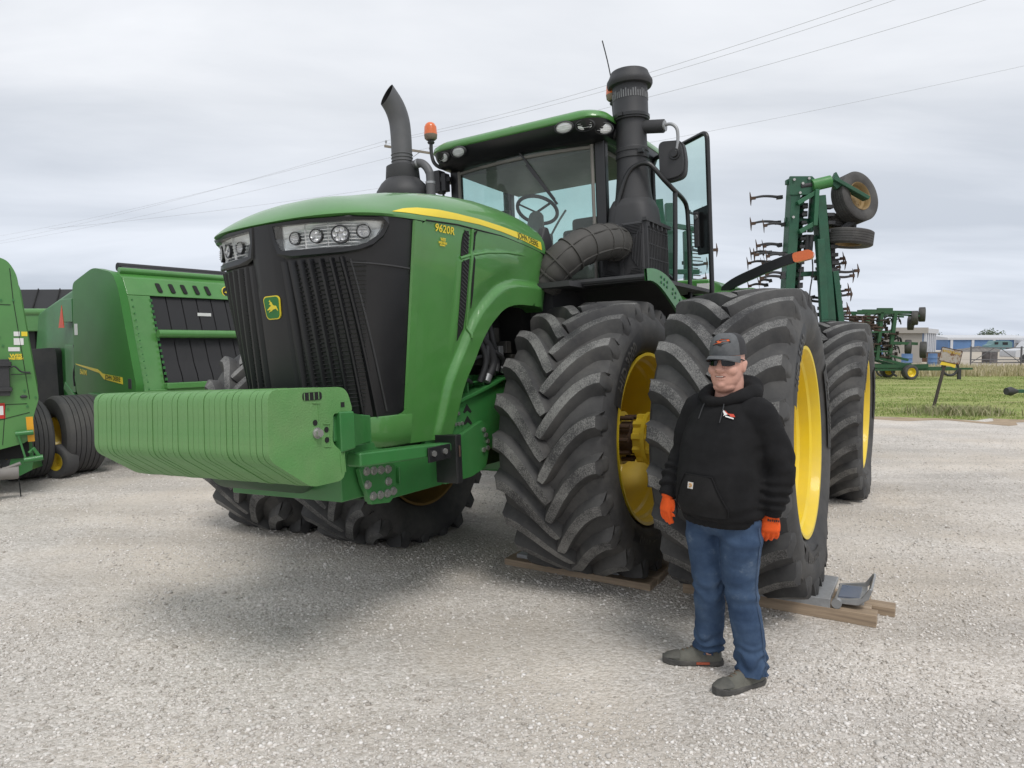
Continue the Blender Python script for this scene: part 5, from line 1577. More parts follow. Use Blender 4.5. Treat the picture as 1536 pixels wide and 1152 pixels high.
for (p, q) in (((4.5, 4.36), (4.9, 4.36)), ((4.5, 3.75), (5.05, 3.72)), ((4.55, 2.85), (5.2, 2.88)), ((4.8, 3.35), (5.1, 3.5)), ((4.7, 4.02), (4.98, 4.28)), ((4.95, 4.26), (4.92, 3.55)), ((2.4, 3.7), (3.0, 3.6)), ((2.4, 2.9), (3.1, 2.9)), ((2.6, 1.0), (5.4, 1.0)), ((2.6, .75), (5.4, .75)), ((4.55, 1.9), (5.3, 1.9))):
    a, c = K(*p), K(*q); b.bar((a[0], .05, a[1]), (c[0], .05, c[1]), .08, .08)
b.prism([K(4.50, 4.42), K(4.86, 4.42), K(4.98, 4.30), K(4.80, 4.12), K(4.50, 4.12)], lambda x, z: (x, -.14, z), lambda x, z: (x, -.09, z))
FB = b.obj('cross_brace', GREENC, FC, bevel=.006)
b = M()
for (x, z) in ((4.56, 4.36), (4.80, 4.38), (4.70, 4.30), (4.56, 3.76), (4.66, 4.15)):
    a = K(x, z); b.cyl((a[0], -.14, a[1]), (a[0], -.17, a[1]), .022, n=10)
b.obj('pin', STEEL, FB)
mast('wing_beam', [(4.72, 4.1), (4.66, 2.6), (4.60, .5)], .06, .08, .15); mast('wing_beam', [(5.30, 2.9), (5.44, 1.9), (5.5, .6)], .10, .10, -.05)
b = M(); b.bar((K(4.92, 4.2)[0], -.14, K(4.92, 4.2)[1]), (K(4.90, 3.62)[0], -.14, K(4.90, 3.62)[1]), .07, .16, up=(0, 1, 0)); b.bar((K(4.90, 3.66)[0], -.14, K(4.90, 3.66)[1]), (K(4.66, 3.52)[0], -.14, K(4.66, 3.52)[1]), .07, .12, up=(0, 1, 0)); b.bar((K(4.92, 4.16)[0], -.14, K(4.92, 4.16)[1]), (K(4.62, 3.98)[0], -.14, K(4.62, 3.98)[1]), .07, .10, up=(0, 1, 0)); b.obj('hinge_bracket', simple('light implement green', (.02, .12, .055), .45, dirt=.3, dcol=(.09, .12, .08)), FC, bevel=.006)  # bracket in a lighter green than the wing beams
for k in range(16):
    z = 2.0 + k * .13; b = M(); xl = interp(z, [2, 4.4], [4.60, 4.70]); xr = interp(z, [2.1, 4.1], [5.34, 5.10]); b.box((K(xl, z)[0] + .10, -.02, K(xl, z)[1]), (.09, .14, .05)); b.box((K(xl, z)[0] + .16, .05, K(xl, z)[1] + .03), (.07, .05, .09)); b.obj('shank_clamp', BLACKM, FC, bevel=.004); b = M(); b.box((K(xr, z)[0] + .08, .0, K(xr, z)[1]), (.12, .14, .06)); b.box((K(xr, z)[0] + .02, .12, K(xr, z)[1] + .05), (.08, .06, .08)); b.obj('shank_clamp', BLACKM, FC, bevel=.004)
b = M(); a, c = K(4.86, 4.27), K(5.16, 4.34); b.cyl((a[0], -.12, a[1]), (c[0], -.12, c[1]), .10, n=20); b.obj('spring_can', simple('bright implement green', (.05, .22, .05), .4, dirt=.3, dcol=(.09, .12, .08)), FC)
b = M(); a, c = K(4.68, 4.26), K(4.88, 4.29); b.cyl((a[0], -.12, a[1]), (c[0], -.12, c[1]), .04, n=12)
for (p, q) in (((4.84, 3.5), (4.85, 3.1)), ((4.92, 3.5), (4.90, 3.15)), ((5.3, 3.5), (5.6, 3.7))):
    a, c = K(*p), K(*q); b.cyl((a[0], .0, a[1]), (c[0], .0, c[1]), .045, n=10)
b.obj('hydraulic_ram', BLACKM, FC)
b = M()
for pts in ([(4.88, 3.3), (4.92, 2.9), (4.88, 2.5), (4.95, 2.2)], [(4.98, 3.3), (5.0, 2.8), (5.04, 2.5)], [(4.75, 3.2), (4.70, 2.6), (4.80, 2.3)]):
    b.tube(spline([(K(*p)[0], -.1, K(*p)[1]) for p in pts], 5), .012, 6)
b.obj('hose', BLACKM, FC)
b = M(); a, c = K(5.18, 4.36), K(5.74, 4.05)
b.bar((a[0], -.16, a[1]), (c[0], -.16, c[1]), .06, .20, up=(0, 1, 0)); b.prism([K(5.14, 4.30), K(5.22, 4.48), K(5.34, 4.28), K(5.24, 4.2)], lambda x, z: (x, -.2, z), lambda x, z: (x, -.1, z)); b.obj('wheel_arm', simple('bright implement green', (.04, .19, .06), .4) if False else GREENC, FC, bevel=.01)
BRZ = simple('dusty bronze rim', (.26, .17, .06), .6, .2, dirt=.4)
RUBF = rubber('dusty implement rubber', 0, 60, (.05, .047, .045))
o = K(5.64, 4.10)
imp_wheel(.43, .29, .235, FC, Matrix.Translation((o[0], .05, o[1])) @ Matrix.Rotation(R(-12), 4, 'X') @ Matrix.Rotation(R(-65), 4, 'Z'), RUBF, BRZ, 4)
o = K(5.56, 3.45)
imp_wheel(.39, .26, .2, FC, Matrix.Translation((o[0], .05, o[1])) @ Matrix.Rotation(R(6), 4, 'Y') @ Matrix.Rotation(R(-90), 4, 'Y'), RUBF, BRZ, 4)
o = K(5.50, 3.75)
imp_wheel(.36, .24, .2, FC, Matrix.Translation((o[0] - .05, .45, o[1])) @ Matrix.Rotation(R(-80), 4, 'Y'), RUBF, BRZ, 4)
b = M(); a, c = K(5.3, 3.5), K(5.62, 3.74); b.bar((a[0], .0, a[1]), (c[0], .0, c[1]), .07, .09); a, c = K(5.66, 3.9), K(5.64, 3.6); b.cyl((a[0], .05, a[1]), (c[0], .05, c[1]), .04, n=10); a, c = K(5.3, 3.45), K(5.34, 2.1); b.bar((a[0], .1, a[1]), (c[0], .1, c[1]), .09, .09); b.obj('wheel_bracket', BLACKM, FC, bevel=.005)
# shanks with sweeps
def shank_mesh(L, rusty):
    b = M()
    b.tube(spline([(0, 0, .02), (.10 * L, 0, .02), (.35 * L, 0, -.005), (.65 * L, 0, -.018), (L, 0, 0)], 4), [.028 - .010 * k / 16 for k in range(17)], 6)
    b.box((.04 * L, 0, .03), (.10, .07, .06))
    me = b.mesh('shank', BLACKM, 40)
    q = M(); q.box((L - .03, 0, 0), (.10, .035, .05)); q.prism([(L + .0, .125), (L + .012, .10), (L + .025, 0), (L + .012, -.10), (L, -.125), (L - .012, 0)], lambda x, z: (x, .035 * (abs(z) / .125) - .004, z), lambda x, z: (x, .035 * (abs(z) / .125) + .004, z))
    return me, q.mesh('sweep', RUST, 40)
S1 = shank_mesh(.55, 1)
def shank(x0, z0, x1, z1, y, sy=1):
    a = Vector((K(x0, z0)[0], y, K(x0, z0)[1])); c = Vector((K(x1, z1)[0], y, K(x1, z1)[1])); d = c - a; L = d.length; d.normalize()
    yv = Vector((0, 1, 0)); z = d.cross(yv).normalized()
    m = Matrix((d * (L / .57), yv, z)).transposed().to_4x4(); m.translation = a
    s_ = put(S1[0], 'shank', FC, m); put(S1[1], 'sweep', s_)
for (tx, tz, sx) in ((3.99, 4.14, 4.5), (4.02, 3.73, 4.5), (4.16, 3.66, 4.5), (4.08, 3.34, 4.48), (4.19, 3.33, 4.48), (3.98, 3.17, 4.46), (4.14, 3.13, 4.46), (4.06, 2.78, 4.44), (4.15, 2.84, 4.44), (4.02, 2.3, 4.42), (4.12, 2.0, 4.42)):
    shank(sx, tz + .05, tx, tz, random.uniform(-.15, .35))
    if tz < 3.5: shank(sx, tz - .02, tx + random.uniform(.05, .18), tz - .07, random.uniform(.3, .8))
for (tx, tz) in ((5.62, 3.15), (5.66, 3.08), (5.70, 2.91), (5.63, 2.83), (5.64, 2.61), (5.70, 2.54), (5.69, 2.30), (5.62, 2.22), (5.75, 2.05), (5.66, 1.9)):
    shank(5.2, tz - .02, tx, tz, random.uniform(-.2, .4)); shank(5.2, tz - .03 - random.random() * .1, tx - random.uniform(.05, .2), tz - .06, random.uniform(.3, .8))
for (tx, tz) in ((3.33, 3.6), (3.42, 3.27), (3.37, 3.09), (3.32, 2.82), (3.36, 2.5), (3.2, 3.9)):
    shank(2.95, tz - .02, tx, tz, random.uniform(.1, .6))
b = M()
for k in range(52):
    z = 1.9 + k * .031; x = interp(z, [2.0, 3.4], [5.42, 5.30]); a = K(x, z); b.tube([(a[0], .5, a[1]), (a[0] + random.uniform(.10, .22), .5, a[1] - random.uniform(.0, .05))], .010, 5)
    if k % 2: a = K(3.05, z + .3); b.tube([(a[0], .7, a[1]), (a[0] + random.uniform(.15, .3), .7, a[1] - .02)], .010, 5)
b.obj('harrow_tooth', RUST, FC)
b = M(); q = M()
for k in range(26):
    z = 1.95 + (k % 6) * .045; x = 5.45 + (k // 6) * .17; a = K(x, z); b.tube([(a[0], .3, a[1]), (a[0] + .14, .3 - .1 * (k % 3), a[1] - .02)], .018, 5)
b.box((K(5.7, 2.0)[0], .5, K(5.7, 2.02)[1]), (.75, .06, .05)); b.box((K(5.7, 1.7)[0], .5, K(5.7, 1.7)[1]), (.75, .06, .05))
b.obj('harrow_bar', RUST, FC)
b = M()
def vt(x, y, z):                      # model number reads down the beam
    a = K(5.135 + .0, 3.03); sl = .109
    return (a[0] + y - (-x) * sl * 0 + (-x) * -.109, -.085 - z, a[1] - x)
text_on(b, '0980', .11, vt, ext=.001, bold=.003); b.obj('lettering', simple('cream lettering', (.6, .58, .42), .6), FC, smooth=0)
b = M(); b.box((4.0, .6, .5), (4.6, .16, .16)); b.box((4.0, 1.6, .5), (4.6, .16, .16)); b.box((3.0, 1.1, .5), (.16, 1.2, .16)); b.box((5.0, 1.1, .5), (.16, 1.2, .16)); b.obj('main_frame', GREENC, FC, bevel=.01)
for x in (2.4, 5.6): imp_wheel(.385, .26, .215, FC, Matrix.Translation((x, 1.1, .38)), RUBF, BRZ, 4)

# ------------------------------------------------------------------ second cultivator out on the grass
C2 = empty('field_cultivator', (0, 33, 0), 0, 'folded green cultivator parked far out on the grass, with paired wheels held up on arms', 'cultivator', 'folded field cultivators')
b = M()
for (p, q, t) in (((16.0, 3.15), (18.7, 3.10), .14), ((17.9, 3.0), (18.9, 2.95), .08), ((16.5, 3.1), (16.3, .9), .16), ((17.12, 3.1), (16.95, .9), .14), ((17.75, 3.1), (17.55, 1.2), .15), ((17.6, 1.70), (18.8, 1.66), .13), ((16.0, .62), (18.6, .62), .16), ((16.0, .45), (20.6, .47), .10), ((17.0, 1.0), (18.6, .6), .12), ((16.2, 2.2), (17.7, 2.2), .08), ((16.2, 1.3), (17.6, 1.3), .08), ((18.4, .6), (19.3, .62), .2), ((18.4, .9), (17.4, 1.15), .10), ((18.6, .5), (21.4, .50), .09), ((16.9, 3.25), (17.6, 3.25), .12)):
    for y in (0, 1.4): b.bar((p[0], y, p[1]), (q[0], y, q[1]), t, t)
b.obj('frame', simple('dull implement green', (.018, .085, .035), .5, dirt=.5, dcol=(.07, .085, .05), dscale=3), C2)
b = M()
for k in range(84):
    x = 16.0 + (k % 5) * .36 + random.uniform(-.1, .1); z = .95 + (k // 5) * .12; y = random.uniform(-.2, 1.6)
    b.bar((x, y, z), (x + .38, y, z + random.uniform(-.06, .06)), .06, .07); b.box((x + .38, y, z), (.05, .2, .16))
b.obj('shank', simple('dark rusted shank', (.045, .034, .028), .8, dirt=.4, dcol=(.09, .05, .03), dscale=9), C2)
b = M()
for k in range(44):
    x = 16.1 + random.uniform(0, 1.7); z = random.uniform(.9, 2.9); b.tube(spline([(x, .2, z), (x + .2, 0, z + .15), (x + .4, .2, z - .1)], 3), .03, 5)
for k in range(4): x = 16.2 + k * .7; b.tube(spline([(x, 0, .6), (x + .1, 0, .3), (x + .3, 0, .15)], 4), .05, 6)
b.obj('hose', BLACKM, C2)
for (x, z, y, rz, r) in ((18.60, 2.85, -.1, 1.2, .33), (18.75, 2.60, .5, 1.25, .30), (19.10, 3.02, .2, 1.3, .34), (19.0, 2.75, .9, 1.25, .28), (18.5, 1.52, .2, 1.2, .33), (19.03, 1.38, -.1, 1.25, .38)):
    imp_wheel(r, .28, .17, C2, Matrix.Translation((x, y, z)) @ Matrix.Rotation(R(-32), 4, 'Z'), RUBF, BRZ, 0)
for (x, y) in ((18.36, -.3), (18.75, .5), (18.36, 1.7)): imp_wheel(.34, .26, .2, C2, Matrix.Translation((x, y, .34)) @ Matrix.Rotation(-PI / 2 + .12, 4, 'Z'), RUBF, YELLOW, 0)
b = M(); b.tube([(20.37 + .36 * math.cos(a), 0, .55 + .36 * math.sin(a)) for a in np.linspace(0, 2 * PI, 25)[:-1]], .06, 8, closed=True); b.box((20.8, 0, .25), (.14, .1, .5)); b.obj('hose_coil', BLACKM, C2)

# hitch of another implement entering at the right edge
HI = empty('implement_hitch', (13.97, 20, .35), R(8), 'green implement drawbar tipped with a black rubber boot, at the right edge of the grass', 'drawbar')
b = M(); b.lathe([(-.02, .0), (-.02, .10), (.12, .13), (.22, .09), (.34, .05)], (0, 0, 0), (1, 0, 0), 16); b.obj('rubber_boot', BLACKM, HI)
b = M(); b.bar((.3, 0, 0), (4, 0, .0), .10, .10); b.bar((1.2, 0, .0), (4, 0, .3), .06, .06); b.box((4.2, 0, .35), (.5, 1.2, .7)); b.bar((1.6, 0, 0), (1.6, 0, -.35), .06, .06); b.obj('drawbar', GREENC, HI, bevel=.01)

# ------------------------------------------------------------------ leaning rusty sign
SG = empty('rusty_sign', (10.44, 17.6, 0), 0, 'small rusty sign with faded yellow lettering on a leaning dark post in the grass', 'sign')
b = M(); b.bar((0, 0, -.1), (.32, 0, 1.32), .055, .055); b.obj('post', simple('dark weathered wood', (.06, .05, .04), .8, bump=.3), SG)
def sgp(x, z): c, s_ = math.cos(R(-12)), math.sin(R(-12)); return (.39 + x * c - z * s_, 1.40 + x * s_ + z * c)
def rustsign():
    m, nt, b = newmat('rusted sign face'); tc = N(nt, 'ShaderNodeTexCoord'); n = N(nt, 'ShaderNodeTexNoise', i_Scale=6., i_Detail=8., i_Roughness=.7); nt.links.new(tc.outputs['Object'], n.inputs[0])
    r = ramp(nt, n.outputs[0], [(.35, (.40, .38, .34)), (.5, (.36, .32, .27)), (.56, (.17, .075, .03)), (.7, (.07, .035, .02))]); nt.links.new(r.outputs[0], b.inputs['Base Color']); b.inputs['Roughness'].default_value = .8; return m
b = M(); b.prism(rnd([(-.26, .17), (.26, .17), (.26, -.17), (-.26, -.17)], .03), lambda x, z: (sgp(x, z)[0], -.05, sgp(x, z)[1]), lambda x, z: (sgp(x, z)[0], -.065, sgp(x, z)[1])); pn = b.obj('sign_panel', rustsign(), SG, smooth=30)
b = M()
pp_ = rnd([(-.26, .17), (.26, .17), (.26, -.17), (-.26, -.17)], .03); b.tube([(sgp(x, z)[0], -.062, sgp(x, z)[1]) for x, z in pp_], .010, 6, closed=True); b.obj('sign_rim', RUST, pn)
b = M()
for k in range(11):
    x = -.20 + k * .04; b.box((sgp(x, .09)[0], -.068, sgp(x, .09)[1]), (.022, .004, .05 + .03 * random.random()), rot=(0, R(12) + random.uniform(-.4, .4), 0))
b.obj('worn_lettering', simple('worn yellow paint', (.50, .33, .03), .7, dirt=.5, dcol=(.2, .1, .04), dscale=25), pn, smooth=0)
b = M(); b.prism([(-.18, -.175), (.18, -.175), (.17, -.27), (.03, -.25), (-.2, -.27)], lambda x, z: (sgp(x, z)[0], -.045, sgp(x, z)[1]), lambda x, z: (sgp(x, z)[0], -.06, sgp(x, z)[1])); b.obj('bracket', YELLOW, SG, smooth=0)

# ------------------------------------------------------------------ power line
UP_ = empty('utility_pole', (-6.5, 45, 0), R(24), 'wooden utility pole with a crossarm, mostly hidden behind the exhaust pipe', 'pole')
WOOD = simple('weathered pole wood', (.22, .19, .16), .85, bump=.3)
b = M(); b.cyl((0, 0, 0), (0, 0, 14.1), .17, .11, n=12); b.obj('shaft', WOOD, UP_)
b = M(); b.bar((-1.5, -.14, 13.72), (1.5, -.14, 13.60), .10, .13); b.obj('crossarm', WOOD, UP_)
b = M(); b.bar((-.75, -.1, 13.64), (0, -.12, 13.0), .03, .04); b.bar((.75, -.1, 13.60), (0, -.12, 13.0), .03, .04); b.obj('brace', GREYM, UP_)
for x in (-1.4, 1.4, .0):
    b = M(); b.lathe([(0, .03), (.10, .03), (.12, .07), (.2, .07), (.24, .03), (.27, .0)], (x, -.14, 13.78 - .04 * x if x else 14.1), (0, 0, 1), 10); b.obj('insulator', GREYM, UP_)
WIRE = simple('overhead wire', (.33, .335, .34), .5)
Z3 = Matrix.Rotation(R(24), 4, 'Z')
def att(x, z): return Vector((-6.5, 45, 0)) + Z3 @ Vector((x, -.14, z))
for i, (a, e0, e1, sag, lab) in enumerate(((att(-1.4, 14.05), Vector((-76, 96, 14.0)), Vector((19.2, 19.5, 14.25)), .7, 'upper overhead wire of the close pair crossing the sky'), (att(0, 14.35), Vector((-75, 95, 14.7)), Vector((20.6, 21, 14.9)), .7, 'lower overhead wire of the close pair crossing the sky'),
        (att(1.4, 13.95), Vector((-74, 94, 13.6)), Vector((23.2, 21.5, 14.7)), .6, 'overhead wire running between the close pair and the lowest line'))):
    b = M(); P = []
    for (p, q) in ((e0, a), (a, e1)):
        for k in range(24):
            t = k / 24; v = p.lerp(q, t); v.z -= sag * 4 * t * (1 - t); P.append(v)
    P.append(e1); b.tube(P, .0065, 5); tag(b.obj('overhead_wire', WIRE), lab, 'wire', 'overhead wires')
b = M(); P = []
for k in range(30):
    t = k / 29; v = Vector((-40, 62, 11.5)).lerp(Vector((34, 45, 19.3)), t); v.z -= 1.2 * 4 * t * (1 - t); P.append(v)
b.tube(P, .0075, 5); tag(b.obj('overhead_wire', WIRE), 'lowest overhead wire, meeting the right edge of the sky', 'wire', 'overhead wires')

# ------------------------------------------------------------------ grass, weeds, far yard
def grass_ground():
    m, nt, b = newmat('mown grass'); tc = N(nt, 'ShaderNodeTexCoord')
    mp = N(nt, 'ShaderNodeMapping'); mp.inputs['Scale'].default_value = (.25, 1., 1); nt.links.new(tc.outputs['Object'], mp.inputs[0])
    n1 = N(nt, 'ShaderNodeTexNoise', i_Scale=1.1, i_Detail=7., i_Roughness=.65); n2 = N(nt, 'ShaderNodeTexNoise', i_Scale=30., i_Detail=4.)
    nt.links.new(mp.outputs[0], n1.inputs[0]); nt.links.new(tc.outputs['Object'], n2.inputs[0])
    r = ramp(nt, n1.outputs[0], [(.3, (.17, .22, .065)), (.46, (.27, .33, .105)), (.58, (.37, .38, .16)), (.72, (.44, .40, .24))]); r2 = ramp(nt, n2.outputs[0], [(.3, .6), (.7, 1.25)])
    mu = N(nt, 'ShaderNodeMix', data_type='RGBA', blend_type='MULTIPLY'); mu.inputs[0].default_value = 1; nt.links.new(r.outputs[0], mu.inputs[6]); nt.links.new(r2.outputs[0], mu.inputs[7])
    nt.links.new(mu.outputs[2], b.inputs['Base Color']); b.inputs['Roughness'].default_value = .95; b.inputs['Specular IOR Level'].default_value = .1
    bp = N(nt, 'ShaderNodeBump', i_Strength=.6, i_Distance=.05); nt.links.new(n2.outputs[0], bp.inputs['Height']); nt.links.new(bp.outputs[0], b.inputs['Normal']); return m
def gedge(x): return 18.9 - .30 * x + .45 * mnoise.noise(Vector((x * .55, 2.2, 0))) + .3 * mnoise.noise(Vector((x * 1.7, 5, 0))) if x < 9 else 16.2 - .13 * (x - 9) + .45 * mnoise.noise(Vector((x * .55, 2.2, 0))) + .3 * mnoise.noise(Vector((x * 1.7, 5, 0)))
xs = np.concatenate([np.arange(-20, 60, .3)])
b = M(); b.grid([[(x, gedge(x) + (44 - gedge(x)) * t, .004) for x in xs] for t in (0, .1, .3, .6, 1)]); tag(b.obj('grass_field', grass_ground()), kind='structure')
DIRT = simple('bare tan soil', (.36, .28, .20), .95, var=.2, dscale=3, spec=.1, bump=.4)
b = M(); b.grid([[(x, gedge(x) - .75 - .55 * mnoise.noise(Vector((x, 9, 0))) + .75 * t, .003 + 0 * t) for x in xs] for t in (0, 1)]); tag(b.obj('soil_verge', DIRT), kind='structure')
FARY = simple('far pale yard', (.42, .375, .315), .95, var=.15, dscale=.15, spec=.1)
b = M(); b.grid([[(x, y, .004) for x in (-60, 0, 60, 160)] for y in (44, 80, 140)]); tag(b.obj('far_yard', FARY), kind='structure')


def blades(name, n, area, hmin, hmax, cols, label, cat, seed, wid=.012, lean=.5):
    rng = np.random.default_rng(seed); V = []; k = 0
    P = []
    while len(P) < n:
        p = area(rng)
        if p is not None: P.append(p)
    P = np.array(P); a = rng.random(n) * 2 * PI; h = hmin + (hmax - hmin) * rng.random(n) ** 1.5; wd = wid * (.6 + .8 * rng.random(n))
    ln = lean * (rng.random(n) - .2) * h; la = rng.random(n) * 2 * PI
    b0 = np.stack([P[:, 0] - wd * np.cos(a), P[:, 1] - wd * np.sin(a), np.zeros(n)], 1); b1 = np.stack([P[:, 0] + wd * np.cos(a), P[:, 1] + wd * np.sin(a), np.zeros(n)], 1)
    md = np.stack([P[:, 0] + .35 * ln * np.cos(la), P[:, 1] + .35 * ln * np.sin(la), h * .6], 1); off = np.stack([wd * .7 * np.cos(a), wd * .7 * np.sin(a), np.zeros(n)], 1)
    tp_ = np.stack([P[:, 0] + ln * np.cos(la), P[:, 1] + ln * np.sin(la), h], 1)
    V = np.stack([b0, b1, md + off, md - off, tp_], 1).reshape(-1, 3).astype(np.float32)
    base = (np.arange(n) * 5)[:, None]
    loops = np.concatenate([base + np.array([[0, 1, 2, 3]]), base + np.array([[3, 2, 4]])], 1).reshape(-1).astype(np.int32)
    st = (np.arange(n) * 7)[:, None] + np.array([[0, 4]])
    me = bpy.data.meshes.new(name); me.vertices.add(len(V)); me.vertices.foreach_set('co', V.ravel()); me.loops.add(len(loops)); me.loops.foreach_set('vertex_index', loops)
    me.polygons.add(2 * n); me.polygons.foreach_set('loop_start', st.reshape(-1).astype(np.int32)); me.update(calc_edges=True)
    m, nt, bb = newmat(name + ' blades'); gi = N(nt, 'ShaderNodeNewGeometry'); r = ramp(nt, gi.outputs['Random Per Island'], [(i / (len(cols) - 1), c) for i, c in enumerate(cols)])
    nt.links.new(r.outputs[0], bb.inputs['Base Color']); bb.inputs['Roughness'].default_value = .8; bb.inputs['Specular IOR Level'].default_value = .15
    me.materials.append(m); o = bpy.data.objects.new(name, me); COL.objects.link(o); tag(o, label, cat, kind='stuff')


def ar_grass(rng):
    y = 15.8 + 21 * rng.random() ** 1.4; x = y * (.42 + .38 * rng.random())
    if y < gedge(x) + .15 * rng.random(): return None
    if mnoise.noise(Vector((x * .35, y * .9, 1))) + .35 < rng.random() * .8: return None
    return (x, y)
blades('grass', 26000, ar_grass, .015, .06, [(.14, .20, .055), (.26, .33, .10), (.37, .41, .16), (.47, .45, .26)], 'short yellowish green grass covering the field', 'grass', 5, .012)
blades('tall_grass', 14000, lambda rng: (lambda y: (y * (.38 + .42 * rng.random()), y))(35.5 + 9.5 * rng.random()), .12, .55, [(.30, .27, .13), (.48, .41, .26), (.58, .51, .36), (.36, .34, .17)], 'tall dry tan grass along the pipe fence', 'grass', 6, .02, .8)
def ar_weed(rng):
    x = 10.75 + .9 * rng.standard_normal() * .55; y = 17.0 + .25 * rng.standard_normal(); return (x, y)
blades('weeds', 2600, ar_weed, .05, .26, [(.18, .24, .08), (.30, .33, .15), (.42, .40, .25), (.36, .33, .20)], 'scrubby weeds round the foot of the leaning sign', 'weeds', 8, .012, 1.2)

# ------------------------------------------------------------------ far buildings
PIPE0 = simple('dull grey metal', (.16, .16, .16), .6)
WHT = simple('white sheet metal', (.55, .56, .58), .5, var=.05); BLUE = simple('blue sheet metal', (.10, .19, .36), .5, dscale=.4, var=.15); BEIGE = simple('grey beige sheet metal', (.33, .31, .28), .55, dscale=.5, var=.1)
def hall(name, label, cat, loc, L, Wd, H, wall, roofm, pitch=.12, rz=0, cols=0, group=None):
    e = empty(name, loc, rz, label, cat, group)
    b = M(); b.box((L / 2, Wd / 2, H / 2), (L, Wd, H)); b.obj('wall', wall, e)
    b = M(); b.prism([(-.3, H), (Wd + .3, H), (Wd + .3, H + .25), (Wd / 2, H + Wd * pitch * .5 + .25), (-.3, H + .45)], lambda y, z: (-.3, y, z + .002), lambda y, z: (L + .3, y, z + .002)); b.obj('roof', roofm, e)
    for k in range(cols):
        b = M(); b.box((L * (k + .1) / cols + .2, -.12, H / 2), (.5, .2, H)); b.obj('pilaster', WHT, e)
    return e
hall('trailer', 'plain grey beige trailer body behind the far cultivator', 'trailer', (31.2, 57.5, 0), 1.9, 2.6, 2.45, BEIGE, BEIGE, .0, R(-4))
hall('shed', 'small blue shed with white columns beside the grey trailer', 'shed', (39.6, 68.5, 0), 7.5, 5, 2.6, BLUE, WHT, .0, R(52), 6)
h_ = hall('warehouse', 'long low blue warehouse with a white roof on the horizon', 'warehouse', (92, 150, 0), 17.5, 14, 2.2, BLUE, WHT, .12, R(-2), 4)
hall('warehouse', 'pale white roofed building on the horizon, right of the blue warehouse', 'warehouse', (106, 146, 0), 20, 12, 1.5, BEIGE, WHT, .1)
e = empty('van', (92.5, 138, 0), 0, 'teal and white van parked in front of the blue warehouse', 'van')
b = M(); b.prism(rnd([(0, .3), (4.6, .3), (4.6, 1.7), (3.9, 2.0), (1.2, 2.0), (.7, 1.3), (0, 1.1)], .15), lambda x, z: (x, 0, z), lambda x, z: (x, 1.9, z)); b.obj('body', simple('teal paint', (.14, .25, .26), .5), e)
b = M(); b.box((3.2, -.02, 1.45), (1.0, .05, .5)); b.box((1.5, -.02, 1.5), (.7, .05, .45)); b.obj('window', BLACKG, e)
for x in (.9, 3.7): b = M(); b.cyl((x, -.05, .35), (x, .3, .35), .35, n=16); b.obj('wheel', BLACKM, e)
def heap(name, label, cat, c, rx, ry, h, mat, seed):
    b = M(); rows = []
    for i in range(9):
        t = i / 8; rows.append([(c[0] + rx * t * math.cos(a) * (1 + .25 * mnoise.noise(Vector((math.cos(a) * 2, math.sin(a) * 2, seed)))), c[1] + ry * t * math.sin(a), h * (1 - t) ** 1.15 + .15 * mnoise.noise(Vector((t * 5, a, seed)))) for a in np.linspace(0, 2 * PI, 25)[:-1]])
    b.grid(rows, closed=True); tag(b.obj(name, mat, smooth=60), label, cat)
heap('soil_heap', 'reddish brown soil heap in front of the white roofed building', 'heap', (95.5, 130, 0), 5, 4, 2.3, simple('red brown soil', (.17, .10, .06), .95, var=.2, dscale=1), 3)
heap('rubble_heap', 'low grey rubble heap below the teal van', 'heap', (84, 128, 0), 7, 3, 1.0, simple('grey rubble', (.16, .15, .14), .9, var=.4, dscale=2), 4)
heap('rubble_heap', 'low dark scrap heap at the right edge beyond the fence', 'heap', (98, 126, 0), 8, 3, 1.1, simple('dark scrap', (.12, .11, .11), .9, var=.5, dscale=2), 5)
e = empty('loader', (93.2, 122, 0), 0, 'yellow loader among the heaps near the right edge', 'loader')
b = M(); b.box((0, 0, 1.7), (.35, .35, 3.0)); b.box((1.0, 0, 1.2), (2.2, 1.6, .9)); b.box((1.1, 0, 2.2), (1.2, 1.3, 1.0)); b.obj('body', YELLOW, e, bevel=.05)
b = M(); b.cyl((.4, -1, .5), (.4, -.6, .5), .5, n=16); b.cyl((1.9, -1, .5), (1.9, -.6, .5), .5, n=16); b.obj('wheel', BLACKM, e)
e = empty('pickup', (42.5, 60, 0), R(4), 'white pickup truck cut by the right edge beyond the pipe fence', 'truck')
b = M(); b.prism(rnd([(0, .45), (5.2, .45), (5.2, 1.15), (3.6, 1.2), (3.3, 1.8), (1.9, 1.8), (1.4, 1.2), (.05, 1.05)], .12), lambda x, z: (x, 0, z), lambda x, z: (x, 1.8, z)); b.obj('body', WHT, e, bevel=.04)
b = M(); b.prism([(1.62, 1.22), (1.98, 1.70), (2.55, 1.70), (2.55, 1.22)], lambda x, z: (x, -.01, z), lambda x, z: (x, .02, z)); b.prism([(2.65, 1.22), (2.65, 1.70), (3.2, 1.70), (3.42, 1.22)], lambda x, z: (x, -.01, z), lambda x, z: (x, .02, z)); b.obj('window', BLACKG, e)
for x in (.95, 4.2): b = M(); b.cyl((x, -.03, .38), (x, .25, .38), .38, n=20); b.obj('wheel', BLACKM, e)
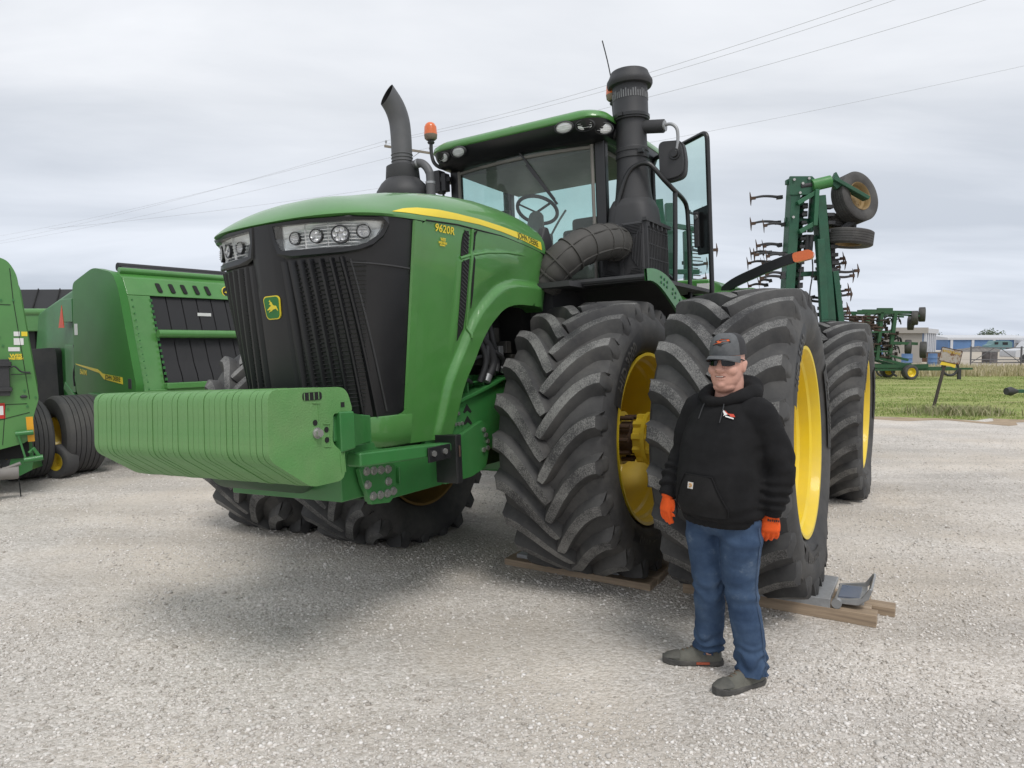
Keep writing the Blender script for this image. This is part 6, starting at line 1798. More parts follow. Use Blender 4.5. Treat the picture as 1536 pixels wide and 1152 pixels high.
for i, (x, y, sx, sy, sz, mt, lab) in enumerate(((33.2, 55, 1.6, 1.0, .5, 'grey rubble', 'low grey pallet stack between the blue shed and the leaning sign'), (36.6, 62, 1.1, .9, .8, 'red brown soil', 'small rust brown crate behind the pipe fence'), (39.0, 58, .9, .7, .9, 'dark scrap', 'dark scrap bin behind the pipe gate'))):
    e = empty('crate', (x, y, 0), R(10 * i), lab, 'crate'); b = M(); b.box((0, 0, sz / 2), (sx, sy, sz)); b.obj('body', MT[mt], e, bevel=.02)
    b = M(); b.box((0, 0, sz + .04), (sx * 1.04, sy * 1.04, .07)); b.obj('lid', PIPE0, e)
# pipe fence panels and gate beyond the dry grass
PIPE = simple('grey pipe', (.13, .13, .135), .5, .3)
fx = 31.0
for i, (w_, lab) in enumerate(((3.4, 'grey pipe fence panel nearest the leaning sign'), (3.4, 'grey pipe fence panel left of the red sign'), (4.2, 'grey pipe gate right of the red sign, with diagonal braces'), (4.2, 'grey pipe fence panel at the right edge'))):
    e = empty('pipe_fence', (fx, 48, 0), R(-3), lab, 'fence', 'pipe fence panels')
    b = M(); b.cyl((0, 0, 0), (0, 0, 1.45), .05, n=8); b.cyl((w_ - .1, 0, 0), (w_ - .1, 0, 1.45), .05, n=8); b.obj('post', PIPE, e)
    b = M()
    for z in (.35, .55, 1.35): b.cyl((0, 0, z), (w_ - .1, 0, z), .03, n=6)
    b.obj('rail', PIPE, e)
    b = M(); b.cyl((.1, 0, .4), (w_ * .45, 0, 1.35), .025, n=6); b.cyl((w_ - .2, 0, .4), (w_ * .55, 0, 1.35), .025, n=6); b.obj('brace', PIPE, e)
    fx += w_
e = empty('red_sign', (34.7, 47.6, 0), 0, 'small red warning sign hanging on the pipe fence', 'sign')
b = M(); b.box((.2, 0, 1.05), (.42, .03, .5)); b.obj('panel', simple('faded red', (.55, .13, .08), .6), e); b = M(); b.cyl((.2, .05, 0), (.2, .05, 1.3), .03, n=6); b.obj('post', PIPE, e)
for i, (x, y, r, lab) in enumerate(((30.2, 51, .3, 'blue drum left of the leaning sign'), (27.8, 50, .35, 'dark blue drum under the far cultivator'))):
    e = empty('drum', (x, y, 0), 0, lab, 'drum', 'blue drums'); b = M(); b.lathe([(0, 0), (0, r), (.3, r), (.32, r * 1.04), (.34, r), (.6, r), (.62, r * 1.04), (.64, r), (.92, r), (.92, 0)], (0, 0, 0), (0, 0, 1), 16); b.obj('barrel', BLUE, e)


# far trees
LEAFM = None
def far_tree(x, y, h, wd, label, seed, dark=0):
    rng = random.Random(seed); e = empty('tree', (x, y, 0), 0, label, 'tree', 'trees on the horizon')
    b = M(); b.tube([(0, 0, 0), (.1, 0, h * .3), (0, 0, h * .7)], [.22, .16, .05], 8)
    for k in range(5):
        a = rng.random() * 2 * PI; b.tube([(0, 0, h * .3), (wd * .3 * math.cos(a), wd * .3 * math.sin(a), h * .65)], [.09, .03], 6)
    b.obj('trunk', WOOD, e)
    b = M(); cl = [(rng.uniform(-.36, .36) * wd, rng.uniform(-.3, .3) * wd, h * rng.uniform(.42, .9), rng.uniform(.14, .24) * wd) for _ in range(16)]
    for _ in range(1500):
        c = rng.choice(cl); d = Vector((rng.gauss(0, 1), rng.gauss(0, 1), rng.gauss(0, .8))); d.normalize(); p = Vector(c[:3]) + d * c[3] * rng.random() ** .4
        u = Vector((rng.gauss(0, 1), rng.gauss(0, 1), rng.gauss(0, 1))).normalized(); v = u.orthogonal().normalized(); s_ = rng.uniform(.10, .22) * wd / 5
        b.add([p - u * s_, p + v * s_ * .6, p + u * s_, p - v * s_ * .6], [(0, 1, 2, 3)])
    b.obj('crown', MT['tree leaf'], e, smooth=0, recalc=False)
m, nt_, bs = newmat('tree leaf'); gi = N(nt_, 'ShaderNodeNewGeometry'); r_ = ramp(nt_, gi.outputs['Random Per Island'], [(0, (.03, .05, .022)), (.5, (.06, .085, .04)), (1, (.10, .13, .06))]); nt_.links.new(r_.outputs[0], bs.inputs['Base Color']); bs.inputs['Roughness'].default_value = .8
for a in ((106.5, 180, 4.3, 6, 'rounded tree directly above the leaning sign', 1), (97.5, 170, 3.4, 6, 'low spreading tree behind the small blue shed', 2), (115, 178, 3.2, 3.5, 'small dark tree standing alone left of the blue warehouse', 3), (125, 185, 4.6, 7.5, 'broad tree rising behind the blue warehouse roof', 4), (131.5, 187, 3.4, 4, 'small dark tree close to the right of the broad one', 5), (137, 182, 3.0, 9, 'wide tree at the right edge of the horizon', 6), (86.5, 165, 3.6, 2.6, 'slim tree top showing over the grey trailer', 7)): far_tree(*a)
# ------------------------------------------------------------------ man standing by the outer front tyre
PF_ = Vector((-.766, -.643, 0)).normalized(); PR_ = Vector((PF_.y, -PF_.x, 0))      # forward, his right
PM = frame4(PR_, PF_, Vector((0, 0, 1)), (1.082, 3.6, 0))


def loc(dx, dy, z):
    v = Vector((dx, dy, 0)); return Vector((v.dot(PR_), v.dot(PF_), z))


def fuse(b, voxel, it=4, fac=.5):
    me = b.mesh('tmp', RUB, 0, recalc=False); o = bpy.data.objects.new('tmp', me); COL.objects.link(o)
    m = o.modifiers.new('r', 'REMESH'); m.mode = 'VOXEL'; m.voxel_size = voxel
    s = o.modifiers.new('s', 'SMOOTH'); s.iterations = it; s.factor = fac
    dg = bpy.context.evaluated_depsgraph_get(); dg.update(); e = bpy.data.meshes.new_from_object(o.evaluated_get(dg))
    q = M(); q.v = [tuple(v.co) for v in e.vertices]; q.f = [tuple(p.vertices) for p in e.polygons]; q.m = [0] * len(q.f)
    q.n = [v.normal.copy() for v in e.vertices]
    bpy.data.objects.remove(o); bpy.data.meshes.remove(e); bpy.data.meshes.remove(me)
    return q


def ering(c, a, b_, n=28, q=2.2):
    r = []
    for k in range(n):
        t = 2 * PI * k / n; cx, sx = math.cos(t), math.sin(t)
        r.append((c[0] + a * abs(cx) ** (2 / q) * (1 if cx > 0 else -1), c[1] + b_ * abs(sx) ** (2 / q) * (1 if sx > 0 else -1), c[2]))
    return r


def stack(b, secs, n=28, q=2.2):
    rows = [ering(c, a, bb, n, q) for c, a, bb in secs]
    k = len(b.v); b.grid(rows, closed=True); L = len(b.v)
    b.f.append(tuple(range(k + n - 1, k - 1, -1))); b.f.append(tuple(range(L - n, L))); b.m += [0, 0]


def wob(q, fn):
    q.v = [tuple(Vector(p) + n * fn(Vector(p))) for p, n in zip(q.v, q.n)]; return q


HIPR, HIPL = Vector((.095, 0, .90)), Vector((-.095, 0, .90))
KNR, KNL = loc(-.035, .08, .47), loc(.095, -.05, .47)
ANR, ANL = loc(-.02, .155, .09), loc(.135, -.085, .09)
SHR, SHL = Vector((.172, -.03, 1.385)), Vector((-.172, -.03, 1.385))
ELR, ELL = Vector((.250, -.02, 1.15)), Vector((-.262, -.085, 1.13))
WRR, WRL = loc(-.250, .13, .945), loc(.205, -.125, .905)
HEAD = Vector((.0, -.015, 1.625))
SKIN = simple('skin', (.60, .335, .262), .5, var=.1, dscale=14, bump=.05, bscale=200, spec=.35)
HZ = Matrix.Rotation(R(13), 3, 'Z') @ Matrix.Rotation(R(2), 3, 'X')
def hrot(b): return b.map(lambda p: HEAD + HZ @ (p - HEAD))
# --- the body, one continuous surface
b = M()
rows = []
for z, a, fy, by in ((.136, .012, .01, .03), (.128, .042, .045, .07), (.105, .065, .072, .098), (.07, .077, .088, .108), (.035, .0795, .094, .110), (.005, .0785, .094, .106), (-.025, .0775, .0935, .098), (-.05, .0755, .0935, .086), (-.072, .071, .093, .074), (-.092, .064, .090, .064), (-.108, .054, .082, .052), (-.120, .038, .066, .04), (-.127, .015, .045, .02)):
    rw = []
    for k in range(32):
        t = 2 * PI * k / 32; cx, sx = math.cos(t), math.sin(t); e = 2 / 2.25
        rw.append(HEAD + Vector((a * abs(cx) ** e * (1 if cx > 0 else -1), (fy if sx > 0 else by) * abs(sx) ** e * (1 if sx > 0 else -1), z)))
    rows.append(rw)
k = len(b.v); b.grid(rows, closed=True); b.f += [tuple(range(k + 31, k - 1, -1)), tuple(range(len(b.v) - 32, len(b.v)))]; b.m += [0, 0]
b.ell(HEAD + Vector((0, .030, -.112)), (.056, .052, .032)); b.ell(HEAD + Vector((0, .072, -.100)), (.026, .024, .020))
for s in (1, -1):
    b.ell(HEAD + Vector((s * .043, .060, -.028)), (.030, .036, .030))
    b.ell(HEAD + Vector((s * .084, -.012, -.005)), (.010, .020, .034)); b.ell(HEAD + Vector((s * .088, -.02, .008)), (.009, .014, .018))
    b.ell(HEAD + Vector((s * .033, .078, .028)), (.024, .015, .012))
b.tube([HEAD + Vector((0, .090, .02)), HEAD + Vector((0, .106, -.008)), HEAD + Vector((0, .119, -.026)), HEAD + Vector((0, .106, -.034)), HEAD + Vector((0, .09, -.036))], [.010, .0145, .0185, .016, .012], 12)
for s in (1, -1): b.ell(HEAD + Vector((s * .016, .101, -.030)), (.012, .014, .011))
b.ell(HEAD + Vector((0, .0885, -.0545)), (.030, .012, .006)); b.ell(HEAD + Vector((0, .0885, -.0715)), (.025, .013, .008))
hrot(b); b.tube([HEAD + Vector((0, -.02, -.06)), HEAD + Vector((0, -.03, -.14)), (0, -.05, 1.40)], [.070, .074, .088], 16)
stack(b, [((0, -.02, .88), .15, .11), ((0, .0, 1.0), .17, .14), ((0, 0, 1.2), .165, .12), ((0, -.02, 1.36), .16, .09), ((0, -.03, 1.43), .09, .06)])
for hp_, kn, an in ((HIPR, KNR, ANR), (HIPL, KNL, ANL)): b.tube([hp_, hp_.lerp(kn, .5), kn, kn.lerp(an, .4), an, an - Vector((0, 0, .03))], [.095, .08, .058, .056, .04, .04], 12)
for sh, el, wr in ((SHR, ELR, WRR), (SHL, ELL, WRL)): b.tube([sh, el, wr - (wr - el).normalized() * .02, wr + Vector((0, 0, -.03))], [.06, .045, .030, .022], 12)
q = fuse(b, .0045, 6)
PER = q.obj('person', SKIN, None, smooth=180)
PER.matrix_world = PM
tag(PER, 'man in black hoodie, blue jeans, grey cap, dark sunglasses and orange gloves beside the tyre', 'person')
# mouth: smiling line with a little of the teeth
b = M(); pts = [HEAD + Vector((x, .0995 - 14 * x * x * .9, -.0625 + 5.5 * x * x)) for x in np.linspace(-.027, .027, 9)]
b.tube(pts, [.0015, .003, .004, .0045, .0045, .0045, .004, .003, .0015], 8); hrot(b); b.obj('mouth', simple('dark lips', (.24, .09, .075), .5), PER)
b = M(); pts = [HEAD + Vector((x, .1025 - 14 * x * x * .9, -.0615 + 5.5 * x * x)) for x in np.linspace(-.018, .018, 7)]; b.tube(pts, .0022, 6); hrot(b); b.obj('teeth', simple('teeth', (.62, .57, .50), .4), PER)
# --- sunglasses
b = M()
SG_BLK = simple('dark glasses', (.004, .004, .005), .12, coat=.15, spec=.35)
for s in (1, -1):
    rows = []
    for z in np.linspace(-1, 1, 7):
        row = []
        for t in np.linspace(0, 1, 9):
            a = .10 + t * .78; hh = .0235 * (1 - .25 * t) * (1 - .25 * abs(2 * t - 1) ** 3)
            row.append(HEAD + Vector((s * .084 * math.sin(a) ** .92, .004 + .104 * math.cos(a), .013 + z * hh)))
        rows.append(row)
    b.grid(rows)
    b.tube([HEAD + Vector((s * .068, .066, .028)), HEAD + Vector((s * .083, .02, .027)), HEAD + Vector((s * .089, -.03, .018))], .0035, 8)
b.tube([HEAD + Vector((x, .109 - 1.2 * x * x, .026)) for x in np.linspace(-.012, .012, 5)], .004, 8)
b.tube([HEAD + Vector((.084 * math.sin(a), .0045 + .105 * math.cos(a), .036)) for a in np.linspace(-.85, .85, 17)], .003, 6)
hrot(b); b.obj('sunglasses', SG_BLK, PER, smooth=60)
# --- hair under the cap
b = M(); b.ell(HEAD + Vector((0, -.028, .005)), (.0825, .088, .075)); q = fuse(b, .006, 1)
q2 = M(); keep = [f for f in q.f if sum(q.v[i][1] for i in f) / len(f) < HEAD.y - .012 and sum(q.v[i][2] for i in f) / len(f) > HEAD.z - .045]; q2.v = q.v; q2.f = keep; q2.m = [0] * len(keep)
hrot(q2); q2.obj('hair', simple('short brown hair', (.10, .065, .04), .8, bump=.5, bscale=250), PER, smooth=60)
# --- cap
CG = simple('grey cap cloth', (.105, .11, .115), .85, var=.15, dscale=40, bump=.15, bscale=500); CB = simple('dark cap mesh', (.035, .035, .038), .85, bump=.5, bscale=400)
c = HEAD + Vector((0, -.008, .054)); rows = []; T = Matrix.Rotation(R(-6), 4, 'X')
def cp(a, t):
    """a around (0 = front), t 0 rim .. 1 top"""
    rr = math.cos(t * PI / 2) ** .55; hz = .108 * math.sin(t * PI / 2) ** .9
    fx = 1.0 + .05 * max(0, math.cos(a)) * t * (1 - t) * 4
    return c + (T @ Vector((.089 * math.sin(a) * rr, .106 * math.cos(a) * rr * fx, hz)))
fr = M(); bk = M(); A1 = R(62)
fr.grid([[cp(a, t) for a in np.linspace(-A1, A1, 21)] for t in np.linspace(0, 1, 11)]); bk.grid([[cp(a, t) for a in np.linspace(A1, 2 * PI - A1, 31)] for t in np.linspace(0, 1, 11)])
hrot(fr); hrot(bk); CAP = fr.obj('cap', CG, PER, smooth=60); bk.obj('cap_back', CB, CAP, smooth=60)
b = M()
for off in (0, -.004):
    rows = []
    for t in np.linspace(0, 1, 7):
        row = []
        for s in np.linspace(-1, 1, 17):
            a = s * R(66); p0 = cp(a, .0); fwd = .080 * t * math.cos(s * PI / 2) ** .45
            row.append(p0 + Vector((0, fwd, -.016 * t - .020 * abs(s) ** 2 * (.25 + .75 * t) + off + .006 * math.sin(t * PI))))
        rows.append(row)
    b.grid(rows)
hrot(b); b.obj('brim', CG, CAP, smooth=60)
b = M(); b.ell(c + (T @ Vector((0, 0, .108))), (.008, .008, .004)); hrot(b); b.obj('cap_button', CB, CAP)
# embroidered orange and black patch on the cap front
def capp(x, z, o): 
    p = cp(x / .1, z); n = (p - c); n.z *= .5; n.normalize(); return p + n * o
b = M(); b.prism([(-.060, .26), (-.028, .33), (-.040, .44), (-.010, .46), (.002, .54), (.052, .52), (.060, .38), (.016, .34), (.004, .26)], lambda x, z: capp(-x, z, .0015), lambda x, z: capp(-x, z, .003)); hrot(b); pt = b.obj('cap_patch', simple('black thread', (.02, .02, .02), .7), CAP, smooth=0)
b = M(); b.prism([(-.050, .31), (-.016, .38), (-.028, .42), (.0, .50), (.050, .495), (.054, .43), (.006, .41), (.0, .36)], lambda x, z: capp(-x, z, .003), lambda x, z: capp(-x, z, .0042)); hrot(b); b.obj('patch_lettering', simple('orange thread', (.70, .14, .04), .7), pt, smooth=0)
# --- hoodie
HOOD = simple('black fleece', (.0125, .0125, .0135), .92, var=.25, dscale=9, dirt=.12, dcol=(.05, .048, .045), bump=.25, bscale=350, spec=.2)
b = M()
stack(b, [((0, .0, .835), 0.175, 0.160), ((0, .005, .855), 0.194, 0.175), ((0, .01, .885), 0.215, 0.194), ((0, .02, .95), 0.223, 0.208), ((0, .022, 1.02), 0.223, 0.210), ((0, .018, 1.10), 0.219, 0.202), ((0, .01, 1.18), 0.215, 0.186), ((0, .0, 1.27), 0.212, 0.167), ((0, -.012, 1.35), 0.194, 0.144), ((0, -.022, 1.41), 0.159, 0.118), ((0, -.03, 1.45), 0.123, 0.097), ((0, -.03, 1.485), 0.090, 0.089)])
for sh, el, wr in ((SHR, ELR, WRR), (SHL, ELL, WRL)):
    d = (wr - el).normalized(); a0 = sh + Vector((-.04 if sh.x > 0 else .04, 0, .0))
    b.tube(spline([a0, sh, sh.lerp(el, .5) + Vector((.012 if sh.x > 0 else -.012, 0, 0)), el, el.lerp(wr, .5), wr - d * .045, wr - d * .015], 4), [.075, .082, .086, .0865, .086, .085, .083, .081, .079, .078, .077, .076, .075, .074, .073, .072, .071, .070, .069, .068, .067, .065, .062, .057, .050], 18)
    b.tube([wr - d * .03, wr + d * .015], [.050, .047], 14)
def fold(p):
    v = .004 * mnoise.noise(p * 9) + .003 * mnoise.noise(Vector((p.x * 14, p.y * 14, p.z * 26)))
    for sh, el, wr in ((SHR, ELR, WRR), (SHL, ELL, WRL)):
        ax = wr - el; t = (p - el).dot(ax) / ax.dot(ax); dd = (p - (el + ax * t)).length
        if .1 < t < 1.0 and dd < .11: v += .0075 * math.sin(t * 30 + 6 * mnoise.noise(p * 7)) * sstep(.15, .55, t) * (1 - sstep(.9, 1., t))
        ax = el - sh; t = (p - sh).dot(ax) / ax.dot(ax); dd = (p - (sh + ax * t)).length
        if 0 < t < 1.1 and dd < .13: v += .005 * math.sin(t * 9 + 9 * mnoise.noise(p * 5)) * sstep(.2, .9, t)
    if p.z < .98 and abs(p.x) < .25: v += .006 * math.sin(p.z * 75 + 5 * mnoise.noise(p * 5)) * sstep(.98, .88, p.z) * sstep(.84, .88, p.z)
    if abs(p.x) < .22: v += .008 * mnoise.noise(Vector((p.x * 4 + p.z * 3, p.y * 4, p.z * 6 - p.x * 4))) * sstep(.9, 1.0, p.z)
    return v
q = wob(fuse(b, .009, 5), fold)
# open the neck: drop the cap of the collar
q.f = [f for f in q.f if not (sum(q.v[i][2] for i in f) / len(f) > 1.452 and abs(sum(q.v[i][0] for i in f) / len(f)) < .125)]; q.m = [0] * len(q.f)
HD = q.obj('hoodie', HOOD, PER, smooth=180)
# waistband and cuffs in rib knit
b = M(); stack(b, [((0, .0, .822), .19, .168), ((0, .0, .83), .197, .175), ((0, .002, .862), .204, .181), ((0, .002, .868), .195, .172)]); q = fuse(b, .007, 2); wob(q, lambda p: .0016 * math.sin(math.atan2(p.y, p.x) * 120)); q.obj('waistband', HOOD, HD, smooth=180)
for el, wr in ((ELR, WRR), (ELL, WRL)):
    d = (wr - el).normalized(); b = M(); b.tube([wr - d * .035, wr - d * .025, wr + d * .018, wr + d * .024], [.044, .051, .048, .04], 20); b.obj('cuff', HOOD, HD, smooth=60)
# hood lying on the shoulders
b = M()
P = []; rr = []
for k in range(25):
    a = 2 * PI * k / 24; f_ = math.cos(a)                       # a = 0 front
    P.append(Vector((.112 * math.sin(a), -.03 + .112 * f_ if f_ > 0 else -.04 + .118 * f_, 1.455 + .035 * (1 - f_) * .6 - .012 * (f_ > .8)))); rr.append(.026 + .030 * (1 - f_) / 2 * 1.1)
b.tube(P[:-1], rr[:-1], 14, closed=True)
b.tube(spline([(-.09, -.07, 1.495), (-.05, -.145, 1.50), (.05, -.145, 1.50), (.09, -.07, 1.495)], 4), [.045, .05, .058, .066, .07, .072, .072, .072, .07, .066, .058, .05, .045], 14)
b.ell((0, -.16, 1.43), (.12, .05, .09))
q = wob(fuse(b, .008, 5), lambda p: .006 * mnoise.noise(p * 16)); q.obj('hood', HOOD, HD, smooth=180)
def tor(a, z, o=.0):
    """point on the hoodie front: a angle from forward towards his right"""
    tb = [(.855, 0.194, 0.175, .005), (.885, 0.215, 0.194, .01), (.95, 0.223, 0.208, .02), (1.02, 0.223, 0.210, .022), (1.10, 0.219, 0.202, .018), (1.18, 0.215, 0.186, .01), (1.27, 0.212, 0.167, 0), (1.35, 0.203, 0.144, -.012), (1.41, 0.175, 0.118, -.022), (1.45, 0.123, 0.097, -.03)]
    zz = [t[0] for t in tb]; A = interp(z, zz, [t[1] for t in tb]); B = interp(z, zz, [t[2] for t in tb]); cy = interp(z, zz, [t[3] for t in tb])
    s, c_ = math.sin(a), math.cos(a); e = 2 / 2.2
    p = Vector((A * abs(s) ** e * (1 if s > 0 else -1), cy + B * abs(c_) ** e * (1 if c_ > 0 else -1), z)); n = Vector((s, c_, 0)); return p + n * (o + max(-.004, fold(p)) * .7)
# kangaroo pocket
b = M(); rows = []
for z in np.linspace(.885, 1.085, 9):
    t = (z - .885) / .2; w_ = .68 - .36 * max(0, (t - .25) / .75); rows.append([tor(a, z, .009 * (1 - abs(a / w_) ** 6)) for a in np.linspace(-w_, w_, 15)])
b.grid(rows); PK = b.obj('pocket', simple('black fleece pocket', (.016, .0158, .0165), .92, var=.2, dscale=12, dirt=.2, dcol=(.05, .048, .045), bump=.25, bscale=350, spec=.2), HD, smooth=60)
b = M()
for s in (1, -1): b.tube([tor(s * (.68 - .36 * max(0, (t - .25) / .75)), .885 + .2 * t, .007) for t in np.linspace(0, 1, 9)], .0035, 6)
b.tube([tor(a, 1.085, .007) for a in np.linspace(-.32, .32, 9)], .003, 6); b.obj('pocket_seam', HOOD, PK)
b = M(); b.grid([[tor(a, z, .0125) for a in np.linspace(.04, .165, 5)] for z in np.linspace(1.018, 1.05, 4)]); lb = b.obj('pocket_label', simple('white woven label', (.62, .60, .56), .8), PK)
b = M(); b.tube([tor(.10 + .030 * math.cos(t), 1.035 + .007 * math.sin(t), .0145) for t in np.linspace(.6, 5.4, 12)], .0028, 6); b.obj('label_mark', simple('ochre thread', (.55, .27, .05), .7), lb)
# chest print: red and white slanted mark above a small white line
b = M(); b.prism([(-.012, 1.3828), (.045, 1.4053), (.030, 1.3902), (-.052, 1.3888), (-.070, 1.3753), (-.02, 1.3760)], lambda x, z: tor(-.46 + x * 2.6, z, .008), lambda x, z: tor(-.46 + x * 2.6, z, .0095)); lg = b.obj('chest_print', simple('print red', (.55, .06, .03), .6), HD, smooth=0)
b = M(); b.prism([(.010, 1.3865), (.060, 1.4053), (.062, 1.3985), (.045, 1.3843), (.052, 1.3782)], lambda x, z: tor(-.46 + x * 2.6, z, .0085), lambda x, z: tor(-.46 + x * 2.6, z, .0102)); b.prism([(.03, 1.3745), (-.055, 1.3648), (-.055, 1.3708), (.03, 1.3805)], lambda x, z: tor(-.46 + x * 2.6, z, .0085), lambda x, z: tor(-.46 + x * 2.6, z, .0102)); b.obj('print_white', WHITE, lg, smooth=0)
# drawstrings
b = M()
for s, L in ((1, .09), (-1, .10)): b.tube(spline([tor(s * .30, 1.445, .012), tor(s * .30, 1.42, .014), tor(s * .27, 1.445 - L, .010)], 4), .0028, 6)
b.obj('drawstring', BLACKM, HD)
b = M()
for s in (1, -1): b.cyl(tor(s * .30, 1.440, .014), tor(s * .30, 1.440, .02), .005, n=10)
b.obj('eyelet', GREYM, HD)
# --- jeans
def denim():
    m, nt, bb = newmat('denim'); tc = N(nt, 'ShaderNodeTexCoord'); n1 = N(nt, 'ShaderNodeTexNoise', i_Scale=7., i_Detail=6., i_Roughness=.6); n2 = N(nt, 'ShaderNodeTexNoise', i_Scale=220., i_Detail=2.); n3 = N(nt, 'ShaderNodeTexNoise', i_Scale=14., i_Detail=8., i_Roughness=.75)
    for n in (n1, n2, n3): nt.links.new(tc.outputs['Object'], n.inputs[0])
    c = ramp(nt, n1.outputs[0], [(.3, (.028, .050, .098)), (.55, (.055, .090, .155)), (.75, (.100, .142, .210))]).outputs[0]
    c = mix(nt, ramp(nt, n3.outputs[0], [(.60, 0.), (.80, .45)]).outputs[0], c, (.27, .31, .36)); nt.links.new(c, bb.inputs['Base Color']); bb.inputs['Roughness'].default_value = .9; bb.inputs['Specular IOR Level'].default_value = .15
    bp = N(nt, 'ShaderNodeBump', i_Strength=.3, i_Distance=.003); nt.links.new(n2.outputs[0], bp.inputs['Height']); nt.links.new(bp.outputs[0], bb.inputs['Normal']); return m
b = M()
stack(b, [((0, -.01, .76), .12, .10), ((0, -.01, .80), .165, .125), ((0, .0, .86), .185, .148), ((0, .0, .96), .180, .145)])
LEG = []
for hp_, kn, an, s in ((HIPR, KNR, ANR, 1), (HIPL, KNL, ANL, -1)):
    P = spline([hp_ + Vector((0, 0, -.02)), hp_.lerp(kn, .33) + Vector((s * .008, .012, 0)), hp_.lerp(kn, .66) + Vector((0, .012, 0)), kn + Vector((0, .012, 0)), kn.lerp(an, .5) + Vector((0, -.006, 0)), an + Vector((0, -.004, .0)), an + Vector((0, -.004, -.024))], 4)
    rr = [interp(i / 24, [0, .17, .33, .5, .67, .83, 1], [.105, .108, .096, .083, .078, .080, .083]) for i in range(25)]
    b.tube(P, rr, 20); LEG.append((P, rr))
def jf(p):
    v = .005 * mnoise.noise(p * 8) + .003 * mnoise.noise(Vector((p.x * 16, p.y * 16, p.z * 30)))
    z = p.z
    for kn, an in ((KNR, ANR), (KNL, ANL)):
        if (Vector((p.x, p.y, 0)) - Vector((an.x, an.y, 0)).lerp(Vector((kn.x, kn.y, 0)), (z - .09) / .38)).length < .12:
            v += .0085 * math.sin(z * 95 + 7 * mnoise.noise(p * 9)) * sstep(.26, .13, z) + .004 * math.sin(z * 60 + 9 * mnoise.noise(p * 8)) * sstep(.34, .42, z) * sstep(.56, .48, z)
    v += .006 * math.sin((z + abs(p.x) * .6) * 48 + 5 * mnoise.noise(p * 6)) * sstep(.70, .76, z) * sstep(.86, .80, z)
    return v
q = wob(fuse(b, .008, 4), jf)
q.f = [f for f in q.f if sum(q.v[i][2] for i in f) / len(f) > .069]; q.m = [0] * len(q.f)
JN = q.obj('jeans', denim(), PER, smooth=180)
b = M()
for (P, rr), s in zip(LEG, (1, -1)):
    for i in range(2, 24):
        for side in (1,):
            t = (P[i + 1] - P[i - 1]).normalized() if i < 24 else Vector((0, 0, -1)); p = P[i] + Vector((s, .05, 0)).normalized() * (rr[i] + .0035 + max(0, jf(P[i] + Vector((s * rr[i], 0, 0)))))
            if i > 2: b.tube([last_p, p], .0022, 5)
            last_p = p
b.obj('jeans_seam', simple('faded denim seam', (.065, .098, .16), .9), JN)
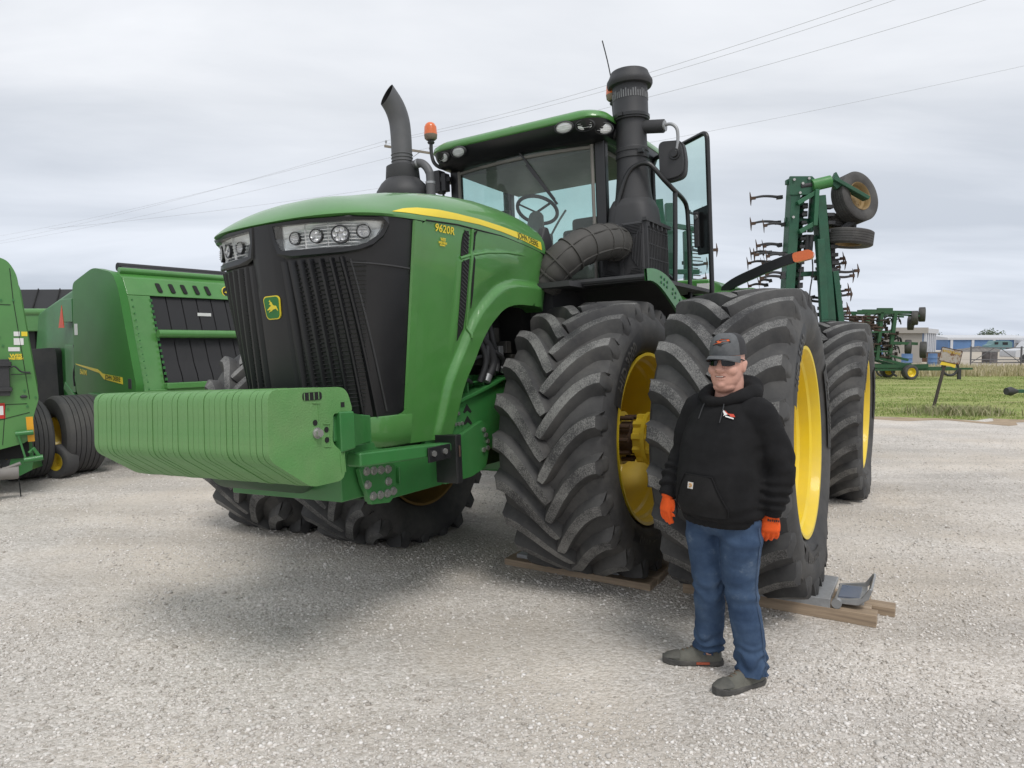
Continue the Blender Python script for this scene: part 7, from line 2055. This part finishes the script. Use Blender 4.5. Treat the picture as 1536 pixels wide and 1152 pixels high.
# --- shoes
SHOE = simple('grey green suede', (.125, .125, .105), .85, var=.2, dscale=25, dirt=.3, dcol=(.25, .23, .2), bump=.3, bscale=300); SOLE = simple('dark grey sole', (.055, .054, .052), .8, dirt=.4, dcol=(.25, .23, .2), dscale=20)
for an, d, s in ((ANR, loc(-.97, .10, 0).normalized(), 1), (ANL, loc(-.90, -.42, 0).normalized(), -1)):
    x = Vector((d.y, -d.x, 0)); X = frame4(x, d, Vector((0, 0, 1)), (an.x - d.x * .062, an.y - d.y * .062, .0))
    b = M(); rows = []
    for y, hw, h in ((-.012, .024, .075), (.01, .038, .10), (.05, .041, .115), (.09, .042, .118), (.13, .044, .098), (.17, .048, .080), (.21, .050, .066), (.25, .046, .056), (.28, .034, .048), (.298, .016, .038)):
        rows.append([(hw * (math.cos(a) if abs(math.cos(a)) < .99 else math.cos(a)) * (1 - .25 * max(0, math.sin(a))), y, .018 + (h - .018) * max(0, math.sin(a)) ** .7) for a in np.linspace(0, PI, 15)])
    b.grid(rows); k = len(b.v); b.f.append(tuple(range(15))); b.f.append(tuple(range(k - 15, k))); b.m += [0, 0]
    b.v = [tuple(X @ Vector(p)) for p in b.v]; so_ = b.obj('shoe', SHOE, PER, smooth=60, sub=1)
    b = M(); pl = [(hw * sg_ * 1.07, y) for sg_, seq in ((1, ((-.02, .022), (.01, .039), (.06, .042), (.11, .041), (.17, .049), (.21, .051), (.25, .048), (.285, .034), (.304, .014))), (-1, ((.304, .014), (.285, .034), (.25, .048), (.21, .051), (.17, .049), (.11, .041), (.06, .042), (.01, .039), (-.02, .022)))) for y, hw in seq]
    b.prism(pl, lambda u, v: X @ Vector((u, v, .002)), lambda u, v: X @ Vector((u, v, .028 + .012 * max(0, (v - .2) / .1) ** 2))); b.obj('sole', SOLE, so_, bevel=.005)
    b = M(); b.grid([[X @ Vector((hw * math.cos(a) * k_, y, .03 + (h - .03) * math.sin(a) ** .7 + .0025)) for a in np.linspace(.15, PI - .15, 11)] for y, hw, h, k_ in ((.215, .050, .063, 1.0), (.25, .047, .055, 1.0), (.281, .034, .0465, 1.02), (.300, .016, .037, 1.1))]); b.obj('toe_cap', simple('scuffed toe leather', (.085, .085, .075), .75, dirt=.4, dcol=(.25, .23, .2), dscale=30, bump=.2) if 'scuffed toe leather' not in MT else MT['scuffed toe leather'], so_, smooth=60); b = M(); b.tube([X @ Vector((.040 * math.cos(a), .038 + .050 * math.sin(a), .112 + .010 * math.sin(a))) for a in np.linspace(0, 2 * PI, 21)[:-1]], .007, 8, closed=True); b.obj('collar', MT['scuffed toe leather'], so_, smooth=60)
    b = M()
    for k in range(1, 5):
        y = .10 + k * .024; h = interp(y, [.09, .13, .17, .21], [.121, .101, .083, .069]); b.tube([X @ Vector((-.024, y - .01, h - .016)), X @ Vector((0, y, h + .001)), X @ Vector((.024, y + .006, h - .016))], .0035, 6)
    b.obj('lace', simple('brown lace', (.14, .10, .07), .8), so_)
    b = M(); b.bar(X @ Vector((s * -.046, .06, .020)), X @ Vector((s * -.048, .13, .018)), .006, .012); b.obj('sole_flash', simple('rust red rubber', (.35, .08, .04), .7), so_)
# --- gloves
GLO = simple('orange knit', (.80, .10, .008), .8, var=.1, dscale=20, bump=.3, bscale=400); GLB = simple('black palm coating', (.02, .02, .02), .6)
def glove(wr, el, back, thumb_dir, curl):
    """back: direction the back of the hand faces; thumb_dir: towards the thumb side"""
    d = (wr - el).normalized(); d = (d * .45 + Vector((0, 0, -.9))).normalized(); z = (back - d * back.dot(d)).normalized(); x = d.cross(z); 
    if x.dot(thumb_dir) < 0: x = -x
    o = wr + d * .01
    def W(a, l, h): return o + x * a + d * l + z * h
    b = M()
    b.tube([W(0, -.055, -.002), W(0, -.02, 0), W(0, .015, 0)], [.040, .039, .035], 16)
    # palm as a flattened block
    rows = []
    for l, hw, ht, off in ((.0, .030, .026, 0), (.03, .040, .024, 0), (.06, .047, .022, .002), (.085, .048, .020, .003), (.098, .043, .015, .002)):
        rows.append([W(hw * math.cos(t), l, off + ht * math.sin(t)) for t in np.linspace(0, 2 * PI, 21)[:-1]])
    k = len(b.v); b.grid(rows, closed=True); b.f += [tuple(range(k + 19, k - 1, -1)), tuple(range(len(b.v) - 20, len(b.v)))]; b.m += [0, 0]
    for i, (a, L) in enumerate(((.033, .070), (.011, .079), (-.011, .073), (-.032, .058))):
        c1, c2, c3 = curl * .45, curl * 1.0, curl * 1.45
        p0 = W(a, .082, .002); p1 = p0 + (d * math.cos(c1) - z * math.sin(c1)) * L * .45 + x * a * .10; p2 = p1 + (d * math.cos(c2) - z * math.sin(c2)) * L * .32; p3 = p2 + (d * math.cos(c3) - z * math.sin(c3)) * L * .25
        b.tube(spline([p0, p1, p2, p3], 4), [.0118] * 5 + [.0112] * 4 + [.0105] * 3 + [.008], 10)
    t0 = W(.036, .028, -.006); t1 = W(.056, .062, -.014); t2 = W(.054, .090, -.020); t3 = W(.047, .108, -.024)
    b.tube(spline([t0, t1, t2, t3], 4), [.016] * 4 + [.0135] * 4 + [.0125] * 4 + [.009], 10)
    q = fuse(b, .0035, 2)
    q.m = []
    for f in q.f:
        c_ = sum((Vector(q.v[i]) for i in f), Vector()) / len(f); l = (c_ - o).dot(d); h = (c_ - o).dot(z)
        q.m.append(1 if (h < -.006 + (.0 if l < .09 else -.018 * (l - .09) / .05 * 2) and l > .02) else 0)
    g_ = q.obj('glove', [GLO, GLB], PER, smooth=180)
    return g_, W
bk_ = Vector(PM.inverted().to_3x3() @ Vector((-.15, -.98, .12)))     # the back of the left hand faces the camera
tl = PM.inverted().to_3x3() @ Vector((-1, -.2, 0))
gl, W = glove(WRL, ELL, bk_, tl, .62)
b = M()
for k in range(6): a = -.030 + k * .010; b.box(W(-a - .012, .032 + .002 * (k % 2), .0268 - abs(a) * .12), (.006, .006, .010), rot=(0, 0, .5))
b.obj('glove_print', simple('glove print black', (.02, .02, .02), .6), gl, smooth=0)
glove(WRR, ELR, PM.inverted().to_3x3() @ Vector((-.9, -.35, 0)), PM.inverted().to_3x3() @ Vector((-.2, -1, 0)), .5)

# ------------------------------------------------------------------ planks and weigh pads under the left front tyres
def woodm(name, base):
    m, nt, b = newmat(name); tc = N(nt, 'ShaderNodeTexCoord'); mp = N(nt, 'ShaderNodeMapping'); mp.inputs['Scale'].default_value = (2., 40, 40); nt.links.new(tc.outputs['Object'], mp.inputs[0])
    n = N(nt, 'ShaderNodeTexNoise', i_Scale=1., i_Detail=6., i_Roughness=.65); nt.links.new(mp.outputs[0], n.inputs[0]); gi = N(nt, 'ShaderNodeObjectInfo')
    r = ramp(nt, n.outputs[0], [(.3, [c * .55 for c in base]), (.55, base), (.75, [c * 1.35 for c in base])]); nt.links.new(r.outputs[0], b.inputs['Base Color']); b.inputs['Roughness'].default_value = .85
    bp = N(nt, 'ShaderNodeBump', i_Strength=.4, i_Distance=.004); nt.links.new(n.outputs[0], bp.inputs['Height']); nt.links.new(bp.outputs[0], b.inputs['Normal']); return m
W1, W2 = woodm('brown plank', (.35, .265, .185)), woodm('tan plank', (.42, .33, .24))
ALU = simple('scuffed aluminium', (.36, .37, .38), .45, .5, dirt=.5, dcol=(.16, .15, .14), dscale=14, bump=.1)
def plank(x0, y0, x1, y1, w_, h, mat, label, grp, z=0.):
    a = math.atan2(y1 - y0, x1 - x0); L = math.hypot(x1 - x0, y1 - y0)
    b = M(); b.box((0, 0, h / 2), (L, w_, h)); b.v = [(p[0], p[1], p[2] + .003 * mnoise.noise(Vector((p[0] * 3, p[1] * 9 + x0, 1)))) for p in b.v]
    o = b.obj('plank', mat, None, bevel=.004); o.location = ((x0 + x1) / 2, (y0 + y1) / 2, z); o.rotation_euler = (0, 0, a); tag(o, label, 'plank', grp); return o
D1 = Vector((.862, -.507, 0)); N1 = Vector((.507, .862, 0))            # along the axle, away from the camera
P0 = Vector((-.06, 5.47, 0))
labs = ('front plank under the inner front tyre, its cut edge nearest the camera', 'second plank from the front under the inner front tyre', 'third plank from the front under the inner front tyre', 'rearmost plank under the inner front tyre')
for k in range(4):
    q0 = P0 + N1 * (.075 + k * .155); q1 = q0 + D1 * (1.19 + .03 * math.sin(k * 3))
    plank(q0.x, q0.y, q1.x, q1.y, .148, .05, (W1, W2)[k % 2], labs[k], 'planks under the inner front tyre')
WP1 = empty('weigh_pad', P0 + D1 * .52 + N1 * .30 + Vector((0, 0, .050)), math.atan2(D1.y, D1.x), 'flat grey weigh pad pinched under the inner front tyre on brown planks', 'weigh pad', 'portable weigh pads')
b = M(); b.box((-.02, .05, .016), (.85, .58, .032)); b.box((.38, -.02, .02), (.06, .44, .038)); b.obj('platform', ALU, WP1, bevel=.006)
Q0 = Vector((1.18, 4.83, 0))
labs = ('front plank under the outer front tyre, ending right of the man', 'second plank under the outer front tyre', 'third plank under the outer front tyre, reaching farthest to the right', 'rearmost short plank under the outer front tyre')
ends = (1.20, 1.16, 1.29, 1.14)
for k in range(4):
    q0 = Q0 + N1 * (.065 + k * .125); q1 = q0 + D1 * ends[k]
    plank(q0.x, q0.y, q1.x, q1.y, (.115, .10, .12, .11)[k], (.075, .06, .055, .05)[k], (W1, W2)[k % 2], labs[k], 'planks under the outer front tyre')
WP2 = empty('weigh_pad', Q0 + D1 * .52 + N1 * .27 + Vector((0, 0, .077)), math.atan2(D1.y, D1.x), 'grey weigh pad under the outer front tyre with a raised end handle and display', 'weigh pad', 'portable weigh pads')
b = M(); b.box((-.05, .03, .016), (.92, .56, .030)); b.prism([(-.5, 0), (.42, -.02), (.42, .055), (.25, .05), (-.5, .032)], lambda x, z: (x, -.26, z), lambda x, z: (x, -.235, z)); b.obj('platform', ALU, WP2, bevel=.005)
b = M(); b.prism([(.43, .02), (.58, .03), (.625, .07), (.65, .14), (.635, .145), (.59, .075), (.43, .04)], lambda x, z: (x, -.22, z), lambda x, z: (x, -.20, z)); b.prism([(.43, .02), (.58, .03), (.625, .07), (.65, .14), (.635, .145), (.59, .075), (.43, .04)], lambda x, z: (x, .12, z), lambda x, z: (x, .14, z)); b.box((.635, -.04, .105), (.014, .34, .075), rot=(0, .3, 0)); b.box((.52, -.04, .035), (.17, .34, .02), rot=(0, -.06, 0)); b.obj('end_handle', ALU, WP2, bevel=.004)
b = M(); b.box((.515, -.04, .049), (.12, .24, .012), rot=(0, -.06, 0)); b.obj('display', simple('blue grey display', (.10, .14, .22), .2, dirt=.3), WP2, bevel=.002)
b = M(); b.cyl((.455, -.26, .03), (.455, -.22, .03), .03, n=18); b.obj('hinge_bolt', GREYM, WP2)
